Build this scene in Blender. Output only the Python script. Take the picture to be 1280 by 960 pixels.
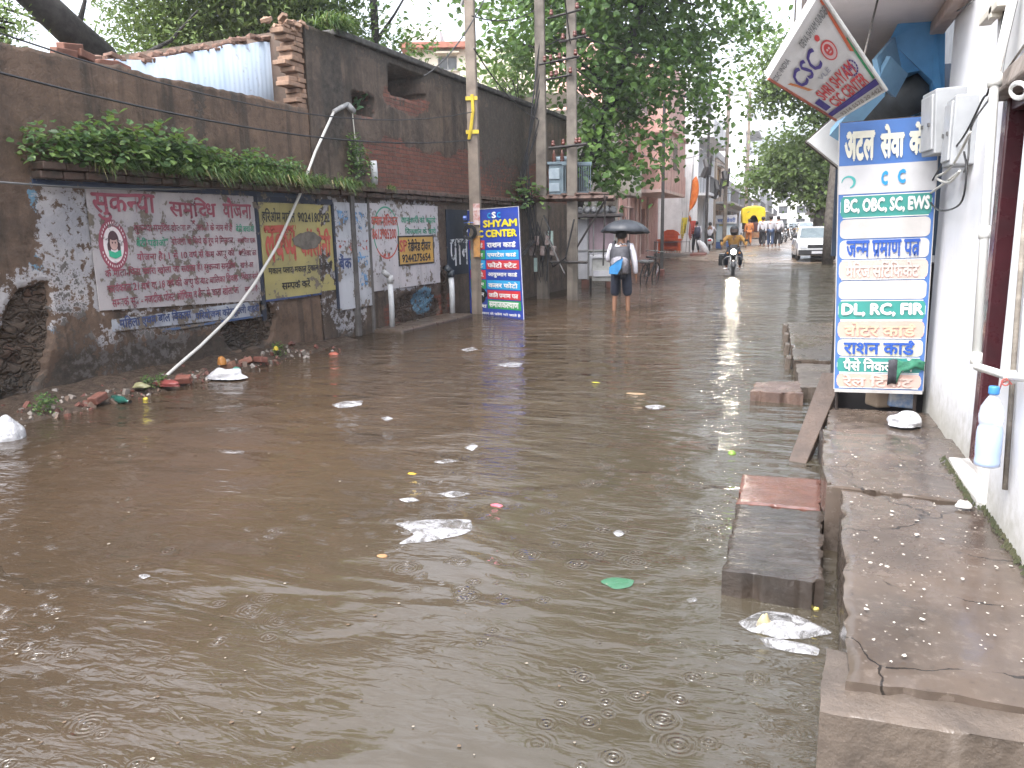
import bpy, bmesh, math, random
from mathutils import Vector, Matrix, noise, Euler
R = math.radians
random.seed(7)
for o in list(bpy.data.objects): bpy.data.objects.remove(o)
scene = bpy.context.scene
COL = scene.collection

# ---------------------------------------------------------------- camera
CAM_H = 1.46
PITCH, ROLL, YAW, FPX = R(11.1), R(1.2), R(20.0), 967.0     # street runs along +Y, water level is z = 0
cf = Vector((-math.sin(YAW)*math.cos(PITCH), math.cos(YAW)*math.cos(PITCH), -math.sin(PITCH)))
cr = Vector((math.cos(YAW), math.sin(YAW), 0)); cu = cr.cross(cf)
cr, cu = cr*math.cos(ROLL)-cu*math.sin(ROLL), cu*math.cos(ROLL)+cr*math.sin(ROLL)
CAM = Vector((0, 0, CAM_H))
cd = bpy.data.cameras.new('camera'); cam = bpy.data.objects.new('camera', cd); COL.objects.link(cam)
cd.sensor_width = 36; cd.lens = 36*FPX/1280; cd.clip_end = 3000; cd.clip_start = 0.05
m = Matrix((cr, cu, -cf)).transposed().to_4x4(); m.translation = CAM; cam.matrix_world = m
scene.camera = cam

# ---------------------------------------------------------------- world, sun, exposure
SUN_EL, SUN_AZ = R(58), R(200)
w = bpy.data.worlds.new("World"); scene.world = w; w.use_nodes = True
nt = w.node_tree; bg = nt.nodes['Background']
sky = nt.nodes.new('ShaderNodeTexSky'); sky.sky_type = 'NISHITA'; sky.sun_disc = False
sky.sun_elevation = SUN_EL; sky.sun_rotation = SUN_AZ; sky.dust_density = 6; sky.air_density = 1.0; sky.ozone_density = 1
hs = nt.nodes.new('ShaderNodeHueSaturation'); hs.inputs['Saturation'].default_value = 0.30
nt.links.new(sky.outputs[0], hs.inputs['Color'])
# soft broken cloud cover
tc = nt.nodes.new('ShaderNodeTexCoord'); mp = nt.nodes.new('ShaderNodeMapping'); mp.inputs['Scale'].default_value = (1, 1, 2.5)
nz = nt.nodes.new('ShaderNodeTexNoise'); nz.inputs['Scale'].default_value = 2.2; nz.inputs['Detail'].default_value = 5
rp = nt.nodes.new('ShaderNodeValToRGB'); rp.color_ramp.elements[0].position = .34; rp.color_ramp.elements[1].position = .72
rp.color_ramp.elements[0].color = (1.35, 1.40, 1.50, 1); rp.color_ramp.elements[1].color = (4.0, 4.02, 4.06, 1)
mu = nt.nodes.new('ShaderNodeMix'); mu.data_type = 'RGBA'; mu.blend_type = 'MULTIPLY'; mu.inputs['Factor'].default_value = 1
nt.links.new(tc.outputs['Generated'], mp.inputs[0]); nt.links.new(mp.outputs[0], nz.inputs['Vector'])
nt.links.new(nz.outputs['Fac'], rp.inputs[0])
nt.links.new(hs.outputs[0], mu.inputs[6]); nt.links.new(rp.outputs[0], mu.inputs[7]); nt.links.new(mu.outputs[2], bg.inputs['Color'])
bg.inputs['Strength'].default_value = 0.15
sl = bpy.data.lights.new('sun', 'SUN'); sl.energy = 0.5; sl.angle = R(25); sl.color = (1, .98, .95)
so = bpy.data.objects.new('sun', sl); COL.objects.link(so)
sd = Vector((math.sin(SUN_AZ)*math.cos(SUN_EL), math.cos(SUN_AZ)*math.cos(SUN_EL), math.sin(SUN_EL)))
so.rotation_euler = sd.to_track_quat('Z', 'Y').to_euler(); so.location = (0, 0, 30)
scene.view_settings.view_transform = 'Standard'; scene.view_settings.look = 'None'
scene.view_settings.gamma = 1; scene.view_settings.use_curve_mapping = False
scene.view_settings.exposure = 0.88
cy = scene.cycles; cy.max_bounces = 7; cy.transparent_max_bounces = 12; cy.use_denoising = True; cy.caustics_reflective = False; cy.caustics_refractive = False

# ---------------------------------------------------------------- photo-to-place helpers
def ray(px, py): return cf + cr*((px-640)/FPX) - cu*((py-480)/FPX)
def G(px, py, z=0.0): d = ray(px, py); return CAM + d*((z-CAM_H)/d.z)
def D(px, py, dist):
    d = ray(px, py); n = Vector((-math.sin(YAW), math.cos(YAW), 0)); return CAM + d*(dist/d.dot(n))
def atX(px, py, x): d = ray(px, py); return CAM + d*(x/d.x)
def atY(px, py, y): d = ray(px, py); return CAM + d*(y/d.y)
def sm(a, b, x): t = min(1, max(0, (x-a)/(b-a))); return t*t*(3-2*t)
def nz3(x, y, z=0.0): return noise.noise(Vector((x, y, z)))
def fbm(x, y, z=0.0): return nz3(x, y, z) + .5*nz3(2.1*x, 2.1*y, 2*z+7) + .25*nz3(4.3*x, 4.3*y, 4*z+3)
def road_z(x, y):
    return -0.17 + .17*sm(22, 34, y) + .34*sm(33, 44, y) + .12*sm(44, 90, y) - .05*max(0, min(5, -x-1.5))*sm(25, 40, y) + .02*fbm(x*.6, y*.6)

# ---------------------------------------------------------------- mesh helpers
class MB:
    def __init__(s): s.v = []; s.f = []; s.mi = []; s.m = 0
    def face(s, pts):
        i = len(s.v); s.v += [Vector(p) for p in pts]; s.f.append(tuple(range(i, i+len(pts)))); s.mi.append(s.m)
    def add(s, vs, fs):
        i = len(s.v); s.v += [Vector(p) for p in vs]
        for f in fs: s.f.append(tuple(k+i for k in f)); s.mi.append(s.m)
        return s
    def box(s, c, size, rot=None):
        c = Vector(c); h = Vector(size)/2
        vs = [Vector((a*h.x, b*h.y, d*h.z)) for d in (-1, 1) for a, b in ((-1, -1), (1, -1), (1, 1), (-1, 1))]
        if rot is not None:
            rm = rot if isinstance(rot, Matrix) else Euler(rot).to_matrix(); vs = [rm@v for v in vs]
        return s.add([c+v for v in vs], [(3, 2, 1, 0), (4, 5, 6, 7), (0, 1, 5, 4), (1, 2, 6, 5), (2, 3, 7, 6), (3, 0, 4, 7)])
    def b2(s, lo, hi): lo, hi = Vector(lo), Vector(hi); return s.box((lo+hi)/2, hi-lo)
    def tube(s, pts, r, n=8, caps=True):
        pts = [Vector(p) for p in pts]; rs = r if isinstance(r, (list, tuple)) else [r]*len(pts)
        i0 = len(s.v); up = None
        for k, p in enumerate(pts):
            t = (pts[min(k+1, len(pts)-1)]-pts[max(k-1, 0)])
            t = t.normalized() if t.length > 1e-9 else Vector((0, 0, 1))
            if up is None: up = Vector((0, 0, 1)) if abs(t.z) < .9 else Vector((1, 0, 0))
            a = t.cross(up); a = a.normalized() if a.length > 1e-6 else t.orthogonal().normalized()
            b = a.cross(t).normalized(); up = b
            for j in range(n):
                g = 2*math.pi*j/n; s.v.append(p + a*(math.cos(g)*rs[k]) + b*(math.sin(g)*rs[k]))
        for k in range(len(pts)-1):
            for j in range(n):
                q = i0+k*n; s.f.append((q+j, q+(j+1) % n, q+n+(j+1) % n, q+n+j)); s.mi.append(s.m)
        if caps:
            s.f.append(tuple(i0+j for j in range(n))[::-1]); s.mi.append(s.m)
            q = i0+(len(pts)-1)*n; s.f.append(tuple(q+j for j in range(n))); s.mi.append(s.m)
        return s
    def lathe(s, prof, n=16, mat=None, caps=True):
        i0 = len(s.v); mat = mat or Matrix.Identity(4)
        for r_, z in prof:
            for j in range(n):
                g = 2*math.pi*j/n; s.v.append(mat@Vector((r_*math.cos(g), r_*math.sin(g), z)))
        for k in range(len(prof)-1):
            for j in range(n):
                q = i0+k*n; s.f.append((q+j, q+(j+1) % n, q+n+(j+1) % n, q+n+j)); s.mi.append(s.m)
        if caps:
            s.f.append(tuple(i0+j for j in range(n))[::-1]); s.mi.append(s.m)
            q = i0+(len(prof)-1)*n; s.f.append(tuple(q+j for j in range(n))); s.mi.append(s.m)
        return s
    def torus(s, c, R_, r_, axis='x', n=24, k=8):
        c = Vector(c); i0 = len(s.v)
        for i in range(n):
            a = 2*math.pi*i/n
            for j in range(k):
                b = 2*math.pi*j/k; rr = R_+r_*math.cos(b); h = r_*math.sin(b)
                p = (h, rr*math.cos(a), rr*math.sin(a)) if axis == 'x' else ((rr*math.cos(a), h, rr*math.sin(a)) if axis == 'y' else (rr*math.cos(a), rr*math.sin(a), h))
                s.v.append(c+Vector(p))
        for i in range(n):
            for j in range(k):
                a, b = i0+i*k, i0+((i+1) % n)*k
                s.f.append((a+j, a+(j+1) % k, b+(j+1) % k, b+j)); s.mi.append(s.m)
        return s
    def prism(s, poly, o, ux, uy, thick):           # polygon in a plane, extruded backwards by thick
        o, ux, uy = Vector(o), Vector(ux), Vector(uy); n = ux.cross(uy).normalized()*thick; k = len(poly)
        a = [o+ux*p[0]+uy*p[1] for p in poly]
        return s.add(a+[p-n for p in a], [tuple(range(k)), tuple(range(2*k-1, k-1, -1))]+[(i+k, (i+1) % k+k, (i+1) % k, i) for i in range(k)])
    def each(s, name, mats, parent=None, **kw):          # every connected piece becomes an object of its own
        par = list(range(len(s.v)))
        def fd(a):
            while par[a] != a: par[a] = par[par[a]]; a = par[a]
            return a
        for f in s.f:
            for k in f[1:]: par[fd(k)] = fd(f[0])
        groups = {}
        for i, f in enumerate(s.f): groups.setdefault(fd(f[0]), []).append(i)
        out = []
        for fi in groups.values():
            q = MB(); mp = {}
            for i in fi:
                for k in s.f[i]:
                    if k not in mp: mp[k] = len(q.v); q.v.append(s.v[k])
                q.f.append(tuple(mp[k] for k in s.f[i])); q.mi.append(s.mi[i])
            out.append(q.build(name, mats, parent, **kw))
        return out
    def build(s, name, mats, parent=None, smooth=False, bevel=0, seg=2, subsurf=0):
        me = bpy.data.meshes.new(name); me.from_pydata([tuple(v) for v in s.v], [], s.f)
        for mm in (mats if isinstance(mats, (list, tuple)) else [mats]): me.materials.append(mm)
        if len(set(s.mi)) > 1: me.polygons.foreach_set('material_index', s.mi)
        if smooth: me.polygons.foreach_set('use_smooth', [True]*len(me.polygons))
        me.update()
        o = bpy.data.objects.new(name, me); COL.objects.link(o)
        if parent: o.parent = parent
        if bevel:
            b = o.modifiers.new('Bevel', 'BEVEL'); b.width = bevel; b.segments = seg; b.limit_method = 'ANGLE'; b.angle_limit = R(40)
        if subsurf:
            b = o.modifiers.new('Subdivision', 'SUBSURF'); b.levels = subsurf; b.render_levels = subsurf
        return o
def tag(o, label=None, cat=None, group=None, kind=None):
    if label: o['label'] = label
    if cat: o['category'] = cat
    if group: o['group'] = group
    if kind: o['kind'] = kind
    return o
def thing(name, label, cat, loc=(0, 0, 0), rz=0, group=None, rot=None):
    o = bpy.data.objects.new(name, None); COL.objects.link(o); o.empty_display_size = .2
    o.location = loc; o.rotation_euler = rot if rot else (0, 0, rz)
    return tag(o, label, cat, group)
def dup(root, loc, rz=None, label=None, scale=None):
    def cp(o, p):
        c = o.copy(); COL.objects.link(c)
        if p: c.parent = p
        for ch in list(o.children): cp(ch, c)
        return c
    r_ = cp(root, None); r_.location = loc
    if rz is not None: r_.rotation_euler = (0, 0, rz)
    if scale: r_.scale = scale if isinstance(scale, (tuple, list)) else (scale,)*3
    if label: r_['label'] = label
    return r_

# ---------------------------------------------------------------- materials
def lin(*c):
    f = lambda v: ((v/255+.055)/1.055)**2.4 if v > 10 else v/255/12.92
    return tuple(f(v) for v in c)
def setspec(b, v):
    b.inputs['Specular IOR Level'].default_value = v
class NT:
    def __init__(s, name):
        s.m = bpy.data.materials.new(name); s.m.use_nodes = True; s.t = s.m.node_tree; s.b = s.t.nodes['Principled BSDF']; s.out = s.t.nodes['Material Output']
    def n(s, kind, **kw):
        x = s.t.nodes.new('ShaderNode'+kind)
        for k, v in kw.items():
            if k in x.inputs: x.inputs[k].default_value = v
            else: setattr(x, k, v)
        return x
    def l(s, a, b): s.t.links.new(a, b)
    def coord(s, kind='Object', scale=(1, 1, 1), rot=(0, 0, 0)):
        a = s.n('TexCoord'); b = s.n('Mapping'); b.inputs['Scale'].default_value = scale; b.inputs['Rotation'].default_value = rot
        s.l(a.outputs[kind], b.inputs[0]); return b.outputs[0]
    def noise(s, vec, scale, detail=5, rough=.55, dist=0.0):
        x = s.n('TexNoise'); x.inputs['Scale'].default_value = scale; x.inputs['Detail'].default_value = detail; x.inputs['Roughness'].default_value = rough; x.inputs['Distortion'].default_value = dist
        s.l(vec, x.inputs['Vector']); return x.outputs['Fac']
    def ramp(s, fac, a, b, ca=0.0, cb=1.0):
        x = s.n('MapRange'); x.interpolation_type = 'SMOOTHSTEP'
        x.inputs['From Min'].default_value = a; x.inputs['From Max'].default_value = b; x.inputs['To Min'].default_value = ca; x.inputs['To Max'].default_value = cb
        s.l(fac, x.inputs['Value']); return x.outputs['Result']
    def math(s, op, a, b=None, c=None):
        x = s.n('Math', operation=op)
        for i, q in enumerate((a, b, c)):
            if q is None: continue
            if isinstance(q, (int, float)): x.inputs[i].default_value = q
            else: s.l(q, x.inputs[i])
        return x.outputs[0]
    def mix(s, fac, a, b, mode='MIX'):
        x = s.n('Mix', data_type='RGBA', blend_type=mode)
        for i, q in ((0, fac), (6, a), (7, b)):
            if isinstance(q, (int, float)): x.inputs[i].default_value = q
            elif isinstance(q, tuple): x.inputs[i].default_value = q+(1,)
            else: s.l(q, x.inputs[i])
        return x.outputs[2]
    def bump(s, h, strength=.3, dist=.02):
        x = s.n('Bump'); x.inputs['Strength'].default_value = strength; x.inputs['Distance'].default_value = dist
        s.l(h, x.inputs['Height']); s.l(x.outputs[0], s.b.inputs['Normal']); return x.outputs[0]
def M(name, c1, c2=None, scale=6.0, rough=.55, bump=.15, metal=0.0, streak=0.0, spec=.4, fine=40.0, coat=0.0):
    t = NT(name); c2 = c2 or tuple(x*.7 for x in c1)
    v = t.coord(); n1 = t.noise(v, scale, 6, .6)
    col = t.mix(t.ramp(n1, .3, .72), c1, c2)
    if streak:
        n2 = t.noise(t.coord(scale=(scale, scale, scale*.07)), 1.3, 5)
        col = t.mix(t.ramp(n2, .48, .75, 0, streak), col, tuple(x*.35 for x in c2))
    t.l(col, t.b.inputs['Base Color'])
    n3 = t.noise(v, fine, 3); t.l(t.ramp(n1, .3, .7, max(.03, rough-.12), min(1, rough+.12)), t.b.inputs['Roughness'])
    if bump: t.bump(t.math('ADD', n1, t.math('MULTIPLY', n3, .4)), bump, .02)
    t.b.inputs['Metallic'].default_value = metal; setspec(t.b, spec)
    if coat: t.b.inputs['Coat Weight'].default_value = coat
    return t.m
def paint(name, col, flake=.28, scale=14, worn=(.5, .75), under=None):      # hand-painted lettering that has flaked
    t = NT(name); v = t.coord()
    n1 = t.noise(v, scale, 8, .7); n2 = t.noise(v, scale*.2, 3)
    k = t.math('ADD', t.math('MULTIPLY', n1, .7), t.math('MULTIPLY', n2, .3))
    t.l(t.mix(t.ramp(n2, .3, .7), col, tuple(min(1, c*1.4+.015) for c in col)), t.b.inputs['Base Color'])
    t.b.inputs['Roughness'].default_value = .55
    t.l(t.ramp(k, .30+flake*.45, .36+flake*.45), t.b.inputs['Alpha'])
    return t.m
def wallpaint(name, col, col2, dirt=(.09, .075, .06), flake=.4, scale=9, streak=.5):   # a painted field on old plaster; flakes show the plaster
    t = NT(name); v = t.coord(); n1 = t.noise(v, scale, 9, .68); n2 = t.noise(v, 1.7, 4); n4 = t.noise(t.coord(scale=(7, 7, .5)), 1.0, 6, .65)
    c = t.mix(t.ramp(n2, .35, .65), col, col2)
    c = t.mix(t.ramp(n4, .5, .78, 0, streak), c, tuple(x*.45+.01 for x in col2))
    k = t.math('ADD', t.math('MULTIPLY', n1, .65), t.math('MULTIPLY', n2, .35))
    c = t.mix(t.ramp(k, .62-flake*.22, .66-flake*.22), c, t.mix(t.ramp(n1, .4, .7), dirt, tuple(x*1.9 for x in dirt)))
    t.l(c, t.b.inputs['Base Color']); t.b.inputs['Roughness'].default_value = .6; setspec(t.b, .3)
    t.bump(n1, .35, .015); return t.m
def emit(name, col, strength):
    t = NT(name); t.b.inputs['Base Color'].default_value = col+(1,); t.b.inputs['Emission Color'].default_value = col+(1,); t.b.inputs['Emission Strength'].default_value = strength; return t.m
def leafmat(name, c1, c2):
    t = NT(name); g = t.n('ObjectInfo'); ge = t.n('NewGeometry')
    col = t.mix(ge.outputs['Random Per Island'], c1, c2)
    t.l(col, t.b.inputs['Base Color']); t.b.inputs['Roughness'].default_value = .42; setspec(t.b, .35)
    tr = t.n('BsdfTranslucent'); t.l(t.mix(.5, col, (.20, .30, .05)), tr.inputs[0])
    mx = t.n('MixShader'); mx.inputs[0].default_value = .36; t.l(t.b.outputs[0], mx.inputs[1]); t.l(tr.outputs[0], mx.inputs[2]); t.l(mx.outputs[0], t.out.inputs[0])
    return t.m

# ---------------------------------------------------------------- lettering (glyph outlines of Blender's own font)
_fc = bpy.data.curves.new('glyph_source', 'FONT'); _fc.resolution_u = 2
_fo = bpy.data.objects.new('glyph_source', _fc); COL.objects.link(_fo)
def _raw(body):
    _fc.body = body; bpy.context.view_layer.update()
    e = _fo.evaluated_get(bpy.context.evaluated_depsgraph_get()); me = e.to_mesh()
    vs = [v.co.xy.copy() for v in me.vertices]; fs = [tuple(p.vertices) for p in me.polygons]; e.to_mesh_clear(); return vs, fs
_gc = {}; _wc = {}
def _w(s_):
    if s_ not in _wc: vs, _ = _raw(s_); _wc[s_] = (max(v.x for v in vs)-min(v.x for v in vs)) if vs else 0
    return _wc[s_]
def glyph(ch):
    if ch not in _gc:
        if ch == ' ': _gc[ch] = ([], [], .26)
        else:
            vs, fs = _raw(ch); k = 'न' if ord(ch) > 0x8ff else 'n'
            _gc[ch] = (vs, fs, _w(k+ch+k)-_w(k+k))
    return _gc[ch]
CONS = set(chr(c) for c in range(0x915, 0x93A)); HAL = '्'
def clip_right(vs, fs, x):
    bm = bmesh.new(); bv = [bm.verts.new((v.x, v.y, 0)) for v in vs]
    for f in fs:
        try: bm.faces.new([bv[i] for i in f])
        except ValueError: pass
    bmesh.ops.bisect_plane(bm, geom=bm.verts[:]+bm.edges[:]+bm.faces[:], plane_co=(x, 0, 0), plane_no=(1, 0, 0), clear_outer=True)
    bm.verts.index_update(); out = [v.co.xy.copy() for v in bm.verts], [tuple(v.index for v in f.verts) for f in bm.faces]; bm.free(); return out
def layout(s_):
    V = []; F = []; x = 0.0
    def put(vs, fs, dx, dy=0.0):
        i = len(V); V.extend(Vector((v.x+dx, v.y+dy)) for v in vs); F.extend(tuple(k+i for k in f) for f in fs)
    i = 0; n = len(s_)
    while i < n:
        c = s_[i]
        if c in CONS:
            cl = [c]; j = i+1
            while j+1 < n and s_[j] == HAL and s_[j+1] in CONS: cl.append(s_[j+1]); j += 2
            marks = []
            while j < n and (0x93a <= ord(s_[j]) <= 0x94c or s_[j] in 'ंँः') and s_[j] != HAL: marks.append(s_[j]); j += 1
            reph = len(cl) > 1 and cl[0] == 'र'
            if reph: cl = cl[1:]
            if 'ि' in marks:
                vs, fs, a = glyph('ि'); put(vs, fs, x); x += a; marks.remove('ि')
            rak = len(cl) > 1 and cl[-1] == 'र'
            if rak: cl = cl[:-1]
            for h in cl[:-1]:
                vs, fs, a = glyph(h); cx_ = a*.74 if h in 'कफद' else a-.16
                vs, fs = clip_right(vs, fs, cx_); put(vs, fs, x); x += cx_
            vs, fs, a = glyph(cl[-1]); put(vs, fs, x)
            if rak:
                put([Vector(p) for p in ((a-.16, .2), (a-.16, .27), (a-.42, .06), (a-.38, .0))], [(0, 1, 2, 3)], x)
            x += a
            for mk in marks:
                vs, fs, a2 = glyph(mk); put(vs, fs, x); x += a2
            if reph:
                pts = [(-.04, .62), (-.06, .70), (-.14, .78), (-.24, .76), (-.27, .69)]
                vv = [Vector(p) for p in pts]+[Vector((p[0]*.7-.04, p[1]-.05)) for p in pts]
                put(vv, [(k, k+1, k+6, k+5) for k in range(4)], x)
            i = j
        else:
            vs, fs, a = glyph(c); put(vs, fs, x); x += a; i += 1
    return V, F
def letters(mb, s_, o, ux, uy, w=None, h=None, bold=.018, ital=0.0, jit=0.0, base=None):
    """lay the words s_ into the box w x h whose lower left corner is o; ux, uy unit vectors of the surface"""
    V, F = layout(s_)
    if not V: return
    o, ux, uy = Vector(o), Vector(ux), Vector(uy); nn = ux.cross(uy).normalized()
    x0, x1 = min(v.x for v in V), max(v.x for v in V); y0, y1 = min(v.y for v in V), max(v.y for v in V)
    sy = (h/(y1-y0)) if h else w/(x1-x0); sx = (w/(x1-x0)) if w else sy
    k = 0
    for bx_, by_ in ((-bold, 0), (bold, 0), (0, bold), (0, -bold)) if bold else ((0, 0),):
        pts = []
        for v in V:
            a = (v.x-x0+bx_)*sx; b = (v.y-y0+by_)*sy; a += ital*b
            if jit: b += jit*h*nz3(a*3/h, 1.7, o.x*3+o.z*7); a += jit*h*nz3(a*2/h, b*2/h, 9.1)
            pts.append(o+ux*a+uy*b+nn*(.0006*k))
        mb.add(pts, F); k += 1
def lettering(parent, name, mat, rows, **kw):
    mb = MB()
    for r_ in rows: letters(mb, *r_, **kw)
    return mb.build(name, mat, parent)
# ================================================================ THE SETTING
def axis(breaks):
    out = []
    for a, b, st in breaks:
        k = max(1, round((b-a)/st)); out += [a+(b-a)*i/k for i in range(k)]
    return out+[breaks[-1][1]]
def build_road():
    mb = MB(); xs = axis([(-64, -40, 12), (-40, -8, 4), (-8, 3, .5), (3, 40, 4), (40, 64, 12)]); ys = axis([(-30, -4, 8), (-4, 50, .6), (50, 120, 3), (120, 262, 20)])
    mb.v = [Vector((x, y, road_z(x, y))) for y in ys for x in xs]; k = len(xs)
    for j in range(len(ys)-1):
        for i in range(k-1): mb.f.append((j*k+i, j*k+i+1, (j+1)*k+i+1, (j+1)*k+i)); mb.mi.append(0)
    return tag(mb.build('road', M('wet_road', (.20, .145, .10), (.12, .088, .063), 1.2, .3, .25, fine=25), smooth=True), kind='structure')
build_road()
# a crack in the road bed, seen through the shallow water
mb = MB(); cp_ = [(-40, 690), (0, 715), (40, 735), (100, 733), (160, 742), (230, 762), (330, 785), (410, 803)]
pts = [G(x, y, -.168) for x, y in cp_]
fin = []
for a, b in zip(pts, pts[1:]):
    for t_ in range(6):
        p = a.lerp(b, t_/6); fin.append(p+Vector((nz3(p.x*9, p.y*9)*.03, nz3(p.y*9, p.x*7)*.03, 0)))
for a, b in zip(fin, fin[1:]):
    dd = (b-a).normalized(); q = Vector((-dd.y, dd.x, 0)); wd = .019+.010*nz3(a.x*4, a.y*4)
    for s_ in (a, b): s_.z = road_z(s_.x, s_.y)+.012
    mb.face([a-q*wd, b-q*wd, b+q*wd, a+q*wd])
tag(mb.build('road_crack', M('crack_mud', (.004, .003, .002), rough=.8, bump=0)), kind='structure')

def water_mat():
    t = NT('flood_water'); v = t.coord()
    # three wave systems: wind ripples lying across the street, chop, and the rings of rain drops
    patch = t.ramp(t.noise(v, .55, 3, .5, .6), .36, .62)
    sep = t.n('SeparateXYZ'); t.l(v, sep.inputs[0])
    far = t.ramp(sep.outputs['Y'], 3.5, 13)
    rip = t.noise(t.coord(scale=(.62, 2.0, 1), rot=(0, 0, R(-8))), 2.2, 3, .5, .9)
    chop = t.noise(t.coord(scale=(3, 9, 1), rot=(0, 0, R(12))), 2.4, 3, .5, .6)
    def rings(scale, freq, seedz, thr, rad):
        mp_ = t.coord(scale=(1, 1, 1)); ad = t.n('VectorMath', operation='ADD'); ad.inputs[1].default_value = (seedz, seedz*1.7, 0); t.l(mp_, ad.inputs[0])
        vo = t.n('TexVoronoi', voronoi_dimensions='2D'); vo.inputs['Scale'].default_value = scale; t.l(ad.outputs[0], vo.inputs['Vector'])
        d_ = vo.outputs['Distance']; sc = t.n('SeparateColor'); t.l(vo.outputs['Color'], sc.inputs[0])
        on = t.math('GREATER_THAN', sc.outputs[0], thr)
        ph = t.math('MULTIPLY', sc.outputs[1], 6.28)
        reach = t.math('MULTIPLY_ADD', sc.outputs[2], rad, .10)
        env = t.math('MAXIMUM', t.math('SUBTRACT', 1.0, t.math('DIVIDE', d_, reach)), 0.0)
        return t.math('MULTIPLY', t.math('MULTIPLY', t.math('SINE', t.math('ADD', t.math('MULTIPLY', d_, freq), ph)), env), on)
    rg = t.math('ADD', rings(5.2, 62, 3.1, .45, .42), rings(8.5, 44, 11.3, .5, .4))
    zone = t.ramp(t.noise(v, .9, 2, .5, .8), .44, .60)
    rgm = t.math('MULTIPLY', t.math('MULTIPLY', t.math('MULTIPLY', rg, zone), .0030), t.math('SUBTRACT', 1.15, t.math('MULTIPLY', far, .8)))
    h = t.math('MULTIPLY', t.math('SUBTRACT', rip, .5), t.math('MULTIPLY_ADD', far, .105, .009))
    h = t.math('MULTIPLY', h, t.math('MULTIPLY_ADD', patch, .8, .4))
    h = t.math('ADD', h, t.math('MULTIPLY', t.math('SUBTRACT', chop, .5), t.math('MULTIPLY_ADD', patch, .011, .002)))
    swell = t.noise(t.coord(scale=(1, 1.7, 1), rot=(0, 0, R(25))), 1.1, 2, .5, .5); h = t.math('ADD', h, t.math('MULTIPLY', t.math('SUBTRACT', swell, .5), .07))
    h = t.math('ADD', h, rgm)
    bp = t.n('Bump'); bp.inputs['Strength'].default_value = 1; bp.inputs['Distance'].default_value = 1; t.l(h, bp.inputs['Height'])
    # murk: silt hanging in the water lets only part of the road bed through
    n1 = t.noise(v, .35, 4, .5, .4); n2 = t.noise(v, 2.2, 5, .6)
    left = t.ramp(sep.outputs['X'], -4.5, .3)
    c = t.mix(left, (.112, .076, .050), (.062, .054, .038))
    c = t.mix(t.ramp(n1, .35, .65, 0, .6), c, (.055, .043, .029)); c = t.mix(t.ramp(n2, .5, .75, 0, .3), c, (.095, .070, .050))
    df = t.n('BsdfDiffuse'); t.l(c, df.inputs[0]); tr = t.n('BsdfTransparent'); tr.inputs[0].default_value = (.8, .68, .52, 1)
    mx = t.n('MixShader'); t.l(t.ramp(left, 0, 1, .50, .86), mx.inputs[0]); t.l(tr.outputs[0], mx.inputs[1]); t.l(df.outputs[0], mx.inputs[2])
    gl = t.n('BsdfGlossy'); gl.inputs['Roughness'].default_value = .025; t.l(bp.outputs[0], gl.inputs['Normal'])
    fr = t.n('Fresnel'); fr.inputs[0].default_value = 1.75; t.l(bp.outputs[0], fr.inputs['Normal'])
    m2 = t.n('MixShader'); t.l(fr.outputs[0], m2.inputs[0]); t.l(mx.outputs[0], m2.inputs[1]); t.l(gl.outputs[0], m2.inputs[2]); t.l(m2.outputs[0], t.out.inputs[0])
    return t.m
mb = MB(); mb.add([(-7.2, -6, 0), (3, -6, 0), (3, 48, 0), (-7.2, 48, 0)], [(0, 1, 2, 3)])
tag(mb.build('flood_water', water_mat()), kind='structure')

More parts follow.
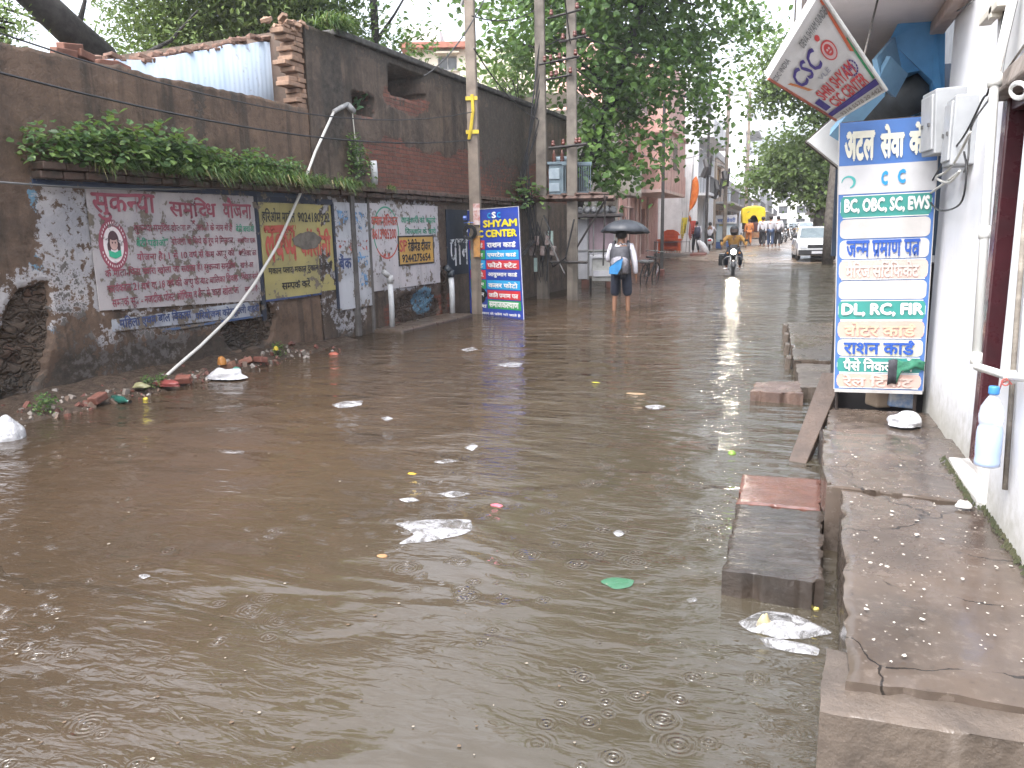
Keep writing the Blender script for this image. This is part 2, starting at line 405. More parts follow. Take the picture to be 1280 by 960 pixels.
# ================================================================ LEFT WALL  (local x runs along the wall, local -y faces the street)
WD = Vector((.06, 1, 0)).normalized(); WANG = math.atan2(WD.y, WD.x); WP = Vector((-6.38, 4.17, 0))
WN = Vector((WD.y, -WD.x, 0))
def W(px, py): q = ray(px, py); p = CAM+q*((WP-CAM).dot(WN)/q.dot(WN)); return (p-WP).dot(WD), p.z
def wallmat(name, p1, p2, brick_c=((.185, .062, .040), (.115, .044, .032))):
    t = NT(name); v = t.coord(); cx = t.coord(rot=(R(90), 0, 0))
    n1 = t.noise(v, 1.6, 7, .62); n2 = t.noise(v, 11, 8, .7); n3 = t.noise(t.coord(scale=(5, 5, .22)), 1.0, 6, .65)
    n5 = t.noise(v, 4.2, 6, .68); c = t.mix(t.ramp(n1, .38, .62), p1, p2); c = t.mix(t.ramp(n5, .5, .68, 0, .6), c, tuple(x*1.45 for x in p1)); c = t.mix(t.ramp(n5, .32, .46, .7, 0), c, tuple(x*.5 for x in p2)); c = t.mix(t.ramp(n2, .45, .75, 0, .5), c, tuple(x*1.5 for x in p1)); c = t.mix(t.ramp(n2, .25, .42, .6, 0), c, tuple(x*.4 for x in p2))
    c = t.mix(t.ramp(n3, .46, .68, 0, .8), c, (.030, .025, .020))
    br = t.n('TexBrick'); br.inputs['Scale'].default_value = 1; br.inputs['Brick Width'].default_value = .215; br.inputs['Row Height'].default_value = .066; br.inputs['Mortar Size'].default_value = .007; br.inputs['Mortar Smooth'].default_value = .4
    for k, q in (('Color1', brick_c[0]), ('Color2', brick_c[1]), ('Mortar', (.075, .06, .05))): br.inputs[k].default_value = q+(1,)
    wob = t.n('VectorMath', operation='ADD'); nv = t.n('TexNoise'); nv.inputs['Scale'].default_value = 6; t.l(v, nv.inputs['Vector'])
    sc_ = t.n('VectorMath', operation='SCALE'); sc_.inputs['Scale'].default_value = .03; t.l(nv.outputs['Color'], sc_.inputs[0]); t.l(cx, wob.inputs[0]); t.l(sc_.outputs[0], wob.inputs[1]); t.l(wob.outputs[0], br.inputs['Vector'])
    bc = t.mix(t.ramp(n2, .4, .7, 0, .7), br.outputs['Color'], t.mix(n1, (.055, .04, .032), (.2, .12, .09)))
    def at(nm): a = t.n('Attribute'); a.attribute_name = nm; return a.outputs['Fac']
    def mask(nm, amp=.55): return t.ramp(t.math('ADD', at(nm), t.math('MULTIPLY', t.math('SUBTRACT', n2, .5), amp*2)), .46, .54)
    c = t.mix(mask('brick', .45), c, bc)
    vr = t.n('TexVoronoi'); vr.inputs['Scale'].default_value = 1; wv = t.n('VectorMath', operation='ADD'); wv2 = t.n('VectorMath', operation='SCALE'); wv2.inputs['Scale'].default_value = 3.2; t.l(nv.outputs['Color'], wv2.inputs[0]); t.l(t.coord(scale=(6, 6, 17)), wv.inputs[0]); t.l(wv2.outputs[0], wv.inputs[1]); t.l(wv.outputs[0], vr.inputs['Vector'])
    ve = t.n('TexVoronoi', feature='DISTANCE_TO_EDGE'); ve.inputs['Scale'].default_value = 1; t.l(wv.outputs[0], ve.inputs['Vector']); vc = t.n('SeparateColor'); t.l(vr.outputs['Color'], vc.inputs[0])
    rubc = t.mix(vc.outputs[0], (.045, .034, .026), t.mix(vc.outputs[1], (.16, .085, .058), (.15, .115, .088))); rubc = t.mix(t.ramp(ve.outputs['Distance'], .10, .0), rubc, (.012, .01, .008)); rubc = t.mix(t.ramp(n2, .4, .7, 0, .6), rubc, (.06, .046, .036)); rubc = t.mix(t.ramp(n5, .36, .52, 0, .92), rubc, t.mix(n2, (.05, .037, .028), (.12, .085, .06))); rubm = mask('rubble', .3)
    c = t.mix(rubm, c, rubc)
    c = t.mix(mask('blue', .9), c, t.mix(n2, (.07, .17, .27), (.16, .28, .36)))
    c = t.mix(mask('white', .9), c, t.mix(t.ramp(n1, .3, .7), (.42, .40, .40), (.26, .26, .28)))
    c = t.mix(t.math('MULTIPLY', mask('dark', 1.1), .85), c, t.mix(t.ramp(n2, .3, .7), (.014, .013, .012), (.075, .062, .05)))  # 'dark' covers wall stains and the shade painted inside the window holes
    t.l(c, t.b.inputs['Base Color']); t.b.inputs['Roughness'].default_value = .62; setspec(t.b, .3)
    hb = t.math('ADD', t.math('MULTIPLY', n2, .7), t.math('MULTIPLY', t.math('MULTIPLY', br.outputs['Fac'], mask('brick', .45)), -.5))
    t.bump(t.math('ADD', t.math('ADD', hb, t.math('MULTIPLY', n5, .5)), t.math('MULTIPLY', t.math('MULTIPLY', t.ramp(ve.outputs['Distance'], 0, .2), rubm), 1.1)), .9, .035); return t.m
def blob(x, z, cx, cz, rx, rz):                       # 1 inside, 0 outside, soft
    return 1-sm(.6, 1.3, math.hypot((x-cx)/rx, (z-cz)/rz))
def relief_wall(name, parent, mat, s0, s1, st, top, depth, fn, thick=.32, zb=-.3, back=True):
    """front sheet with modelled relief; fn(s,z) -> dict of masks and 'in' (how far the face is sunk)"""
    nx = round((s1-s0)/st); zmax = max(top(s0+(s1-s0)*i/nx) for i in range(nx+1)); nzr = round((zmax-zb)/st)
    mb = MB(); A = {k: [] for k in ('brick', 'white', 'blue', 'dark', 'rubble')}
    for j in range(nzr+1):
        for i in range(nx+1):
            s_ = s0+(s1-s0)*i/nx; z = zb+(top(s_)-zb)*j/nzr; q = fn(s_, z)
            mb.v.append(Vector((s_, q.get('in', 0)+.008*fbm(s_*2.5, z*2.5, 5)+.004*nz3(s_*14, z*14, 2), z)))
            for k in A: A[k].append(q.get(k, 0))
    for j in range(nzr):
        for i in range(nx): q = j*(nx+1)+i; mb.f.append((q, q+1, q+nx+2, q+nx+1)); mb.mi.append(0)
    n0 = len(mb.v); k = nx+1
    for i in range(k):                                  # top and back
        s_ = s0+(s1-s0)*i/nx; mb.v += [Vector((s_, thick, top(s_))), Vector((s_, thick, zb))]
        for kk in A: A[kk] += [0, 0]
    for i in range(nx):
        a = nzr*k+i; b = n0+2*i; mb.f.append((a, a+1, b+2, b)); mb.mi.append(0)
        if back: mb.f.append((b, b+2, b+3, b+1)); mb.mi.append(0)
    for i, e in ((0, 0), (nx, 1)):
        col = [j*k+i for j in range(nzr+1)]; b = n0+2*i
        mb.f.append(tuple(col+[b, b+1]) if e else tuple(reversed(col+[b, b+1]))); mb.mi.append(0)
    o = mb.build(name, mat, parent, smooth=True)
    for kk in A:
        at_ = o.data.attributes.new(kk, 'FLOAT', 'POINT'); at_.data.foreach_set('value', A[kk])
    return o
low_wall = thing('boundary_wall', 'long low brown plastered wall whose painted Hindi notice panels face the flooded street', 'wall', WP, WANG)
def fnA(s, z):
    n = fbm(s*1.7, z*1.7, 1); d = {}
    cav = max(blob(s, z, .50+.35*z, .5, .25, .62), blob(s, z, 3.55, .42, .5, .3), .95*blob(s, z, -1.2, .7, 1.4, .5))
    cav = cav+.3*n+.28*fbm(s*6, z*6, 9) if cav > .05 else 0
    c = sm(.42, .56, cav); d['rubble'] = c
    d['in'] = .10*c*(.7+.6*nz3(s*7, z*16, 4))
    low = 1-sm(.55, 1.0, z+.25*n); d['in'] += -.03*low*(1-c)*max(0, nz3(s*3, z*3, 8))
    wht = max(.50*blob(s, z, 2.9, .55, 1.0, .14), .44*blob(s, z, 1.5, .35, .5, .4), .60*blob(s, z, 1.25, 1.45, .34, .8), .55*blob(s, z, .9, .95, .5, .35), .5*blob(s, z, 2.2, .45, .5, .32), .45*blob(s, z, .3, .55, .35, .25), .5*blob(s, z, .15, 1.15, .3, .25), .45*blob(s, z, 3.4, .62, .8, .2))*(1-c)
    band = .50*sm(.95, 1.1, s)*sm(.45, .95, z+.3*n)*(1-sm(1.98, 2.02, z)); wht = max(wht, band*(1-c))
    d['white'] = wht; d['blue'] = max(.52*blob(s, z, .98, 1.0, .18, .45), .5*blob(s, z, 1.0, 1.85, .07, .25), .45*blob(s, z, .2, .75, .4, .2))*(1-c)
    d['dark'] = .55*blob(s, z, 3.05, 2.75, .12, .5)+.45*blob(s, z, 3.6, 2.95, .06, .35)+.50*blob(s, z, 1.2, .1, 3.5, .3)+.42*sm(2.85, 3.15, z)+.46*blob(s, z, 2.6, .45, 1.2, .3)+.42*blob(s, z, 1.2, .7, .25, .8)
    return d
def topA(s): return 3.11+.03*fbm(s*2.2, 3)+.02*nz3(s*9, 1)
relief_wall('plaster', low_wall, wallmat('brown_plaster', (.128, .084, .058), (.078, .053, .038)), -7, 4.95, .04, topA, .3, fnA)
tall_wall = thing('brick_building', 'tall grey plastered brick building front with two broken window holes and a painted lower half', 'building', WP, WANG)
def fnB(s, z):
    n = fbm(s*1.5, z*1.5, 4); d = {'in': -.02}
    if 5.98+.05*n < s < 6.52+.06*n and 3.18+.04*n < z < 3.48+.03*n: d['in'] = 1.3; d['dark'] = .9  # sunk hole; its unlit interior is also painted dark
    if 6.95+.06*n < s < 8.05+.08*n and 3.60+.05*n < z < 3.98: d['in'] = 1.3; d['dark'] = .9  # larger hole, interior shade painted dark the same way
    edge = max(blob(s, z, 6.27, 3.33, .42, .3), blob(s, z, 7.5, 3.55, .9, .25))
    b = sm(5.7, 6.4, s)*sm(2.0, 2.2, z)*(1-sm(2.75, 3.0, z-.2*n+.2*sm(8, 10, s)*0))*(.75+.3*n)
    d['brick'] = max(b, .55*edge+.25*n if edge > .1 else 0, .7*(1-sm(.3, .6, z))*sm(6.3, 6.6, s)*(1-sm(8.6, 9, s)))
    if d['brick'] > .5 and z > 1: d['in'] += .012
    cav = max(blob(s, z, 7.5, .22, .85, .28), .9*blob(s, z, 8.5, .5, .12, .5)); c = sm(.45, .6, cav+.3*n+.25*fbm(s*6, z*6, 9) if cav > .05 else 0)
    d['rubble'] = c; d['in'] += .07*c*(.7+.6*nz3(s*7, z*16, 4))
    band = .50*sm(.45, .95, z+.3*n)*(1-sm(1.98, 2.02, z))*(1-sm(8.2, 8.5, s))
    d['white'] = max(band, .60*blob(s, z, 7.2, .75, 1.0, .22), .5*blob(s, z, 5.6, .4, .6, .5), .42*blob(s, z, 4.6, .5, .9, .3), .55*blob(s, z, 8.2, .95, .25, .45))*(1-.6*c)
    d['blue'] = .62*blob(s, z, 7.75, .35, .42, .28)
    d['dark'] = max(.85*blob(s, z, 5.5, 3.4, .28, .9), .68*sm(3.6, 4.1, z+.2*n), .62*blob(s, z, 11.3, 3.2, 1.6, 1.2), .5*blob(s, z, 6.0, 2.3, .2, 1), .5*blob(s, z, 8.9, 1.2, .25, 1.1), .5*(1-sm(.0, .35, z)))
    return d
def topB(s): return 4.15-.02*sm(8, 12, s)+.02*fbm(s*2, 8)-.25*sm(5.25, 5.1, s)*0
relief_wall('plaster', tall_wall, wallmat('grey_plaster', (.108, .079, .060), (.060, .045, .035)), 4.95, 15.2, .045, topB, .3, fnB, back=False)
mcap = M('wall_coping', (.06, .055, .05), (.025, .024, .022), 8, .6, .4)
mb = MB(); mb.b2((5.6, -.09, 4.13), (15.3, .36, 4.22)); mb.build('coping', mcap, tall_wall, bevel=.02)
mb = MB()                                                                          # side and roof depth of the building
mb.b2((4.97, 1.5, -.2), (15.2, 3.6, 4.1)); mb.b2((4.97, .305, -.2), (5.3, 1.49, 4.1)); mb.b2((5.31, .305, 4.02), (15.2, 1.49, 4.1)); mb.b2((14.9, .305, -.2), (15.2, 1.49, 4.0)); mb.build('side_wall', M('old_side_wall', (.15, .10, .075), (.09, .07, .055), 3, .7, .3), tall_wall)
# broken brick end of the tall wall
mb = MB()
for k in range(17):
    z = 3.10+k*.062; w_ = .20+.06*math.sin(k*1.9)+(.13 if k in (4, 5, 8, 9, 13, 14) else 0)+.004*k
    x1 = 4.99; n_ = 1+(k % 2)
    for q in range(n_): mb.box((x1-w_*(q+.5)/n_, .12+random.uniform(-.02, .02), z+.03), (w_/n_*.95, .22+random.uniform(-.03, .03), .056), (0, random.uniform(-.05, .05), random.uniform(-.06, .06)))
for k in range(34):
    mb.box((random.triangular(4.3, 5.25, 4.95), random.uniform(0, .3), 4.02+random.uniform(0, .12)), (random.uniform(.06, .15), .08, .05), (random.uniform(-.5, .5), random.uniform(-.5, .5), random.uniform(0, 3)))
mb.build('broken_brick_edge', M('raw_brick', (.30, .19, .13), (.19, .125, .088), 9, .8, .6), tall_wall, bevel=.006, seg=1)
# ledge of brick-on-edge running over the painted panels
mled = M('mossy_brick_ledge', (.105, .065, .05), (.04, .035, .028), 7, .65, .5)
def ledge(parent, s0, s1):
    mb = MB(); s_ = s0
    while s_ < s1-.02:
        L_ = min(.22, s1-s_)
        for zz, pr in ((2.045, .10), (2.115, .15)):
            mb.box((s_+L_/2, -pr/2+random.uniform(-.012, .012), zz+random.uniform(-.006, .006)), (L_-.008, pr+.05, .066), (0, random.uniform(-.02, .02), random.uniform(-.03, .03)))
        s_ += L_
    return mb.build('ledge', mled, parent, bevel=.008, seg=1)
ledge(low_wall, 1.0, 4.95); ledge(tall_wall, 4.95, 13.5)
mb = MB(); mb.b2((1.0, -.012, 1.95), (5.2, .02, 2.005)); mb.build('painted_border', wallpaint('navy_border', (.03, .045, .085), (.05, .06, .09), flake=.35), low_wall)

def sheet(parent, name, mat, s0, s1, z0, z1, out=.022, th=.012, skew=0.0):
    mb = MB(); y = -out
    mb.add([(s0, y, z0+skew), (s1, y, z0), (s1, y, z1), (s0, y, z1), (s0, y+th, z0+skew), (s1, y+th, z0), (s1, y+th, z1), (s0, y+th, z1)],
           [(0, 1, 2, 3), (1, 5, 6, 2), (4, 0, 3, 7), (3, 2, 6, 7), (4, 5, 1, 0)]); return mb.build(name, mat, parent)
UX, UY = (1, 0, 0), (0, 0, 1)
maroon = paint('maroon_wall_paint', (.20, .04, .062), .22); navyp = paint('navy_wall_paint', (.022, .04, .12), .22); redp = paint('red_wall_paint', (.33, .06, .04), .24)
blackp = paint('black_wall_paint', (.02, .018, .016), .17); greenp = paint('green_wall_paint', (.03, .20, .12), .18); whitep = paint('white_wall_paint', (.5, .52, .54), .28); bluep = paint('faded_blue_paint', (.10, .22, .38), .42)
OUT = -.026
# --- maroon lettered scheme panel
pk = sheet(low_wall, 'painted_panel', wallpaint('pink_white_wall_paint', (.42, .385, .385), (.32, .30, .31), flake=.42, streak=.55), 1.50, 3.76, .70, 1.945, skew=.10)
def wr(rows, y=OUT): return [(t_, (s0, y, z0), UX, UY, s1-s0, h) for t_, s0, s1, z0, h in rows]
lettering(pk, 'lettering', maroon, wr([('सुकन्या', 1.55, 2.28, 1.66, .25), ('समृद्धि', 2.47, 3.13, 1.64, .26), ('यौजना', 3.24, 3.70, 1.69, .22)]), bold=.022, jit=.05)
lettering(pk, 'lettering', maroon, wr([
    ('सुकन्या समृद्धि योजना बालिकाओं के नाम से है', 1.99, 3.36, 1.52, .115),
    ('योजना के लिये के रूप मे मिलकर', 2.45, 3.36, 1.375, .115),
    ('योजना है। 1 से 10 वर्ष से कम आयु की', 1.99, 3.36, 1.23, .115),
    ('के माता-पिता द्वारा खोला जा सकता है। सुकन्या समृद्धि', 1.60, 3.36, 1.085, .12),
    ('कार्यकाल 21 वर्ष या 18 वर्ष की आयु के बाद बालिका विवाह', 1.60, 3.38, .935, .125),
    ('सम्पर्क सूत्र - नजदीक पोस्ट ऑफिस व बैंक मे खाता खोला जा', 1.64, 3.38, .79, .135),
    ('समर्पित एक', 3.43, 3.73, 1.39, .085), ('बालिका का', 3.43, 3.73, 1.25, .085), ('खाते का', 3.44, 3.66, 1.11, .085), ('निवेशक बनने', 3.44, 3.73, .97, .085), ('सकता है', 3.48, 3.70, .82, .085)]), bold=.014, jit=.06)
lettering(pk, 'lettering', greenp, wr([('बेटी बचाओ', 3.42, 3.73, 1.53, .09), ('बेटी पढ़ाओ"', 2.0, 2.40, 1.375, .11)]), bold=.014, jit=.05)
mb = MB()                                                                          # emblem: ring, girl, book
C0 = Vector((1.735, -.0235, 1.42))
def disc(mb, c, rx, rz, n=28, y=0.0, a0=0, a1=360): mb.face([Vector((c.x+rx*math.cos(R(a0+(a1-a0)*k/n)), c.y-y, c.z+rz*math.sin(R(a0+(a1-a0)*k/n)))) for k in range(n+(a1-a0 < 360))])
disc(mb, C0, .165, .245); mb.m = 1; disc(mb, C0, .115, .175, y=.002); mb.m = 2; disc(mb, C0+Vector((0, 0, .04)), .062, .095, y=.004); disc(mb, C0+Vector((-.055, 0, -.02)), .02, .05, y=.004); disc(mb, C0+Vector((.055, 0, -.02)), .02, .05, y=.004)
mb.m = 3; disc(mb, C0+Vector((0, 0, .015)), .045, .066, y=.006); mb.m = 2; disc(mb, C0+Vector((-.018, 0, .02)), .007, .01, y=.008); disc(mb, C0+Vector((.018, 0, .02)), .007, .01, y=.008); disc(mb, C0+Vector((0, 0, .065)), .042, .022, y=.008)
mb.m = 4
for sg in (-1, 1): mb.face([C0+Vector(p) for p in ((0, -.010, -.135), (sg*.07, -.010, -.11), (sg*.07, -.010, -.05), (0, -.010, -.075))][::sg])
mb.m = 1
for k in range(14):
    a = R(20+k*10.5); disc(mb, C0+Vector((.138*math.cos(a), 0, .21*math.sin(a))), .006, .014, 5, y=.004)
    a = R(200+k*10.5); disc(mb, C0+Vector((.138*math.cos(a), 0, .21*math.sin(a))), .006, .014, 5, y=.004)
mb.build('emblem', [maroon, paint('emblem_white', (.55, .5, .5), .2), paint('emblem_hair', (.05, .02, .025), .2), paint('emblem_skin', (.42, .27, .24), .2), paint('emblem_green', (.02, .28, .16), .2)], pk)
# --- blue line under it
bl = sheet(low_wall, 'painted_strip', wallpaint('blue_strip_ground', (.36, .38, .42), (.22, .23, .27), flake=.55), 1.62, 3.72, .52, .70, out=.018, skew=.06)
lettering(bl, 'lettering', navyp, wr([('महिला एवम बाल विकास', 1.70, 2.62, .585, .135), ('परियोजना कोटपूतली शहरी', 2.68, 3.70, .55, .13)], -.021), bold=.02, jit=.05)
mb = MB(); mb.b2((2.2, -.022, .505), (3.75, .0, .53)); mb.build('painted_border', wallpaint('blue_rule', (.06, .10, .22), (.08, .12, .2), flake=.5), low_wall)
mb = MB(); mb.b2((3.765, -.027, .45), (3.825, .0, 1.95)); mb.build('painted_border', wallpaint('navy_band', (.022, .03, .055), (.03, .035, .05), flake=.3), low_wall)
# --- yellow plot-dealer panel
yl = sheet(low_wall, 'painted_panel', wallpaint('yellow_wall_paint', (.37, .32, .13), (.30, .265, .12), flake=.3, streak=.5), 3.84, 4.95, .70, 1.88)
yl2 = sheet(tall_wall, 'painted_panel', wallpaint('yellow_wall_paint_end', (.40, .34, .12), (.33, .29, .12), flake=.16, streak=.35), 4.952, 5.28, .72, 1.87)
lettering(yl, 'lettering', blackp, wr([('हरिओम मार्बल', 3.88, 4.50, 1.62, .19), ('9024180922', 4.56, 5.23, 1.65, .12), ('मकान प्लाट मकान दुकान के लिये', 3.92, 5.22, .98, .13), ('सम्पर्क करें', 4.15, 4.72, .80, .12)], -.027), bold=.02, jit=.06)
lettering(yl, 'lettering', redp, wr([('लक्ष्य', 3.90, 4.50, 1.17, .42), ('कॉलोनी', 4.58, 5.22, 1.20, .36)], -.027), bold=.032, jit=.05)
mb = MB(); mb.face([(4.72+.30*math.cos(a)*(1+.3*nz3(math.cos(a)*2, math.sin(a)*2)), -.0295, 1.41+.12*math.sin(a)*(1+.4*nz3(math.cos(a)*2+3, math.sin(a)*2))) for a in [R(12*k) for k in range(30)]])
mb.build('plaster_scar', M('grey_scar', (.16, .14, .115), (.1, .09, .075), 12, .7, .4), yl)
mb = MB(); mb.b2((3.83, -.026, .675), (4.95, 0, .70)); mb.build('painted_border', navyp, low_wall)
mb = MB(); mb.b2((5.285, -.046, .45), (5.325, 0, 1.9)); mb.b2((3.83, -.028, 1.885), (4.95, 0, 1.95)); mb.b2((4.95, -.046, 1.885), (5.3, 0, 1.95)); mb.build('painted_border', wallpaint('navy_band_two', (.022, .03, .055), (.03, .035, .05), flake=.3), tall_wall)
# --- white panel with faded blue and red words
wp = sheet(tall_wall, 'painted_panel', wallpaint('dirty_white_wall_paint', (.46, .47, .50), (.34, .35, .38), flake=.42), 5.33, 6.16, .42, 1.92, out=.045)
lettering(wp, 'lettering', bluep, wr([('आवास', 5.36, 5.66, 1.6, .2), ('ऋण', 5.8, 6.1, 1.55, .24), ('गैस', 5.82, 6.1, 1.02, .2), ('८७', 5.86, 6.04, .72, .2)], -.048), bold=.025, jit=.08)
lettering(wp, 'lettering', paint('faded_red', (.36, .10, .08), .5), wr([('माप तौल', 5.38, 6.1, 1.25, .2)], -.048), bold=.03, jit=.06)
lettering(wp, 'lettering', navyp, wr([('बैंक', 5.36, 5.66, 1.0, .2)], -.048), bold=.03, jit=.06)
mb = MB(); mb.b2((5.70, -.075, .0), (5.79, 0, 2.02)); mb.b2((6.14, -.055, .0), (6.20, 0, 2.02)); mb.build('pilaster', M('pilaster_plaster', (.12, .11, .105), (.07, .065, .06), 5, .6, .3), tall_wall, bevel=.008)
# --- white panel with a green ring
wq = sheet(tall_wall, 'painted_panel', wallpaint('pale_pink_wall_paint', (.48, .45, .46), (.39, .38, .39), flake=.36), 6.22, 8.32, .62, 1.93, out=.04, skew=0)
mb = MB(); N = 40; cc = (6.64, 1.49)
for k in range(N):
    a, b = 2*math.pi*k/N, 2*math.pi*(k+1)/N; mb.m = 0 if math.sin(a) > -.55 else 1
    mb.face([(cc[0]+.37*math.cos(a), -.0425, cc[1]+.40*math.sin(a)), (cc[0]+.37*math.cos(b), -.0425, cc[1]+.40*math.sin(b)), (cc[0]+.345*math.cos(b), -.0425, cc[1]+.375*math.sin(b)), (cc[0]+.345*math.cos(a), -.0425, cc[1]+.375*math.sin(a))][::-1])
mb.build('painted_ring', [greenp, redp], wq)
lettering(wq, 'lettering', redp, wr([('कमाल हॉस्पिटल', 6.24, 6.98, 1.58, .2), ('8613985200', 6.25, 6.92, 1.40, .15), ('हे है', 6.52, 6.72, 1.12, .06)], -.044), bold=.03, jit=.04)
lettering(wq, 'lettering', greenp, wr([('जानकारी को बढ़ाये', 7.08, 8.22, 1.62, .14), ('विज्ञान के लाये', 7.2, 8.22, 1.46, .11)], -.044), bold=.02, jit=.05)
sp = sheet(tall_wall, 'painted_panel', wallpaint('orange_yellow_wall_paint', (.50, .30, .075), (.42, .26, .08), flake=.14), 6.98, 8.10, .985, 1.42, out=.046)
mb = MB()
for a in ((6.96, .965, 8.12, .99), (6.96, 1.415, 8.12, 1.44), (6.96, .99, 6.985, 1.415), (8.095, .99, 8.12, 1.415)): mb.b2((a[0], -.05, a[1]), (a[2], -.02, a[3]))
mb.build('painted_border', blackp, sp)
lettering(sp, 'lettering', redp, wr([('SP', 7.0, 7.22, 1.19, .18)], -.05), bold=.03)
lettering(sp, 'lettering', blackp, wr([('रेडीमेड दीवार', 7.26, 8.0, 1.18, .2), ('9244275654', 7.06, 7.98, 1.02, .12)], -.05), bold=.03, jit=.04)
dk = sheet(tall_wall, 'painted_panel', wallpaint('navy_black_wall_paint', (.018, .026, .04), (.03, .04, .055), dirt=(.06, .055, .05), flake=.1), 8.62, 9.95, .72, 1.88, out=.04)
lettering(dk, 'lettering', whitep, wr([('पानी', 8.72, 9.6, .9, .66)], -.044), bold=.012, jit=.06)
# low plinth in front of the white panel
mb = MB(); mb.b2((6.15, -.55, -.3), (8.55, -.0, .06)); tag(mb.build('plinth', M('wet_plinth', (.10, .075, .058), (.06, .048, .04), 4, .35, .4), bevel=.03), 'low wet mud-brown concrete plinth at the foot of the wall, below the green ring painting', 'plinth'); bpy.data.objects['plinth'].matrix_world = Matrix.Translation(WP)@Matrix.Rotation(WANG, 4, 'Z')
WM = Matrix.Translation(WP)@Matrix.Rotation(WANG, 4, 'Z')
def onwall(s_, out, z): return WM@Vector((s_, -out, z))
# corrugated tin sheet behind the low wall
t = NT('galvanised_tin'); v = t.coord(); n1 = t.noise(t.coord(scale=(3, 3, .35)), 1.5, 5); n2 = t.noise(v, 12, 5)
t.l(t.mix(t.ramp(n2, .62, .75, 0, .5), t.mix(t.ramp(n1, .35, .7), (.40, .47, .56), (.31, .38, .47)), (.16, .09, .05)), t.b.inputs['Base Color']); t.b.inputs['Roughness'].default_value = .45; t.b.inputs['Metallic'].default_value = .15
tin_m = t.m
mb = MB(); n_ = 240; z1f = lambda s_: 3.26+.78*sm(1.9, 5.6, s_)+.03*nz3(s_*3, 2)
for i in range(n_+1):
    s_ = 1.95+3.1*i/n_; y = .55+.0014*math.sin(s_*2*math.pi/.085)
    mb.v += [Vector((s_, y, 2.4)), Vector((s_, y, z1f(s_)))]
for i in range(n_): mb.f.append((2*i, 2*i+2, 2*i+3, 2*i+1)); mb.mi.append(0)
tin = mb.build('tin_sheet', tin_m, smooth=True); so_ = tin.modifiers.new('Solidify', 'SOLIDIFY'); so_.thickness = .002
tin.matrix_world = WM; tag(tin, 'pale blue corrugated tin sheet standing behind the low brown wall beside broken brickwork', 'metal sheet')
mb = MB()
for k in range(60):
    s_ = random.uniform(2.2, 4.95); mb.box((s_, .62+random.uniform(-.04, .04), z1f(s_)+random.uniform(-.02, .03)+(.05 if s_ > 4.3 else 0)), (random.uniform(.06, .16), .09, random.uniform(.03, .055)), (random.uniform(-.3, .3), random.uniform(-.3, .3), random.uniform(-.6, .6)))
mb.b2((2.4, .60, 2.4), (4.95, .8, 3.1))
for k in range(25): s_ = 2.4+k*.1; mb.b2((s_, .60, 3.0), (s_+.098, .8, z1f(s_)-.02-.03*(k % 3)))
o = mb.build('brick_parapet', M('parapet_brick', (.20, .115, .085), (.13, .085, .065), 9, .85, .5), bevel=.006, seg=1); o.matrix_world = WM; tag(o, 'crumbling red brick parapet along the top of the blue tin sheet', 'wall')
mb = MB()
for k, (s_, zz) in enumerate(((1.55, 3.16), (1.62, 3.22), (1.75, 3.17), (2.0, 3.14), (2.15, 3.13))): mb.box((s_, .1, zz), (.2, .11, .07), (random.uniform(-.2, .2), random.uniform(-.2, .2), random.uniform(-.5, .5)))
o = mb.build('brick_stack', M('loose_brick', (.2, .09, .06), (.12, .06, .045), 9, .8, .3), bevel=.006, seg=1); o.matrix_world = WM; tag(o, 'few loose bricks lying on top of the low brown wall near the leaning trunk', 'bricks')
# ================================================================ RIGHT SIDE: white house, slabs, signs
t = NT('lime_white_wall'); v = t.coord(); n1 = t.noise(v, 3, 6, .6); n2 = t.noise(t.coord(scale=(7, 7, .45)), 1.2, 6, .65); n3 = t.noise(v, 16, 6, .7)
c = t.mix(t.ramp(n1, .3, .7), (.72, .72, .74), (.65, .66, .69)); c = t.mix(t.ramp(n2, .52, .78, 0, .35), c, (.50, .49, .48)); c = t.mix(t.ramp(n3, .62, .70, 0, .5), c, (.5, .48, .45))
sp_ = t.n('SeparateXYZ'); t.l(v, sp_.inputs[0]); hgt = t.math('ADD', sp_.outputs['Z'], t.math('MULTIPLY', t.math('SUBTRACT', n3, .5), .35)); c = t.mix(t.ramp(hgt, .62, .28, 0, .75), c, t.mix(n3, (.22, .21, .15), (.48, .45, .38)))
t.l(c, t.b.inputs['Base Color']); t.b.inputs['Roughness'].default_value = .6; t.bump(t.math('ADD', n1, t.math('MULTIPLY', n3, .35)), .25, .015); white_m = t.m
whitef_m = M('lime_white_wall_dirty_foot', (.74, .74, .73), (.6, .6, .57), 4, .6, .15, streak=.25)
house = thing('white_house', 'whitewashed house front with a maroon door frame standing on the wet stone walkway', 'house', (0, 0, 0))
XF, XN = .85, .78
mb = MB()
mb.b2((XF, 4.13, -.3), (XF+.9, 5.66, 4.2))                         # pier between the door and the banner
mb.build('wall', white_m, house, bevel=.012)
mb = MB(); mb.b2((XN, -3, -.3), (XN+.97, 3.47, 4.2)); mb.build('wall', white_m, house, bevel=.015)
mb = MB(); mb.b2((XF+.02, 3.47, 2.02), (XF+.88, 4.13, 4.2)); mb.build('wall', white_m, house)
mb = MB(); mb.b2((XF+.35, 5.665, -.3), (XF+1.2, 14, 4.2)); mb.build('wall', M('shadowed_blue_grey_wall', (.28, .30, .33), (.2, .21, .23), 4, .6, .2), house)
mb = MB(); mb.b2((XF+.30, 3.47, .3), (XF+.36, 4.13, 2.02)); dr = mb.build('door', M('maroon_door', (.055, .018, .022), (.035, .012, .015), 5, .4, .1), house)
mb = MB()
for zz in (.55, 1.25): mb.b2((XF+.288, 3.6, zz), (XF+.30, 4.0, zz+.55))
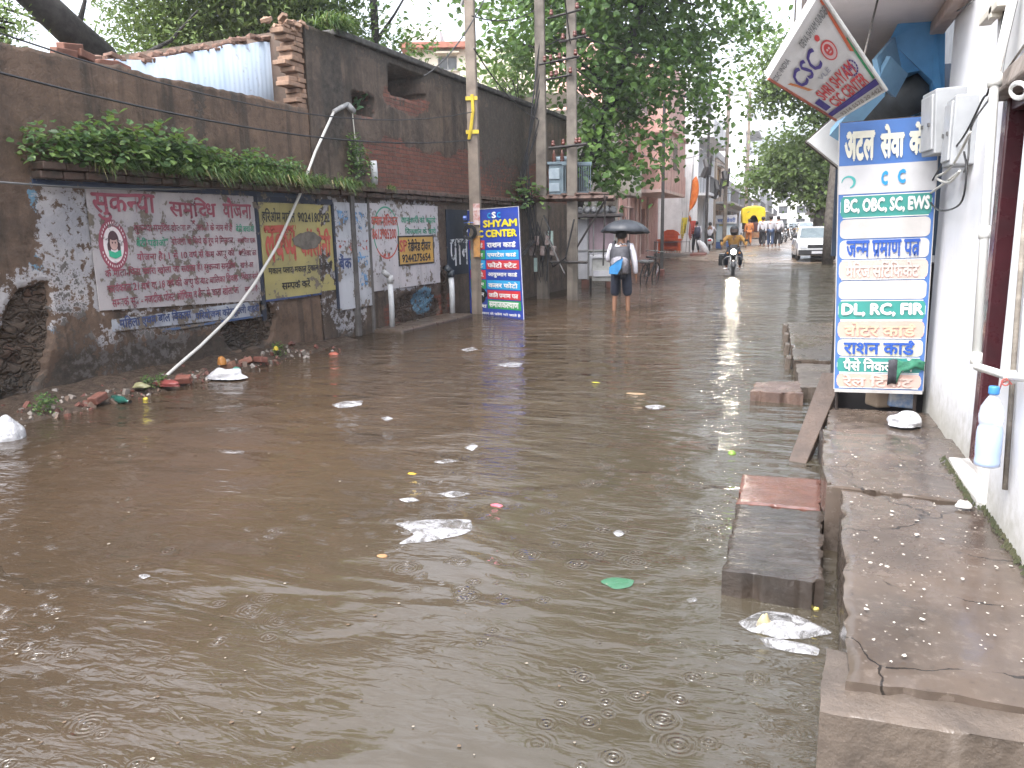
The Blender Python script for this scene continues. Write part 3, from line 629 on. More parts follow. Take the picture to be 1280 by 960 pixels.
mb.each('door_panel', M('maroon_door_panel', (.045, .015, .018), rough=.4), dr)
mm_ = M('maroon_frame_paint', (.075, .022, .028), (.05, .016, .02), 8, .3, .1, spec=.5)
mb = MB(); mb.b2((XF-.012, 4.03, .30), (XF+.1, 4.128, 2.0)); mb.b2((XF+.0, 3.475, .30), (XF+.1, 3.56, 2.0)); mb.b2((XF, 3.56, 1.93), (XF+.1, 4.03, 2.0)); mb.build('door_frame', mm_, house, bevel=.008)
t = NT('striped_marble'); v = t.coord(scale=(9, 1, 30)); n1 = t.noise(v, 1.2, 5, .6, .8)
t.l(t.mix(t.ramp(n1, .45, .62), (.62, .60, .56), (.30, .29, .28)), t.b.inputs['Base Color']); t.b.inputs['Roughness'].default_value = .25
mb = MB(); mb.b2((XF-.10, 3.475, .0), (XF+.3, 4.125, .345)); mb.build('threshold', t.m, house, bevel=.01)
mb = MB(); mb.b2((XF-.06, 3.475, -.05), (XF-.102, 4.0, .315)); mb.build('threshold', t.m, house, bevel=.006)
# lintel shade over the door: a broken concrete lip
mb = MB(); mb.add([(.72, 3.3, 1.97), (1.2, 3.3, 2.0), (1.2, 4.2, 2.0), (.77, 4.12, 1.98), (.74, 3.3, 2.06), (1.2, 3.3, 2.16), (1.2, 4.2, 2.16), (.79, 4.08, 2.08)], [(3, 2, 1, 0), (4, 5, 6, 7), (0, 1, 5, 4), (1, 2, 6, 5), (2, 3, 7, 6), (3, 0, 4, 7)])
mb.build('door_shade', M('bare_concrete_lip', (.27, .23, .20), (.17, .14, .12), 7, .7, .4), house, bevel=.012)
# balcony slab overhead
mb = MB(); mb.b2((-.03, 5.0, 2.74), (.86, 7.4, 2.86)); mb.b2((-.03, 5.0, 2.862), (.09, 7.4, 3.6)); mb.build('balcony', M('balcony_plaster', (.70, .64, .63), (.6, .55, .54), 3, .6, .15), house, bevel=.01)
mb = MB(); mb.b2((.76, 5.03, 2.66), (.847, 7.35, 2.737)); mb.build('balcony_beam', M('brown_beam', (.50, .40, .36), (.42, .33, .29), 5, .6, .2), house, bevel=.01)
# drain pipe with an elbow, a wooden conduit and brackets
pvc = M('white_pvc', (.74, .74, .72), (.66, .66, .62), 3, .3, .03, spec=.5)
P0, P1 = Vector((.70, 3.62, 2.02)), Vector((.70, 3.48, .93)); P2 = atX(1262, 471, .735); P3 = P2+(atX(1292, 473, .742)-P2)*5
mb = MB(); mb.tube([(.745, 3.64, 2.35), (.71, 3.63, 2.08), P0, P1], .017, 12); mb.tube([P1, P1+Vector((0, -.02, -.03)), P2, P3], .015, 10)
o = mb.build('drain_pipe', pvc, smooth=True); tag(o, 'white plastic drain pipe running down beside the maroon door frame and bending right', 'pipe')
mb = MB()
for p, a in ((P0.lerp(P1, .55), .022), (P1, .022), (P0.lerp(P1, .02), .026), (P2, .02)): mb.tube([p+Vector((0, .005, .022)), p-Vector((0, .004, .022))], a, 12)
mb.build('coupling', pvc, o, smooth=True)
mb = MB(); a_, b_ = atX(1283, 250, .765), atX(1256, 612, .765)
mb.tube([a_, a_.lerp(b_, .4)+Vector((0, .01, 0)), b_], .0095, 8); tag(mb.build('wooden_batten', M('grey_wood', (.26, .23, .19), (.15, .13, .11), 20, .7, .3), smooth=True), 'thin grey wooden stick fixed upright to the white wall right of the water bottle', 'stick')
# faded grey plate above the door
q = [atX(x, y, .772) for x, y in ((1243, 108), (1290, 40), (1290, -60), (1250, -30))]
mb = MB(); mb.add([p for p in q]+[p+Vector((.01, 0, 0)) for p in q], [(0, 1, 2, 3), (7, 6, 5, 4), (1, 0, 4, 5), (2, 1, 5, 6), (3, 2, 6, 7), (0, 3, 7, 4)])
fp = mb.build('name_plate', M('faded_plate', (.55, .55, .54), (.45, .45, .45), 6, .5, .1)); tag(fp, 'faded grey name plate with dark lettering high on the white wall above the door', 'sign')
lettering(fp, 'lettering', M('plate_ink', (.10, .10, .10), rough=.6, bump=0), [('गली', (.766, 3.42, 2.10), (0, -1, 0), (0, 0, 1), .17, .07), ('मकान नं', (.766, 3.42, 2.0), (0, -1, 0), (0, 0, 1), .2, .06)], bold=.01)
mb = MB(); a_ = atX(1255, 12, .77); mb.b2(a_+Vector((-.05, -.12, -.012)), a_+Vector((0, .22, .02))); mb.b2(a_+Vector((-.05, -.02, -.03)), a_+Vector((0, .03, .03))); tag(mb.build('wall_bracket', M('cream_bracket', (.62, .58, .5), (.5, .46, .4)), bevel=.004), 'small cream bracket fixed to the white wall high above the door', 'bracket')

# ---- walkway slabs
t = NT('wet_stone'); v = t.coord('Object'); n1 = t.noise(v, 2.2, 6, .6); n2 = t.noise(v, 17, 6, .65); n3 = t.noise(v, .9, 3)
c = t.mix(t.ramp(n1, .3, .7), (.108, .081, .063), (.062, .049, .040)); c = t.mix(t.ramp(n2, .5, .75, 0, .7), c, (.155, .125, .103)); c = t.mix(t.ramp(n2, .25, .42, .6, 0), c, (.040, .033, .028)); c = t.mix(t.ramp(n3, .48, .62, 0, .75), c, (.052, .042, .036))
vo = t.n('TexVoronoi'); vo.inputs['Scale'].default_value = 26; t.l(v, vo.inputs['Vector']); sp_ = t.math('MULTIPLY', t.ramp(vo.outputs['Distance'], .16, .10), t.ramp(n1, .45, .6))
ce = t.n('TexVoronoi', feature='DISTANCE_TO_EDGE'); ce.inputs['Scale'].default_value = 1.7; wa = t.n('VectorMath', operation='ADD'); nw = t.n('TexNoise'); nw.inputs['Scale'].default_value = 4; nw.inputs['Detail'].default_value = 5; t.l(v, nw.inputs['Vector']); t.l(v, wa.inputs[0]); ws_ = t.n('VectorMath', operation='SCALE'); ws_.inputs['Scale'].default_value = .35; t.l(nw.outputs['Color'], ws_.inputs[0]); t.l(ws_.outputs[0], wa.inputs[1]); t.l(wa.outputs[0], ce.inputs['Vector'])
ck = t.math('MULTIPLY', t.ramp(ce.outputs['Distance'], .012, .004), t.ramp(n1, .42, .5)); c = t.mix(ck, c, (.02, .016, .013)); c = t.mix(t.math('MULTIPLY', sp_, .25), c, (.3, .26, .22)); t.l(c, t.b.inputs['Base Color'])
t.l(t.ramp(t.math('ADD', t.math('MULTIPLY', n3, .6), t.math('MULTIPLY', n2, .4)), .38, .62, .06, .38), t.b.inputs['Roughness']); setspec(t.b, .5)
t.bump(t.math('ADD', n1, t.math('MULTIPLY', n2, .5)), .3, .012); stone = t.m
t = NT('pooled_stone'); v = t.coord('Object'); n1 = t.noise(v, 3.2, 6, .6); n2 = t.noise(t.coord(scale=(6, 14, 6)), 1.5, 4, .6, .5)
t.l(t.mix(t.ramp(n1, .3, .7), (.062, .047, .038), (.032, .026, .022)), t.b.inputs['Base Color']); t.l(t.ramp(n1, .35, .6, .02, .22), t.b.inputs['Roughness']); setspec(t.b, .6); t.bump(t.math('ADD', n2, t.math('MULTIPLY', n1, .6)), .35, .03); pooled = t.m
red_st = M('wet_red_sandstone', (.17, .078, .06), (.105, .052, .042), 6, .12, .25, spec=.6)
rimc = M('concrete_rim', (.125, .100, .081), (.068, .055, .046), 6, .34, .6)
def slab(name, mat, corners, z0, z1, label, cat='slab', div=30, rough=.020, bevel=.012):
    """stone slab over four ground corners (near-left, near-right, far-right, far-left) with a worn surface"""
    mb = MB(); c = [Vector(p).to_3d() for p in corners]; zt = z1 if isinstance(z1, (list, tuple)) else [z1]*4
    n = div; k = n+1
    for j in range(k):
        for i in range(k):
            a, b = i/n, j/n; w = ((1-a)*(1-b), a*(1-b), a*b, (1-a)*b); p = sum((c[q]*w[q] for q in range(4)), Vector()); z = sum(zt[q]*w[q] for q in range(4))
            e = min(a, 1-a, b, 1-b) < .001
            ch = max(0, nz3(p.x*16, p.y*16, 6)-.12)*2.2; p.x += ((.22*fbm(p.x*9, p.y*9, zt[0])+(.5-a)*2*ch*.5)*rough*2) if e else 0; p.y += ((.22*nz3(p.x*14, p.y*14, 3)+(.5-b)*2*ch*.5)*rough*2) if e else 0
            mb.v.append(Vector((p.x, p.y, z+rough*.35*fbm(p.x*4, p.y*4, 2)-((.004+.35*ch*rough) if e else 0))))
    for j in range(n):
        for i in range(n): mb.f.append((j*k+i, j*k+i+1, (j+1)*k+i+1, (j+1)*k+i)); mb.mi.append(0)
    ring = [i for i in range(k)]+[j*k+n for j in range(1, k)]+[n*k+i for i in range(n-1, -1, -1)]+[j*k for j in range(n-1, 0, -1)]
    b0 = len(mb.v)
    for q in ring: mb.v.append(Vector((mb.v[q].x, mb.v[q].y, z0+.01*nz3(mb.v[q].x*8, mb.v[q].y*8))))
    m_ = len(ring)
    for q in range(m_): mb.f.append((ring[q], b0+q, b0+(q+1) % m_, ring[(q+1) % m_])); mb.mi.append(0)
    mb.f.append(tuple(b0+q for q in range(m_-1, -1, -1))); mb.mi.append(0)
    o = mb.build(name, mat, smooth=True); e_ = o.modifiers.new('EdgeSplit', 'EDGE_SPLIT'); e_.split_angle = R(38)
    return tag(o, label, cat)
slab('walkway_block', rimc, [(.115, 1.93), (.95, 1.90), (.95, 2.02), (.14, 2.24)], -.25, [.245, .275, .30, .26], 'nearest concrete block with a pale rounded rim at the front end of the walkway', 'kerb block', rough=.012)
slab('walkway_slab', stone, [(.183, 2.04), (.90, 2.02), (.86, 3.50), (.245, 3.60)], -.2, [.285, .302, .315, .30], 'large brown walkway slab spotted with white flecks, nearest the front', 'slab')
slab('walkway_slab', stone, [(.185, 3.62), (.84, 3.52), (.80, 3.92), (.185, 3.95)], -.2, [.305, .315, .32, .31], 'narrow strip of walkway paving beside the marble threshold', 'slab')
slab('walkway_slab', stone, [(.185, 3.96), (.86, 3.93), (.86, 4.62), (.205, 4.70)], -.2, [.295, .31, .315, .305], 'broad smooth brown walkway slab next to the sloping red sandstone', 'slab')
slab('walkway_slab', stone, [(.225, 4.74), (.86, 4.66), (.86, 5.42), (.27, 5.5)], -.2, [.26, .275, .275, .265], 'sunken dark walkway slab at the feet of the banner', 'slab')
mb = MB(); mb.b2((.262, 2.2, -.3), (1.1, 5.4, .2)); tag(mb.build('masonry_block', M('dark_wet_masonry', (.05, .04, .034), (.03, .035, .022), 8, .4, .6), bevel=.01), 'dark mossy masonry carrying the walkway slabs above the water', 'masonry')
slab('stone_step', pooled, [(-.215, 3.02), (.165, 2.98), (.185, 3.80), (-.215, 3.82)], -.2, [.105, .125, .12, .11], 'wet grey stone step with pooled rain beside the walkway', 'step')
slab('stone_step', red_st, [(-.215, 3.83), (.175, 3.81), (.20, 4.52), (-.225, 4.52)], -.2, [.11, .12, .055, .05], 'wet red sandstone step slab sloping into the water', 'step', rough=.012)
slab('raised_slab', stone, [(.045, 8.2), (.75, 8.2), (.75, 11.4), (-.04, 11.4)], -.2, [.14, .15, .16, .15], 'long raised stone platform beyond the banner at the edge of the water', 'platform', rough=.02)
slab('raised_slab', rimc, [(.10, 6.95), (.8, 6.95), (.75, 8.15), (.06, 8.15)], -.2, [.11, .13, .13, .11], 'uneven stone slab in front of the long raised platform', 'slab', rough=.025)
for k in range(4):
    y = 8.5+k*.95; mb = MB(); mb.box((-.02-.022*k, y, -.04), (.06, .16, .34), (0, .12, .03*k)); tag(mb.build('edge_stone', rimc, bevel=.015), 'upright edge stone leaning on the side of the long raised platform', 'stone', group='edge stones along the raised platform')
br_ = slab('broken_slab', M('broken_red_stone', (.14, .092, .072), (.09, .06, .05), 8, .3, .5), [(-.30, 6.78), (.12, 6.70), (.10, 7.25), (-.28, 7.15)], -.06, [.085, .10, .11, .09], 'broken reddish stone slab jutting out over the water below the platform', 'slab', rough=.03)
# leaning plank
a_, b_ = G(1000, 575, 0), atY(1042, 470, 5.75); mb = MB()
ux = (b_-a_).normalized(); sd_ = Vector((1, -.35, 0)).normalized(); nn_ = ux.cross(sd_).normalized(); sd_ = nn_.cross(ux).normalized()
L_ = (b_-a_).length+.08; a2 = a_-ux*.08
mb.add([a2+ux*p+sd_*q+nn_*r_ for r_ in (-.03, .03) for p, q in ((0, -.055), (L_, -.075), (L_, .075), (0, .055))], [(3, 2, 1, 0), (4, 5, 6, 7), (0, 1, 5, 4), (1, 2, 6, 5), (2, 3, 7, 6), (3, 0, 4, 7)])
tag(mb.build('leaning_plank', M('wet_brown_plank', (.10, .073, .058), (.06, .045, .037), 9, .35, .4), bevel=.006), 'brown stone plank leaning from the water up against the walkway edge', 'plank')
mb = MB(); mb.b2((.205, 5.02, -.2), (.30, 5.30, .16)); tag(mb.build('support_stone', M('dark_support', (.04, .032, .028), (.025, .02, .018)), bevel=.01), 'dark stone block standing in the water behind the leaning plank', 'stone')
# crumbs and lime flecks on the slabs
mb = MB(); random.seed(5)
for k in range(250):
    y = random.triangular(2.1, 5.3, 2.4); x = random.uniform(.23, .84); s_ = random.choice((.002, .0025, .003, .004, .004, .005, .008)); n_ = random.randint(5, 7); z = (.306 if 2.6 < y < 4.7 else (.296 if y < 2.6 else .277))+.006
    mb.face([(x+s_*random.uniform(.6, 1.3)*math.cos(2*math.pi*q/n_), y+s_*random.uniform(.7, 1.6)*math.sin(2*math.pi*q/n_), z+random.uniform(0, .002)) for q in range(n_)])
tag(mb.build('lime_flecks', M('lime_fleck', (.50, .46, .41), (.38, .33, .28), 30, .6, 0)), kind='stuff')
mb = MB()
for k in range(500):
    y = random.uniform(2.4, 4.2); x = (XN if y < 3.47 else XF-.1)-abs(random.gauss(0, .012)); s_ = random.uniform(.002, .006)
    mb.face([(x-s_, y-s_, .318), (x+s_, y-s_*.5, .32), (x+s_*.6, y+s_, .326+s_), (x-s_, y+s_, .32)])
tag(mb.build('moss', M('moss', (.035, .045, .018), (.06, .055, .03), 20, .9, 0)), kind='stuff')

# ---- the service banner in front of the pier
YS = 5.40
BL, BR, TL, TR = atY(1043, 486, YS), atY(1153, 489, YS), atY(1050, 154, YS), atY(1168, 147, YS)
sgn = thing('service_banner', 'tall blue and white service banner with coloured Hindi strips on the walkway', 'banner', BL)
bx = (BR-BL); bw = bx.length; bx.normalize(); by = (TL-BL); bh = by.length; by.normalize(); O0 = Vector((0, 0, 0))
def bn(u, v, off=0.0): return O0+bx*(u*bw*(1+.06*v))+by*(v*bh)-Vector((0, 1, 0))*off
def bquad(mb, u0, u1, v0, v1, off, rnd=0):
    if not rnd: mb.face([bn(u0, v0, off), bn(u1, v0, off), bn(u1, v1, off), bn(u0, v1, off)]); return
    ru, rv = rnd*bh/bw, rnd; pts = []
    for cx_, cy_, a0 in ((u1-ru, v1-rv, 0), (u0+ru, v1-rv, 90), (u0+ru, v0+rv, 180), (u1-ru, v0+rv, 270)):
        for q in range(5): a = R(a0+22.5*q); pts.append(bn(cx_+ru*math.cos(a), cy_+rv*math.sin(a), off))
    mb.face(pts)
def vinyl(name, c, c2=None, rough=.42): return M(name, c, c2 or tuple(x*.78+.012 for x in c), 3.2, rough, .06, spec=.35, streak=.16)
bluev = vinyl('blue_vinyl', (.075, .18, .46)); whitev = vinyl('white_vinyl', (.58, .58, .59)); tealv = vinyl('teal_vinyl', (.05, .28, .245)); peachv = vinyl('faded_peach_vinyl', (.64, .45, .39), (.57, .43, .38)); creamv = vinyl('cream_vinyl', (.55, .54, .45)); orangev = vinyl('orange_vinyl', (.62, .38, .31), (.55, .38, .33)); fadedw = vinyl('faded_white_vinyl', (.54, .52, .50))
mb = MB(); bquad(mb, 0, 1, 0, 1, 0); pts = mb.v[:]; mb = MB(); mb.add(pts+[p+Vector((0, .012, 0)) for p in pts], [(0, 1, 2, 3), (7, 6, 5, 4), (1, 0, 4, 5), (2, 1, 5, 6), (3, 2, 6, 7), (0, 3, 7, 4)])
pan = mb.build('panel', bluev, sgn)
mb = MB()
for u in (.03, .93): mb.tube([bn(u, -.105, -.03), bn(u, 1.0, -.03)], .011, 6)
for v_ in (0.0, .5, 1.0): mb.tube([bn(.02, v_, -.03), bn(.95, v_, -.03)], .009, 6)
mb.build('frame', M('dark_iron', (.035, .025, .022), (.02, .016, .014), 12, .5, .2), sgn)
mb = MB()
for u0, u1, v0, v1 in ((-.012, 0, 0, 1), (0, 1, -.012, .002), (1, 1.01, 0, 1)): bquad(mb, u0, u1, v0, v1, .003)
mb.build('edge_strip', M('pale_edge', (.5, .48, .46), rough=.5), sgn)
mb = MB(); bquad(mb, 0, 1, .742, .845, .003); ws = mb.build('white_strip', whitev, sgn)
def txt(par, s_, u0, u1, v0, v1, mat, bold=.03, off=.009, name='lettering'):
    mb = MB(); letters(mb, s_, bn(u0, v0, off), bx, by, (u1-u0)*bw*(1+.06*v0), (v1-v0)*bh, bold=bold); return mb.build(name, mat, par)
navyi, creami, whitei = vinyl('navy_ink', (.03, .10, .42)), vinyl('cream_ink', (.75, .74, .62)), vinyl('white_ink', (.78, .78, .76))
txt(pan, 'अटल', .06, .36, .866, .960, creami, .05); txt(pan, 'सेवा', .43, .66, .868, .978, creami, .05); txt(pan, 'केन्द्र', .72, 1.0, .868, .978, creami, .05)
cb = vinyl('csc_blue_ink', (.03, .30, .66)); txt(ws, 'C', .45, .51, .772, .816, cb, .06); txt(ws, 'C', .62, .69, .775, .819, cb, .06)
mb = MB()
for k in range(14):
    a, b = R(-70+18*k), R(-70+18*(k+1)); c_ = lambda ang, r_: bn(.10+r_*math.cos(ang)*.9, .785+r_*math.sin(ang)*.28, .006)
    wd = .035*(1-abs(k-5)/11); mb.face([c_(a, .075-wd/2), c_(b, .075-wd/2), c_(b, .075+wd/2), c_(a, .075+wd/2)][::-1])
mb.build('emblem', vinyl('emblem_teal', (.08, .42, .40)), ws)
rows = [('BC, OBC, SC, EWS', tealv, whitei, .655, .735), (None, fadedw, None, .578, .650), ('जन्म प्रमाण पत्र', whitev, navyi, .502, .573), ('मैरिज सर्टिफिकेट', peachv, vinyl('pale_ink', (.72, .60, .55)), .425, .497), (None, fadedw, None, .350, .420),
        ('DL, RC, FIR', tealv, whitei, .272, .345), ('वोटर कार्ड', orangev, vinyl('cream_peach_ink', (.72, .50, .36)), .202, .268), ('राशन कार्ड', creamv, navyi, .132, .197), ('पैसे निकलवायें', tealv, whitei, .068, .127), ('रेल टिकट', orangev, vinyl('dull_white_ink', (.66, .52, .46)), .008, .063)]
for s_, mt_, ink, v0, v1 in rows:
    mb = MB(); bquad(mb, .025, .975, v0, v1, .003, .018); st_ = mb.build('service_strip', mt_, sgn)
    mb = MB()                                                      # white outline of the strip
    if mt_ in (tealv, orangev, peachv):
        mb.m = 0
        for a in ((.05, .95, v0-.0015, v0+.0015), (.05, .95, v1-.0015, v1+.0015), (.0225, .0265, v0+.02, v1-.02), (.9735, .9775, v0+.02, v1-.02)): bquad(mb, *a, .0045)
        mb.build('strip_outline', whitei, st_)
    if s_:
        d_ = v1-v0; full = s_[0] in 'BD'; txt(st_, s_, .07 if full else .10, .95 if full else .88, v0+d_*(.2 if full else .12), v1-d_*(.16 if full else .06), ink, .05 if full else .03)
# cloth scrap hung over the banner edge
mb = MB(); c0 = bn(.70, .105, .03)
for i in range(9):
    for j in range(4):
        u_ = .60+.05*i; v_ = .12-.012*j+.006*math.sin(i*1.3)-(.02*j if i < 3 else 0); mb.v.append(bn(u_, v_, .03+.012*math.sin(i*1.1+j)))
for i in range(8):
    for j in range(3): q = i*4+j; mb.f.append((q, q+1, q+5, q+4)); mb.mi.append(0 if i > 1 else 1)
o = mb.build('rag', [M('green_rag', (.05, .24, .14), (.03, .12, .08), 20, .8, .3), M('dark_rag', (.05, .05, .06), rough=.8)], smooth=True); o.location = BL
o.modifiers.new('Solidify', 'SOLIDIFY').thickness = .004; tag(o, 'green and dark rag hung across the lower right of the service banner', 'rag')

# ---- tilted centre board above, a warped flex board: bilinear on four corners
Lc, Tc, Rc, Bc = D(960, 98, 4.55), D(1025, -9, 4.25), D(1107, 112, 4.75), D(1045, 150, 4.95)
tb = thing('tilted_sign_board', 'white sign board hanging askew under the balcony with red SHRI SHYAM lettering', 'sign', Lc)
bn_n = (Bc-Lc).cross(Tc-Lc).normalized()
if bn_n.y > 0: bn_n = -bn_n
def tp(u, v, off=0.0):            # u along the words, v upwards
    p = Bc*0; p = (Bc*(1-u)+Rc*u)*(1-v)+(Lc*(1-u)+Tc*u)*v; return p-Lc+bn_n*off
def tq(mb, u0, u1, v0, v1, off): mb.face([tp(u0, v0, off), tp(u1, v0, off), tp(u1, v1, off), tp(u0, v1, off)])
def tt(par, s_, u0, u1, v0, v1, mat, bold=.02, vert=False, ital=0):
    V, F = layout(s_); x0, x1 = min(v.x for v in V), max(v.x for v in V); y0, y1 = min(v.y for v in V), max(v.y for v in V); mb = MB()
    for k, (dx, dy) in enumerate(((-bold, 0), (bold, 0), (0, bold), (0, -bold))):
        pts = []
        for v in V:
            a, b = (v.x-x0+dx)/(x1-x0), (v.y-y0+dy)/(y1-y0); a += ital*(b-.5); pts.append(tp(u0+(u1-u0)*a, v0+(v1-v0)*b, .006+.0005*k))
        mb.add(pts, F)
    return mb.build('lettering', mat, par)
th = -bn_n*.05; mb = MB(); mb.v = [tp(i/8, j/8) for j in range(9) for i in range(9)]; mb.f = [(j*9+i, j*9+i+1, j*9+i+10, j*9+i+9) for j in range(8) for i in range(8)]; mb.mi = [0]*64
pts = [tp(0, 0), tp(1, 0), tp(1, 1), tp(0, 1)]; mb.add(pts+[p+th for p in pts], [(7, 6, 5, 4), (1, 0, 4, 5), (2, 1, 5, 6), (3, 2, 6, 7), (0, 3, 7, 4)]); fb = mb.build('board', vinyl('flex_white', (.62, .61, .60)), tb)
mb = MB(); mb.tube([tp(1, 0, .005), tp(1, 1, .005)], .012, 6); mb.tube([tp(0, 0, .003), tp(1, 0, .003)], .008, 6); mb.build('edge_strip', M('white_edge', (.7, .7, .68), rough=.4), tb)
mb = MB(); mb.tube([tp(0, 0, .003), tp(0, 1, .003)], .008, 6); mb.build('edge_strip', M('rusty_edge', (.35, .10, .06), (.2, .06, .04)), tb)
inkp, inkr, inkg = vinyl('purple_ink', (.05, .03, .20)), vinyl('red_ink', (.55, .05, .05)), vinyl('grey_ink', (.20, .20, .20))
tt(fb, 'CSC', .14, .55, .61, .81, inkp, .02, ital=.1); tt(fb, 'SHRI SHYAM', .17, .80, .32, .46, inkr, .03); tt(fb, 'CSC CENTER', .20, .85, .16, .29, inkr, .03)
tt(fb, 'DEVA SHYAM SUNDER', .50, .97, .86, .93, inkg, .02); tt(fb, 'CSC INDIA', .02, .3, .9, .96, inkg, .01); tt(fb, 'VLE', .36, .55, .51, .56, vinyl('grey_text', (.35, .35, .4)), .02)
mb = MB(); tq(mb, .0, 1, .085, .15, .005); mb.build('purple_bar', inkp, fb)
mb = MB(); tq(mb, .05, .15, .20, .38, .005); mb.build('purple_mark', inkp, fb)
tt(fb, '9314 5578 20 4421', .15, .95, .02, .065, vinyl('brown_text', (.30, .27, .24)), .02)
mb = MB(); mb.face([tp(.98, .97, .005), tp(.95, .97, .005), tp(.90, .50, .005), tp(.94, .47, .005)]); mb.build('red_stripe', vinyl('saffron_red', (.58, .12, .05)), fb)
mb = MB(); mb.face([tp(.985, .60, .0045), tp(.94, .60, .0045), tp(.93, .16, .0045), tp(.985, .16, .0045)][::1]); mb.build('green_stripe', vinyl('flag_green', (.03, .30, .12)), fb)
mb = MB()                                                                      # red round emblem
def tdisc(mb, u, v, ru, rv, off, n=20): mb.face([tp(u+ru*math.cos(2*math.pi*k/n), v+rv*math.sin(2*math.pi*k/n), off) for k in range(n)])
tdisc(mb, .70, .65, .095, .10, .005); mb.m = 1; tdisc(mb, .70, .65, .08, .085, .0062); mb.m = 0; tdisc(mb, .70, .66, .05, .06, .0072); mb.m = 1; tdisc(mb, .685, .67, .012, .012, .0082); tdisc(mb, .715, .67, .012, .012, .0082); tdisc(mb, .70, .635, .02, .008, .0082); mb.m = 0; tdisc(mb, .685, .81, .03, .03, .005)
mb.build('emblem', [inkr, vinyl('emblem_pink', (.6, .42, .42))], fb)
mb = MB()
for k in range(16):
    if k in (3, 4): continue
    a, b = 2*math.pi*k/16, 2*math.pi*(k+.8)/16; mb.face([tp(.77+.10*math.cos(q)*r_, .38+.085*math.sin(q)*r_, .005) for q, r_ in ((a, .8), (a, 1), (b, 1), (b, .8))])
mb.build('emblem', inkp, fb); tt(fb, 'सेतु', .73, .82, .35, .42, inkp, .03)
mb = MB()
for k in range(7): mb.face([tp(.06+.012*k, .78-.035*k, .005), tp(.10+.012*k, .76-.035*k, .005), tp(.10+.015*(k+1), .75-.035*(k+1), .005), tp(.07+.012*(k+1), .78-.035*(k+1), .005)])
mb.build('emblem', vinyl('orange_ink', (.6, .2, .05)), fb)
mb = MB(); p_ = tp(.5, .95, -.03); mb.tube([p_, p_+Vector((0, .1, .6))], .006, 6); mb.tube([tp(.95, .3, -.03), tp(.95, .3, -.03)+Vector((.1, .3, .5))], .006, 6); mb.build('hanging_rod', M('thin_iron', (.08, .07, .065)), tb)
# white diamond board behind
q = [D(*a) for a in ((1007, 178, 5.55), (1054, 216, 5.55), (1100, 175, 5.62), (1052, 138, 5.62))]; n_ = (q[1]-q[0]).cross(q[3]-q[0]).normalized()*.03
mb = MB(); mb.add(q+[p+n_ for p in q], [(0, 1, 2, 3), (7, 6, 5, 4), (1, 0, 4, 5), (2, 1, 5, 6), (3, 2, 6, 7), (0, 3, 7, 4)]); db = mb.build('blank_board', M('blank_white_board', (.70, .70, .69), (.62, .62, .6), 4, .5, .05)); tag(db, 'blank white board turned on its corner behind the top of the service banner', 'board')
mb = MB()
for a, b in ((0, 1), (0, 3)): mb.tube([q[a], q[b]], .008, 6)
mb.build('board_edge', M('dark_edge', (.05, .04, .035)), db)
# blue sheet-metal shutter hood
hood = thing('shutter_hood', 'blue sheet metal shutter hood under the balcony behind the hanging sign', 'shutter hood', (0, 0, 0))
blue_m = M('weathered_blue_sheet', (.095, .33, .64), (.07, .25, .50), 4, .42, .15, streak=.3); blue_l = M('pale_blue_sheet', (.22, .40, .56), (.17, .31, .46), 5, .45, .15); 
A = lambda x, y, d_: D(x, y, d_-.42)
mb = MB(); pr = [A(*p) for p in ((1182, 18, 5.75), (1168, 20, 5.75), (1122, 30, 5.8), (1112, 50, 5.85), (1113, 95, 5.9), (1150, 88, 5.85), (1166, 102, 5.8), (1169, 150, 5.75), (1180, 150, 5.75))]
mb.add(pr+[p+Vector((.02, 1.4, .02)) for p in pr], [tuple(range(9)), tuple(range(17, 8, -1))]+[(i+9, (i+1) % 9+9, (i+1) % 9, i) for i in range(9)]); mb.build('side_panel', blue_m, hood)
mb = MB(); mb.prism([(0, 0), (1, 0)][:0] or [(0, 0), (1, 0), (1, 1), (0, 1)], A(1090, 75, 5.6), A(1113, 48, 5.8)-A(1090, 75, 5.6), A(1098, 112, 5.6)-A(1090, 75, 5.6), .03)
mb.prism([(0, 0), (1, 0), (1, 1), (0, 1)], A(1108, 70, 5.6), A(1130, 92, 5.75)-A(1108, 70, 5.6), A(1092, 100, 5.6)-A(1108, 70, 5.6), .03); mb.build('front_panel', blue_l, hood)
mb = MB(); p1, p2 = A(1098, 110, 5.6), A(1046, 170, 5.85); mb.tube([p1, p2], .075, 4); mb.build('roller_cover', blue_l, hood)
mb = MB(); p1, p2 = A(1158, 112, 5.95), A(1070, 150, 6.9); mb.tube([p1, p2], .13, 12); mb.build('rolled_shutter', M('dark_rolled_shutter', (.05, .06, .07), (.03, .035, .04), 5, .5, .3), hood, smooth=True)
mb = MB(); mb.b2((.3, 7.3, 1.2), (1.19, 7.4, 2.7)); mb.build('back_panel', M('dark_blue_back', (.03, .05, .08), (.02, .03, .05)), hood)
# dark recess below the banner: counter with a shop sack
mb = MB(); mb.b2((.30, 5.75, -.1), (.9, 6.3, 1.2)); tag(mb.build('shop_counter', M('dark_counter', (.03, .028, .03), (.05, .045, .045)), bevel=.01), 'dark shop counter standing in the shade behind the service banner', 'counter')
mb = MB(); mb.box((.71, 5.6, .37), (.16, .12, .2), (0, .1, .2)); o = mb.build('blue_carton', M('blue_white_carton', (.12, .22, .40), (.5, .5, .5), 14, .6, .1), bevel=.01); tag(o, 'small blue and white carton half hidden below the banner', 'carton')
mb = MB(); mb.box((.58, 5.62, .33), (.12, .14, .14), (0, 0, .5)); tag(mb.build('tan_block', M('tan_block', (.33, .25, .18), (.22, .17, .13)), bevel=.015), 'tan stone block under the middle of the banner', 'stone')

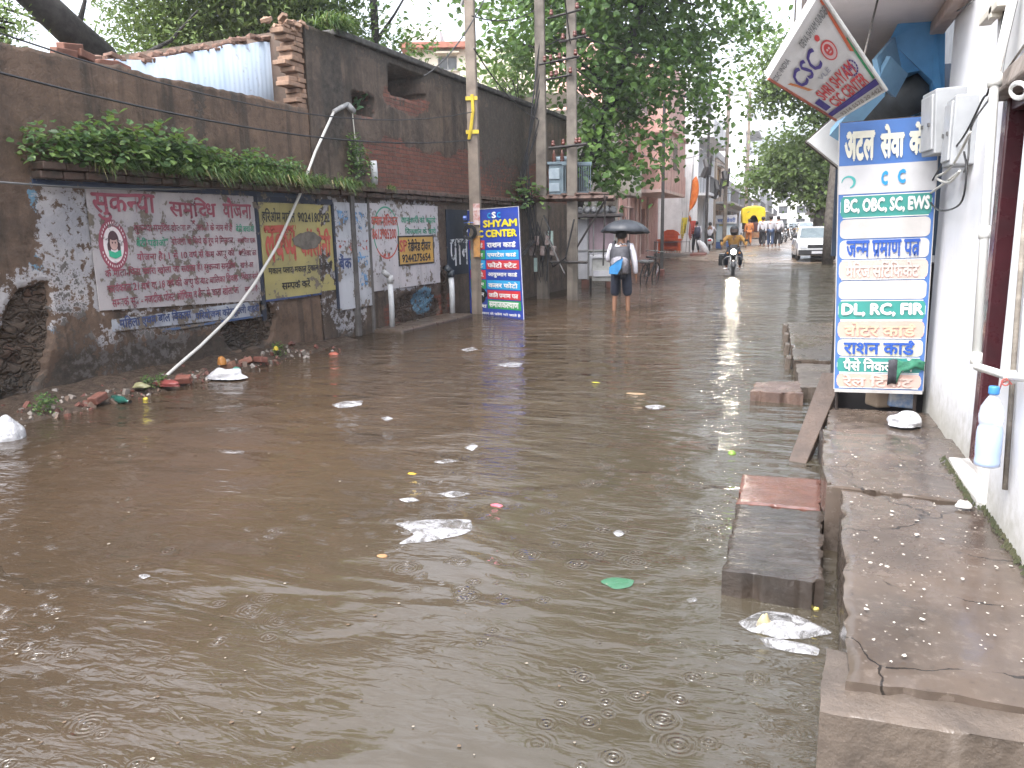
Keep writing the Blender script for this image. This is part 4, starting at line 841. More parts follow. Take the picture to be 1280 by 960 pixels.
# ---- meter boxes and cables on the pier
mbx = M('grey_meter_box', (.36, .37, .38), (.28, .29, .30), 5, .45, .08)
def meter(px0, px1, py0, py1, y, label):
    c = atX((px0+px1)/2, (py0+py1)/2, .76); o = thing('meter_box', label, 'meter box', c)
    mb = MB(); mb.b2((-.06, -.12, -.175), (.10, .12, .175)); mb.build('case', mbx, o, bevel=.008)
    mb = MB(); mb.b2((-.072, -.10, -.15), (-.058, .10, .15)); mb.build('cover', M('meter_cover', (.42, .43, .44), (.34, .35, .36), 5, .4, .05), o, bevel=.006)
    mb = MB()
    for a in (-.06, .06): mb.b2((-.08, a-.012, -.02), (-.07, a+.012, .0))
    mb.each('latch', M('meter_latch', (.12, .12, .12)), o); return o
c1 = meter(1153, 1182, 148, 218, 5.3, 'dented grey meter box hung at the upper right corner of the banner'); c1.location = (.745, 5.17, 2.02); c1.rotation_euler = (0, R(-3), R(8))
c2 = meter(1188, 1210, 150, 215, 4.7, 'second grey meter box fixed to the white pier, nearer the door'); c2.location = (.80, 4.82, 1.93)
def cable(name, pts, r_, mat, label, cat='cable', group=None, smooth=True):
    out = []
    pts = [Vector(p) for p in pts]
    for i in range(len(pts)-1):
        p0, p1, p2, p3 = pts[max(0, i-1)], pts[i], pts[i+1], pts[min(len(pts)-1, i+2)]
        for k in range(6):
            t_ = k/6; out.append(.5*((2*p1)+(p2-p0)*t_+(2*p0-5*p1+4*p2-p3)*t_*t_+(3*p1-p0-3*p2+p3)*t_**3))
    out.append(pts[-1]); mb = MB(); mb.tube(out, r_, 6); return tag(mb.build(name, mat, smooth=True), label, cat, group)
blk = M('black_cable', (.02, .02, .022), rough=.5, bump=0); wht = M('white_cable', (.55, .54, .5), rough=.5, bump=0); gry = M('grey_cable', (.16, .16, .16), rough=.5, bump=0)
cable('wire', [atX(x, y, .765) for x, y in ((1258, -5), (1246, 70), (1235, 115), (1228, 125), (1205, 170), (1178, 205), (1160, 240), (1172, 262), (1200, 255), (1208, 215), (1205, 190))], .005, blk, 'black wire looping down the white pier below the meter boxes')
cable('wire', [atX(x, y, .76) for x, y in ((1213, 165), (1195, 200), (1182, 215), (1170, 222), (1186, 228), (1200, 214), (1190, 222), (1165, 240), (1148, 250))], .007, wht, 'thick whitish cable tied in a knot under the meter boxes')
cable('wire', [atX(x, y, .775) for x, y in ((1275, -5), (1260, 60), (1250, 110), (1232, 130), (1214, 160), (1210, 200), (1205, 215))], .005, gry, 'grey wire dropping from above the door to the nearer meter box')
cable('wire', [atX(x, y, .82) for x, y in ((1148, -5), (1165, 12), (1178, 8), (1195, 14), (1215, 2))], .004, gry, 'thin grey wire drooping across the top of the white pier')
mb = MB(); pts = [atX(1273+10*math.cos(a), 115+9*math.sin(a)-a*.3, .70) for a in [k*.4 for k in range(30)]]; mb.tube(pts, .006, 6); tag(mb.build('cord_coil', pvc, smooth=True), 'white cord coiled round the top of the drain pipe', 'cord')
# ---- hanging water bottle
bt = thing('water_bottle', 'clear plastic bottle of blue tinted water with a blue cap, hanging beside the door', 'bottle', atX(1233, 583, .69)); k = .97
t = NT('bottle_plastic'); t.b.inputs['Base Color'].default_value = (.80, .86, .93, 1); t.b.inputs['Roughness'].default_value = .12; t.b.inputs['Alpha'].default_value = .38; plastic = t.m
bwater = M('blue_water', (.20, .38, .72), (.15, .30, .62), 3, .15, 0)
mb = MB(); mb.lathe([(.030, 0), (.042, .006), (.043, .02), (.041, .04), (.043, .06), (.043, .13), (.040, .145), (.036, .155), (.040, .165), (.042, .19), (.036, .222), (.024, .245), (.014, .262), (.0135, .275)], 20); mb.build('bottle_body', plastic, bt, smooth=True)
mb = MB(); mb.lathe([(.028, .003), (.040, .008), (.041, .02), (.039, .04), (.041, .06), (.041, .13), (.038, .145), (.034, .150)], 20); mb.build('water', bwater, bt, smooth=True)
mb = MB(); mb.lathe([(.017, .268), (.018, .272), (.018, .292), (.016, .296)], 16); mb.build('cap', M('blue_cap', (.06, .25, .60), rough=.35, bump=0), bt, smooth=True)
mb = MB(); mb.tube([(.0, 0, .26), (.016, 0, .285), (.02, -.004, .31), (.035, -.02, .325), (.045, -.03, .31)], .003, 6); mb.torus((.03, -.012, .315), .012, .003, 'y', 12, 5); mb.build('string', M('red_string', (.45, .12, .10), rough=.7, bump=0), bt)
# ---- crumpled white bag on the slab
def crumple(name, c, size, mat, label, cat='plastic bag', seed=1, flat=False, group=None, n=18, amp=.35):
    mb = MB(); rows_ = n//2; c = Vector(c)
    for j in range(rows_+1):
        ph = math.pi*(j/rows_)*(.5 if flat else 1)
        for i in range(n):
            a = 2*math.pi*i/n; d_ = Vector((math.sin(ph)*math.cos(a), math.sin(ph)*math.sin(a), math.cos(ph)))
            f_ = 1+amp*(nz3(d_.x*1.7+seed, d_.y*1.7, d_.z*1.7)+.9*abs(nz3(d_.x*4+seed, d_.y*4, d_.z*4)))
            mb.v.append(c+Vector((d_.x*size[0]*f_, d_.y*size[1]*f_, d_.z*size[2]*f_)))
    for j in range(rows_):
        for i in range(n): q = j*n+i; r2 = j*n+(i+1) % n; mb.f.append((q, q+n, r2+n, r2)); mb.mi.append(0)
    return tag(mb.build(name, mat, smooth=True, subsurf=1), label, cat, group)
t = NT('white_polythene'); n1 = t.noise(t.coord(), 14, 4); t.l(t.mix(t.ramp(n1, .35, .7), (.58, .58, .60), (.40, .40, .42)), t.b.inputs['Base Color']); t.b.inputs['Roughness'].default_value = .25; setspec(t.b, .5); t.bump(t.noise(t.coord(), 26, 5, .65, 1.5), .9, .02); poly = t.m
t = NT('thin_wet_film'); n1 = t.noise(t.coord(), 9, 5, .65, 1.0); n2 = t.noise(t.coord(), 28, 5, .65, 1.5); t.l(t.mix(t.ramp(n2, .35, .7), (.52, .52, .54), (.33, .33, .34)), t.b.inputs['Base Color']); t.b.inputs['Roughness'].default_value = .2; setspec(t.b, .5); t.l(t.ramp(n1, .38, .60, .16, .80), t.b.inputs['Alpha']); t.bump(n2, .9, .02); wetfilm = t.m
crumple('plastic_bag', (.66, 5.0, .285), (.10, .075, .075), poly, 'white crumpled plastic bag lying on the walkway under the banner', seed=3, flat=True)
crumple('pebble', (.70, 3.44, .325), (.03, .025, .022), M('white_pebble', (.5, .48, .45), rough=.7), 'pale lump of plaster at the corner of the marble threshold', 'plaster lump', 5, True)
# ================================================================ POLES, TRANSFORMER, LEFT BANNER
conc = M('concrete_pole', (.21, .17, .135), (.13, .105, .085), 4, .65, .4, streak=.7); conc2_ = M('shaded_concrete_pole', (.15, .128, .105), (.085, .073, .062), 4, .65, .4, streak=.8); iron = M('dark_iron_pole', (.045, .04, .04), (.03, .027, .026), 8, .5, .2)  # second concrete is a darker copy: shade on the transformer poles put into colour
def pole(label, base, h, w0, w1, mat, rz=.2, group=None):
    mb = MB()
    mb.add([(a*w0/2, b*w0*.42, -.4) for a, b in ((-1, -1), (1, -1), (1, 1), (-1, 1))]+[(a*w1/2, b*w1*.42, h) for a, b in ((-1, -1), (1, -1), (1, 1), (-1, 1))], [(3, 2, 1, 0), (4, 5, 6, 7), (0, 1, 5, 4), (1, 2, 6, 5), (2, 3, 7, 6), (3, 0, 4, 7)])
    o = tag(mb.build('utility_pole', mat, bevel=.02), label, 'utility pole', group); o.location = base; o.rotation_euler = (0, 0, rz); return o
p1b = G(598, 392); p2b = G(679, 373); p3b = G(716, 375)
po1 = pole('brown concrete pole wrapped with yellow straps in front of the blue centre banner', p1b, 7.5, .22, .15, conc)
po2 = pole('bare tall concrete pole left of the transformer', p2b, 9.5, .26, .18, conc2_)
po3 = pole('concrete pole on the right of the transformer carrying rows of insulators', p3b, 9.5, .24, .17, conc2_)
ylw = M('yellow_strap', (.52, .40, .04), (.42, .30, .03), 6, .5, .1)
mb = MB(); zf = lambda y: D(590, y, 13.9).z
mb.tube([(.02, -.10, zf(115)), (.03, -.11, zf(135)), (-.02, -.11, zf(160)), (-.06, -.1, zf(172))], .03, 6); mb.b2((-.11, -.105, zf(165)), (.12, -.09, zf(160))); mb.b2((-.10, -.10, zf(122)), (.11, -.088, zf(117))); mb.build('strap', ylw, po1)
mb = MB(); z_ = zf(270); mb.b2((-.02, -.115, z_-.15), (.10, -.10, z_+.22)); mb.build('sticker', M('pole_sticker', (.5, .44, .42), (.35, .14, .12), 14, .6, .05), po1)
mb = MB(); mb.b2((-.03, -.13, zf(322)), (.09, -.10, zf(295))); mb.build('sticker', M('orange_sticker', (.45, .22, .06), (.25, .14, .06), 14, .6, .05), po1)
mb = MB(); random.seed(3)
for k in range(9):
    a0 = random.uniform(0, 6); rr = random.uniform(.07, .13); mb.tube([(rr*math.cos(a0+q*.6)-.08, -.13-.02*k*.4, z_-.28+rr*1.1*math.sin(a0+q*.6)) for q in range(12)], .008, 5)
tag(mb.build('cable_coil', blk, po1))
mb = MB(); mb.tube([(-.2, -.12, zf(272)), (-.14, -.12, zf(272))], .04, 8); mb.tube([(-.2, -.1, zf(278)), (.0, -.1, zf(278))], .008, 5); mb.build('lamp_holder', M('blue_holder', (.08, .14, .42), rough=.4), po1)
mb = MB(); mb.tube([(-.14, 0, 5.3), (.0, -.1, 5.55), (.45, -.15, 5.75)], .03, 8); mb.build('lamp_arm', M('galvanised', (.3, .3, .3), rough=.5), po1)
# transformer structure on the two poles
tx = thing('transformer', 'pale blue grey finned transformer sitting on the platform between the two poles', 'transformer', D(706, 246, 17.3), .25)
z0 = 0; txm = M('transformer_grey', (.16, .215, .245), (.11, .15, .18), 5, .5, .12, streak=.5)
sc_t = 17.5/967
mb = MB(); mb.b2((-.33, -.25, .0), (.22, .3, .66)); mb.build('tank', txm, tx, bevel=.015)
mb = MB(); mb.b2((-.36, -.28, .66), (.25, .33, .72)); mb.tube([(-.25, .02, .78), (.15, .02, .78)], .07, 10); mb.build('lid', txm, tx, bevel=.008)
mb = MB()
for b0 in ((-.02, -.50), (.28, -.30)):
    for k in range(7): mb.b2((b0[0]+.045*k-.005, b0[1]-.1, .06), (b0[0]+.045*k+.008, b0[1]+.26, .66))
    mb.b2((b0[0]-.02, b0[1]-.06, .62), (b0[0]+.30, b0[1]+.2, .69)); mb.b2((b0[0]-.02, b0[1]-.06, .03), (b0[0]+.30, b0[1]+.2, .09))
mb.build('radiator', txm, tx)
mb = MB(); mb.b2((-.33, -.272, .10), (-.1, -.252, .28)); mb.b2((-.33, -.272, .36), (-.1, -.252, .58)); mb.each('cover_plate', M('cover_plate_grey', (.30, .36, .40), (.22, .27, .31)), tx, bevel=.008)
mb = MB()
for k in range(3):
    x = -.22+.17*k; mb.lathe([(.03, .72), (.05, .75), (.03, .78), (.05, .81), (.03, .84), (.045, .87), (.02, .92), (.012, .98)], 10, Matrix.Translation((x, -.1, 0)))
mb.each('bushing', M('brown_porcelain', (.10, .035, .025), rough=.25, bump=0), tx, smooth=True)
pf = thing('transformer_platform', 'rusty steel platform and cross arms bolted across the two transformer poles', 'platform', (0, 0, 0))
def pz(y): return D(700, y, 17.4).z
mb = MB(); dv = (p3b-p2b).normalized(); sv = Vector((-dv.y, dv.x, 0))
for s_ in (-.16, .18): mb.tube([p2b-dv*.45+sv*s_+Vector((0, 0, pz(248))), p3b+dv*.95+sv*s_+Vector((0, 0, pz(252)))], .06, 4)
for k in range(6): c_ = p2b+dv*(-.3+.36*k)+Vector((0, 0, pz(246))); mb.tube([c_-sv*.3, c_+sv*.35], .035, 4)
mb.build('deck', M('rusty_channel', (.11, .065, .05), (.05, .035, .03), 9, .7, .4), pf)
mb = MB()
for yy, l0, l1 in ((30, .5, .35), (62, .2, .5), (84, .75, .3), (104, .55, .12)): c_ = p3b+Vector((0, 0, pz(yy))); mb.tube([c_-dv*l0+sv*-.14, c_+dv*l1+sv*-.14], .024, 4)
for yy in (188, 326): c_ = p3b+Vector((0, 0, pz(yy))); mb.tube([c_-dv*.5+sv*-.15, c_+dv*.5+sv*-.15], .03, 4)
mb.tube([p3b+dv*.9+Vector((0, 0, pz(250))), p3b+dv*.1+Vector((0, 0, pz(310)))], .025, 4); mb.tube([p2b+dv*.2+Vector((0, 0, pz(290)))-sv*.15, p3b-dv*.1+Vector((0, 0, pz(340)))-sv*.15], .02, 4); mb.tube([p3b+dv*.85+Vector((0, 0, pz(250))), p3b+dv*.8+Vector((0, 0, pz(330)))], .018, 4)
mb.each('cross_arm', iron, pf)
mb = MB(); random.seed(11)
for yy, qs in ((30, (-.4, .25)), (62, (-.15, .2, .42)), (84, (-.6, -.4, -.2, .2)), (104, (-.45, -.25, .1)), (188, (-.35, -.15, .2, .35))):
    for q in qs:
        if True: c_ = p3b+dv*(q+random.uniform(-.05, .05))+sv*-.14+Vector((0, 0, pz(yy)+.03)); mb.lathe([(.02, 0), (.045, .02), (.045, .05), (.025, .06), (.04, .08), (.03, .11), (.01, .12)], 8, Matrix.Translation(c_))
mb.each('insulator', M('brown_insulator', (.13, .045, .035), rough=.3, bump=0), pf, smooth=True)
mb = MB()
for k in range(22):
    c_ = p2b+Vector((random.uniform(-.16, .2), -.2-random.uniform(0, .06), random.uniform(.9, 1.75))); e_ = c_+Vector((random.uniform(-.12, .16), random.uniform(-.02, .02), -random.uniform(.15, .75))); sg_ = random.uniform(-.1, .12)
    mb.tube([c_.lerp(e_, q/8)+Vector((sg_*math.sin(math.pi*q/8), 0, -.10*math.sin(math.pi*q/8)*(k % 3))) for q in range(9)], random.choice((.006, .008, .012)), 4)
mb.tube([p2b+Vector((.12, -.25, 1.2)), p2b+Vector((.3, -.2, .7)), p3b+Vector((-.1, -.2, .9)), p3b+Vector((.1, -.22, 1.7))], .02, 6); mb.tube([p2b+Vector((.1, -.2, 1.8)), p2b+Vector((.25, -.25, 1.5)), p2b+Vector((.15, -.22, .4))], .018, 6)
mb.build('cable_bundle', blk, pf)
mb = MB()
for k in range(5): mb.box(p2b+Vector((-.17+.12*k, -.21, 1.05+.22*(k % 2))), (.10, .1, .2), (0, .05*k, 0))
mb.each('fuse_box', M('fuse_brown', (.12, .08, .075), (.22, .2, .19), 12, .6, .1), pf, bevel=.006)
mb = MB(); mb.box(p2b+Vector((.24, -.16, 1.3)), (.10, .08, .34)); mb.box(p2b+Vector((-.1, -.2, .75)), (.07, .06, .3)); mb.each('junction_box', M('pale_green_box', (.30, .40, .37), (.22, .28, .27), 9, .5, .1), pf, bevel=.006)

# left centre banner on its frame
cb_ = thing('centre_banner', 'blue banner with yellow SRI SHYAM letters standing in the water behind the strapped pole', 'banner', D(588, 393, 14.5))
cbl, cbr = D(588, 394, 14.5), D(655, 400, 13.1); _n = (cbr-cbl).cross(Vector((0, 0, 1)))
def _pl(x, y): q = ray(x, y); return CAM+q*((cbl-CAM).dot(_n)/q.dot(_n))
ctl, ctr = _pl(584, 263), _pl(648, 258)
b0_ = cb_.location.copy(); cbl, cbr, ctl, ctr = cbl-b0_, cbr-b0_, ctl-b0_, ctr-b0_
cn = (cbr-cbl).cross(ctl-cbl).normalized()
def cp(u, v, off=0): return (cbl*(1-u)+cbr*u)*(1-v)+(ctl*(1-u)+ctr*u)*v+cn*off
def cq(mb, u0, u1, v0, v1, off): mb.face([cp(u0, v0, off), cp(u1, v0, off), cp(u1, v1, off), cp(u0, v1, off)])
def ct(par, s_, u0, u1, v0, v1, mat, bold=.03, off=.008):
    V, F = layout(s_); x0, x1 = min(v.x for v in V), max(v.x for v in V); y0, y1 = min(v.y for v in V), max(v.y for v in V); mb = MB()
    for k, (dx, dy) in enumerate(((-bold, 0), (bold, 0), (0, bold), (0, -bold))): mb.add([cp(u0+(u1-u0)*(v.x-x0+dx)/(x1-x0), v0+(v1-v0)*(v.y-y0+dy)/(y1-y0), off+.0006*k) for v in V], F)
    return mb.build('lettering', mat, par)
royal, skyv, redv, grnv, yeli = vinyl('royal_blue_vinyl', (.025, .06, .36)), vinyl('sky_blue_vinyl', (.03, .34, .66)), vinyl('bright_red_vinyl', (.55, .04, .05)), vinyl('bright_green_vinyl', (.03, .30, .09)), vinyl('yellow_ink', (.75, .62, .03))
mb = MB(); cq(mb, 0, 1, 0, 1, 0); pts = mb.v[:]; mb = MB(); mb.add(pts+[p-cn*.01 for p in pts], [(0, 1, 2, 3), (7, 6, 5, 4), (1, 0, 4, 5), (2, 1, 5, 6), (3, 2, 6, 7), (0, 3, 7, 4)]); cpn = mb.build('panel', royal, cb_)
mb = MB()
for u in (.04, .985): mb.tube([cp(u, -.16, -.03), cp(u, 1.0, -.03)], .012, 6)
for v_ in (.01, .5, .99): mb.tube([cp(.03, v_, -.03), cp(.98, v_, -.03)], .01, 6)
mb.build('frame', M('banner_iron', (.06, .05, .045), rough=.5), cb_)
mb = MB(); mb.tube([cp(1, 0, .002), cp(1, 1, .002), cp(0, 1, .002)], .006, 5); mb.build('edge_strip', M('banner_edge_white', (.6, .6, .6), rough=.4), cb_)
ct(cpn, 'SRI SHYAM', .02, .96, .835, .895, yeli, .05); ct(cpn, 'CSC CENTER', -.02+.06, .95, .745, .805, yeli, .05)
ct(cpn, 'C', .42, .48, .915, .96, skyv, .05); ct(cpn, 'S', .51, .58, .915, .965, whitei, .05); ct(cpn, 'C', .61, .67, .915, .96, skyv, .05)
for u0, u1, lst in ((.36, .965, (('राशन कार्ड', royal), ('एयरटेल कार्ड', skyv), ('फोटो स्टेट', redv), ('आयुष्मान कार्ड', royal), ('कलर फोटो', skyv), ('जाति प्रमाण पत्र', redv), ('समाजकल्याण', grnv))),
                    (.03, .34, (('पैन कार्ड', redv), ('ई मेल', grnv), ('प्रिंट', skyv), ('आई.डी.', redv), ('रिज्यूम', grnv), ('आवेदन', skyv)))):
    for k, (s_, mt_) in enumerate(lst):
        v1 = .715-.092*k; v0 = v1-.082; mb = MB(); cq(mb, u0, u1, v0, v1, .003); st_ = mb.build('service_box', mt_, cb_); ct(st_, s_, u0+.03, u1-.04, v0+.016, v1-.016, whitei, .035)
ct(cpn, 'प्रवेश', .08, .34, .085, .125, whitei, .04); ct(cpn, 'सभी प्रकार के फॉर्म भरे जाते है', .06, .95, .02, .05, whitei, .03)
mb = MB()
mb.face([cp(.22+.14*math.cos(R(15*k))*(1 if k < 12 else .8), .20+.075*math.sin(R(15*k)), .009) for k in range(24)]); mb.build('worn_patch', M('dark_hole', (.008, .008, .012), rough=.8), cpn)

# long white pipe leaning against the wall
mb = MB(); b_ = onwall(5.44, .06, 3.12); a_ = G(198, 479, .03)
def onplane(x, y, out): q = ray(x, y); return CAM+q*((WP+WN*out-CAM).dot(WN)/q.dot(WN))
_o = (a_-WP).dot(WN)
top_ = b_+Vector((.02, .10, .08)); mb.tube([a_]+[onplane(x, y, _o+(.06-_o)*q) for q, (x, y) in ((.15, (222, 457)), (.28, (250, 433)), (.4, (288, 396)), (.52, (318, 355)), (.65, (346, 308)), (.8, (374, 245)), (.9, (394, 190)))]+[b_], .018, 10); lp = mb.build('leaning_pipe', M('dirty_white_pipe', (.60, .59, .56), (.50, .48, .44), 6, .4, .05), smooth=True)
tag(lp, 'long bent white plastic pipe leaning from the rubble up to the brown wall top', 'pipe')
mb = MB(); mb.tube([b_, b_+Vector((.02, .12, .06)), b_+Vector((.04, .32, .14))], .032, 8); mb.tube([b_+Vector((.04, .3, .13)), b_+Vector((.06, .42, .05))], .045, 8); mb.build('elbow', M('pipe_elbow_grey', (.36, .36, .36), (.2, .2, .2), 9, .5, .1), lp, smooth=True)
mb = MB(); mb.tube([b_+Vector((.06, .38, .1)), b_+Vector((.07, .40, -.3)), b_+Vector((.08, .40, -.6))], .008, 5); mb.tube([b_+Vector((.07, .41, -.3)), b_+Vector((.09, .42, -.62))], .014, 5); mb.build('cord', M('pale_cord', (.5, .48, .42), rough=.7), lp)
mb = MB(); mb.box(a_+Vector((-.02, -.06, .02)), (.16, .2, .05), (.1, .1, .3)); mb.build('pipe_foot', M('pipe_foot_grey', (.48, .47, .45), rough=.5), lp, bevel=.012)
# stub of white pipe and two white ground pipes
def wpipe(s_, out, z0, z1, r_, label, capm=None):
    mb = MB(); mb.tube([(0, 0, 0), (.01, 0, (z1-z0)*.5), (0, .0, z1-z0)], r_, 10); o = tag(mb.build('waste_pipe', M('stained_white_pipe', (.52, .53, .54), (.38, .39, .40), 7, .5, .08), smooth=True), label, 'pipe'); o.location = onwall(s_, out, z0)
    if capm: mb = MB(); mb.tube([(0, 0, z1-z0-.02), (.0, 0, z1-z0+.10)], r_*1.25, 10); mb.tube([(0, 0, z1-z0+.08), (-.05, -.1, z1-z0+.16)], r_*1.1, 8); mb.build('elbow', capm, o, smooth=True)
    return o
wpipe(6.18, .17, 2.19, 2.52, .05, 'short stub of white pipe standing on the wall ledge above the green ring painting')
wpipe(6.45, .18, .02, .75, .042, 'stained white waste pipe with a white elbow below the green ring painting', M('elbow_white', (.45, .45, .45), rough=.5))
wpipe(8.52, .15, .0, .72, .05, 'stained white waste pipe with a dark elbow near the navy panel', M('elbow_dark', (.05, .06, .07), rough=.4))
# overhead cables
cb_ct = 0
def span(a, b, sag, r_, label, group='overhead cables', mat=blk):
    a, b = Vector(a), Vector(b); mb = MB(); mb.tube([a.lerp(b, k/16)-Vector((0, 0, sag*4*(k/16)*(1-k/16))) for k in range(17)], r_, 5); return tag(mb.build('overhead_cable', mat), label, 'cable', group)
span(onwall(-3, .05, 3.35), D(588, 175, 13.8), .5, .011, 'lower black cable running along the face of the brown wall to the strapped pole')
span(onwall(-3, .08, 3.9), D(590, 140, 13.8), .75, .008, 'thin black cable sagging across the top of the brown wall')
span(onwall(-2, .12, 2.2), onwall(5.0, .05, 2.25), .28, .010, 'sagging cable hanging across the maroon lettered panel', mat=gry)
for k, (a, b, sg) in enumerate(((D(530, 95, 13), D(605, 0, 13.7), .15), (D(590, 20, 13.8), D(672, 10, 17.5), .15), (D(592, 60, 13.8), D(676, 150, 17.4), .2), (D(672, 60, 17.4), D(712, 40, 17), .05), (D(712, 60, 17), D(826, 120, 31), .6), (D(714, 82, 17), D(905, 150, 46), .9), (D(714, 103, 17), D(880, 190, 40), .8), (D(826, 100, 31), D(930, 175, 60), .6), (D(880, 195, 40), D(960, 190, 70), .8), (D(905, 210, 46), D(985, 230, 80), .8), (D(930, 165, 56), D(1045, 175, 50), .5), (D(714, 60, 17), D(700, -60, 13), .1), (D(675, 165, 17.4), D(690, 330, 17.2), .0), (D(712, 40, 17), D(950, 60, 30), .5), (D(945, 150, 60), D(1040, 190, 36), .6))):
    span(a, b, sg, .012 if k < 5 else .014, 'black overhead cable strung between the poles over the flooded street')
mb = MB(); random.seed(9)
for k in range(7):
    a_ = D(676+random.uniform(-3, 3), 40+20*k, 17.2); mb.tube([a_, D(660-2*k+random.uniform(-3, 3), 190+8*k, 17.0), D(668+random.uniform(-6, 6), 300, 17.1), D(640+random.uniform(-10, 10), 330, 16)], .012, 4)
tag(mb.build('hanging_cables', blk), 'bundle of slack black cables hanging down beside the bare tall pole', 'cables')
# ================================================================ TREES AND WEEDS
bark = M('dark_wet_bark', (.024, .021, .018), (.012, .011, .010), 8, .8, .8); greybark = M('grey_bark', (.12, .105, .09), (.06, .052, .045), 7, .8, .6)
LEAF = {'deep': [leafmat('deep_green_leaf', (.036, .082, .020), (.072, .135, .033)), leafmat('mid_green_leaf', (.06, .13, .028), (.10, .185, .042)), leafmat('bright_green_leaf', (.10, .19, .04), (.14, .24, .055))],
        'light': [leafmat('olive_green_leaf', (.08, .135, .035), (.125, .18, .06)), leafmat('soft_green_leaf', (.13, .20, .055), (.19, .26, .09)), leafmat('pale_green_leaf', (.16, .24, .075), (.21, .30, .10))]}
def leaf(mb, p, size, nrm, spin, width=.62):
    n = Vector(nrm).normalized(); a = n.orthogonal().normalized(); b = n.cross(a); u = a*math.cos(spin)+b*math.sin(spin); v = n.cross(u)
    t_ = p+u*size; mb.add([p, p+u*size*.38+v*size*width*.5+n*size*.08, p+u*size*.75+v*size*width*.33+n*size*.04, t_-n*size*.1, p+u*size*.75-v*size*width*.33+n*size*.04, p+u*size*.38-v*size*width*.5+n*size*.08], [(0, 3, 2, 1), (0, 5, 4, 3)])
def tree(name, label, base, trunk, blobs, nclump, per, size, pal='deep', spread=.55, width=.62, group=None, barkm=bark, seed=1, weights=(.45, .4, .15), limbs=14, hang=.35):
    random.seed(seed); o = thing(name, label, 'tree', base, 0, group); base = Vector(base); mb = MB()
    tp_ = [Vector(p)-base for p, r_ in trunk]; mb.tube(tp_, [r_ for p, r_ in trunk], 10)
    cl = []; tot = sum(b[1][0]*b[1][1]*b[1][2] for b in blobs)
    for c, rad in blobs:
        c = Vector(c)-base
        for k in range(max(3, int(nclump*rad[0]*rad[1]*rad[2]/tot))):
            d_ = Vector((random.gauss(0, 1), random.gauss(0, 1), random.gauss(0, 1))).normalized(); rr = random.random()**.38*(1+.28*nz3(d_.x*2+seed, d_.y*2, d_.z*2)*2)
            cl.append(c+Vector((d_.x*rad[0], d_.y*rad[1], d_.z*rad[2]))*rr)
    for k, c in enumerate(cl):
        if k % max(1, len(cl)//limbs) == 0:
            i = min(range(len(tp_)), key=lambda q: (tp_[q]-c).length+(0 if q > len(tp_)/3 else 3)); a = tp_[i]; r0 = max(.025, trunk[i][1]*.42); md = a.lerp(c, .5)+Vector((random.uniform(-.3, .3), random.uniform(-.3, .3), .25))
            mb.tube([a, a.lerp(md, .5)+Vector((0, 0, .12)), md, c], [r0, r0*.75, r0*.5, .02], 6)
    mb.build('trunk', barkm, o, smooth=True)
    mb = MB()
    for c in cl:
        w_ = random.choices((0, 1, 2), weights)[0]; sg = spread*random.uniform(.7, 1.3)
        for k in range(per):
            mb.m = w_ if random.random() < .75 else random.randint(0, 2)
            p = c+Vector((random.gauss(0, sg), random.gauss(0, sg), random.gauss(0, sg*.7)))
            leaf(mb, p, size*random.uniform(.65, 1.3), (random.gauss(0, .6), random.gauss(0, .6)-.35, random.uniform(.2, 1)), random.uniform(0, 6.28), width)
    mb.build('crown', LEAF[pal], o); return o
# the big tree over the transformer
tbse = D(700, 362, 20.5); tbse.z = -.2
tree('street_tree', 'large dense dark green tree spreading over the transformer and the flooded street', tbse,
     [(tbse, .32), (tbse+Vector((.1, .3, 1.6)), .27), (tbse+Vector((.5, .5, 3.2)), .22), (tbse+Vector((1.2, .9, 5.0)), .16), (tbse+Vector((1.8, 1.4, 7.2)), .08)],
     [(D(760, 50, 21), (1.7, 2.2, 1.7)), (D(690, 20, 21), (1.5, 1.8, 1.2)), (D(840, 40, 22), (1.6, 1.8, 1.6)), (D(905, 35, 22.5), (.9, 1.3, .9)), (D(790, 150, 21), (1.5, 1.6, 1.2)), (D(745, 185, 20.5), (1.1, 1.3, 1.1)), (D(640, 70, 20), (.8, 1.1, .8)), (D(630, 25, 19), (.9, 1.1, .6)), (D(870, 110, 22), (.9, 1.1, .8)), (D(880, 165, 22), (.4, .6, .3)), (D(760, -60, 21), (3.2, 2.6, 1.5)), (D(765, -190, 20), (2.4, 2.4, 2.2)), (D(780, 215, 20), (.55, .7, .45))],
     600, 40, .17, 'deep', .36, .74, seed=4, limbs=46, weights=(.55, .35, .10))
tb2 = D(655, 250, 24); tb2.z = 0
tree('garden_tree', 'light green bushy tree showing over the far end of the brick building', tb2, [(tb2, .15), (tb2+Vector((0, 0, 2)), .12), (tb2+Vector((.1, .1, 4)), .07)], [(D(635, 100, 25), (1.0, 1.0, 1.1)), (D(670, 120, 25), (.7, .7, .6))], 46, 26, .17, 'light', .38, .6, seed=8)
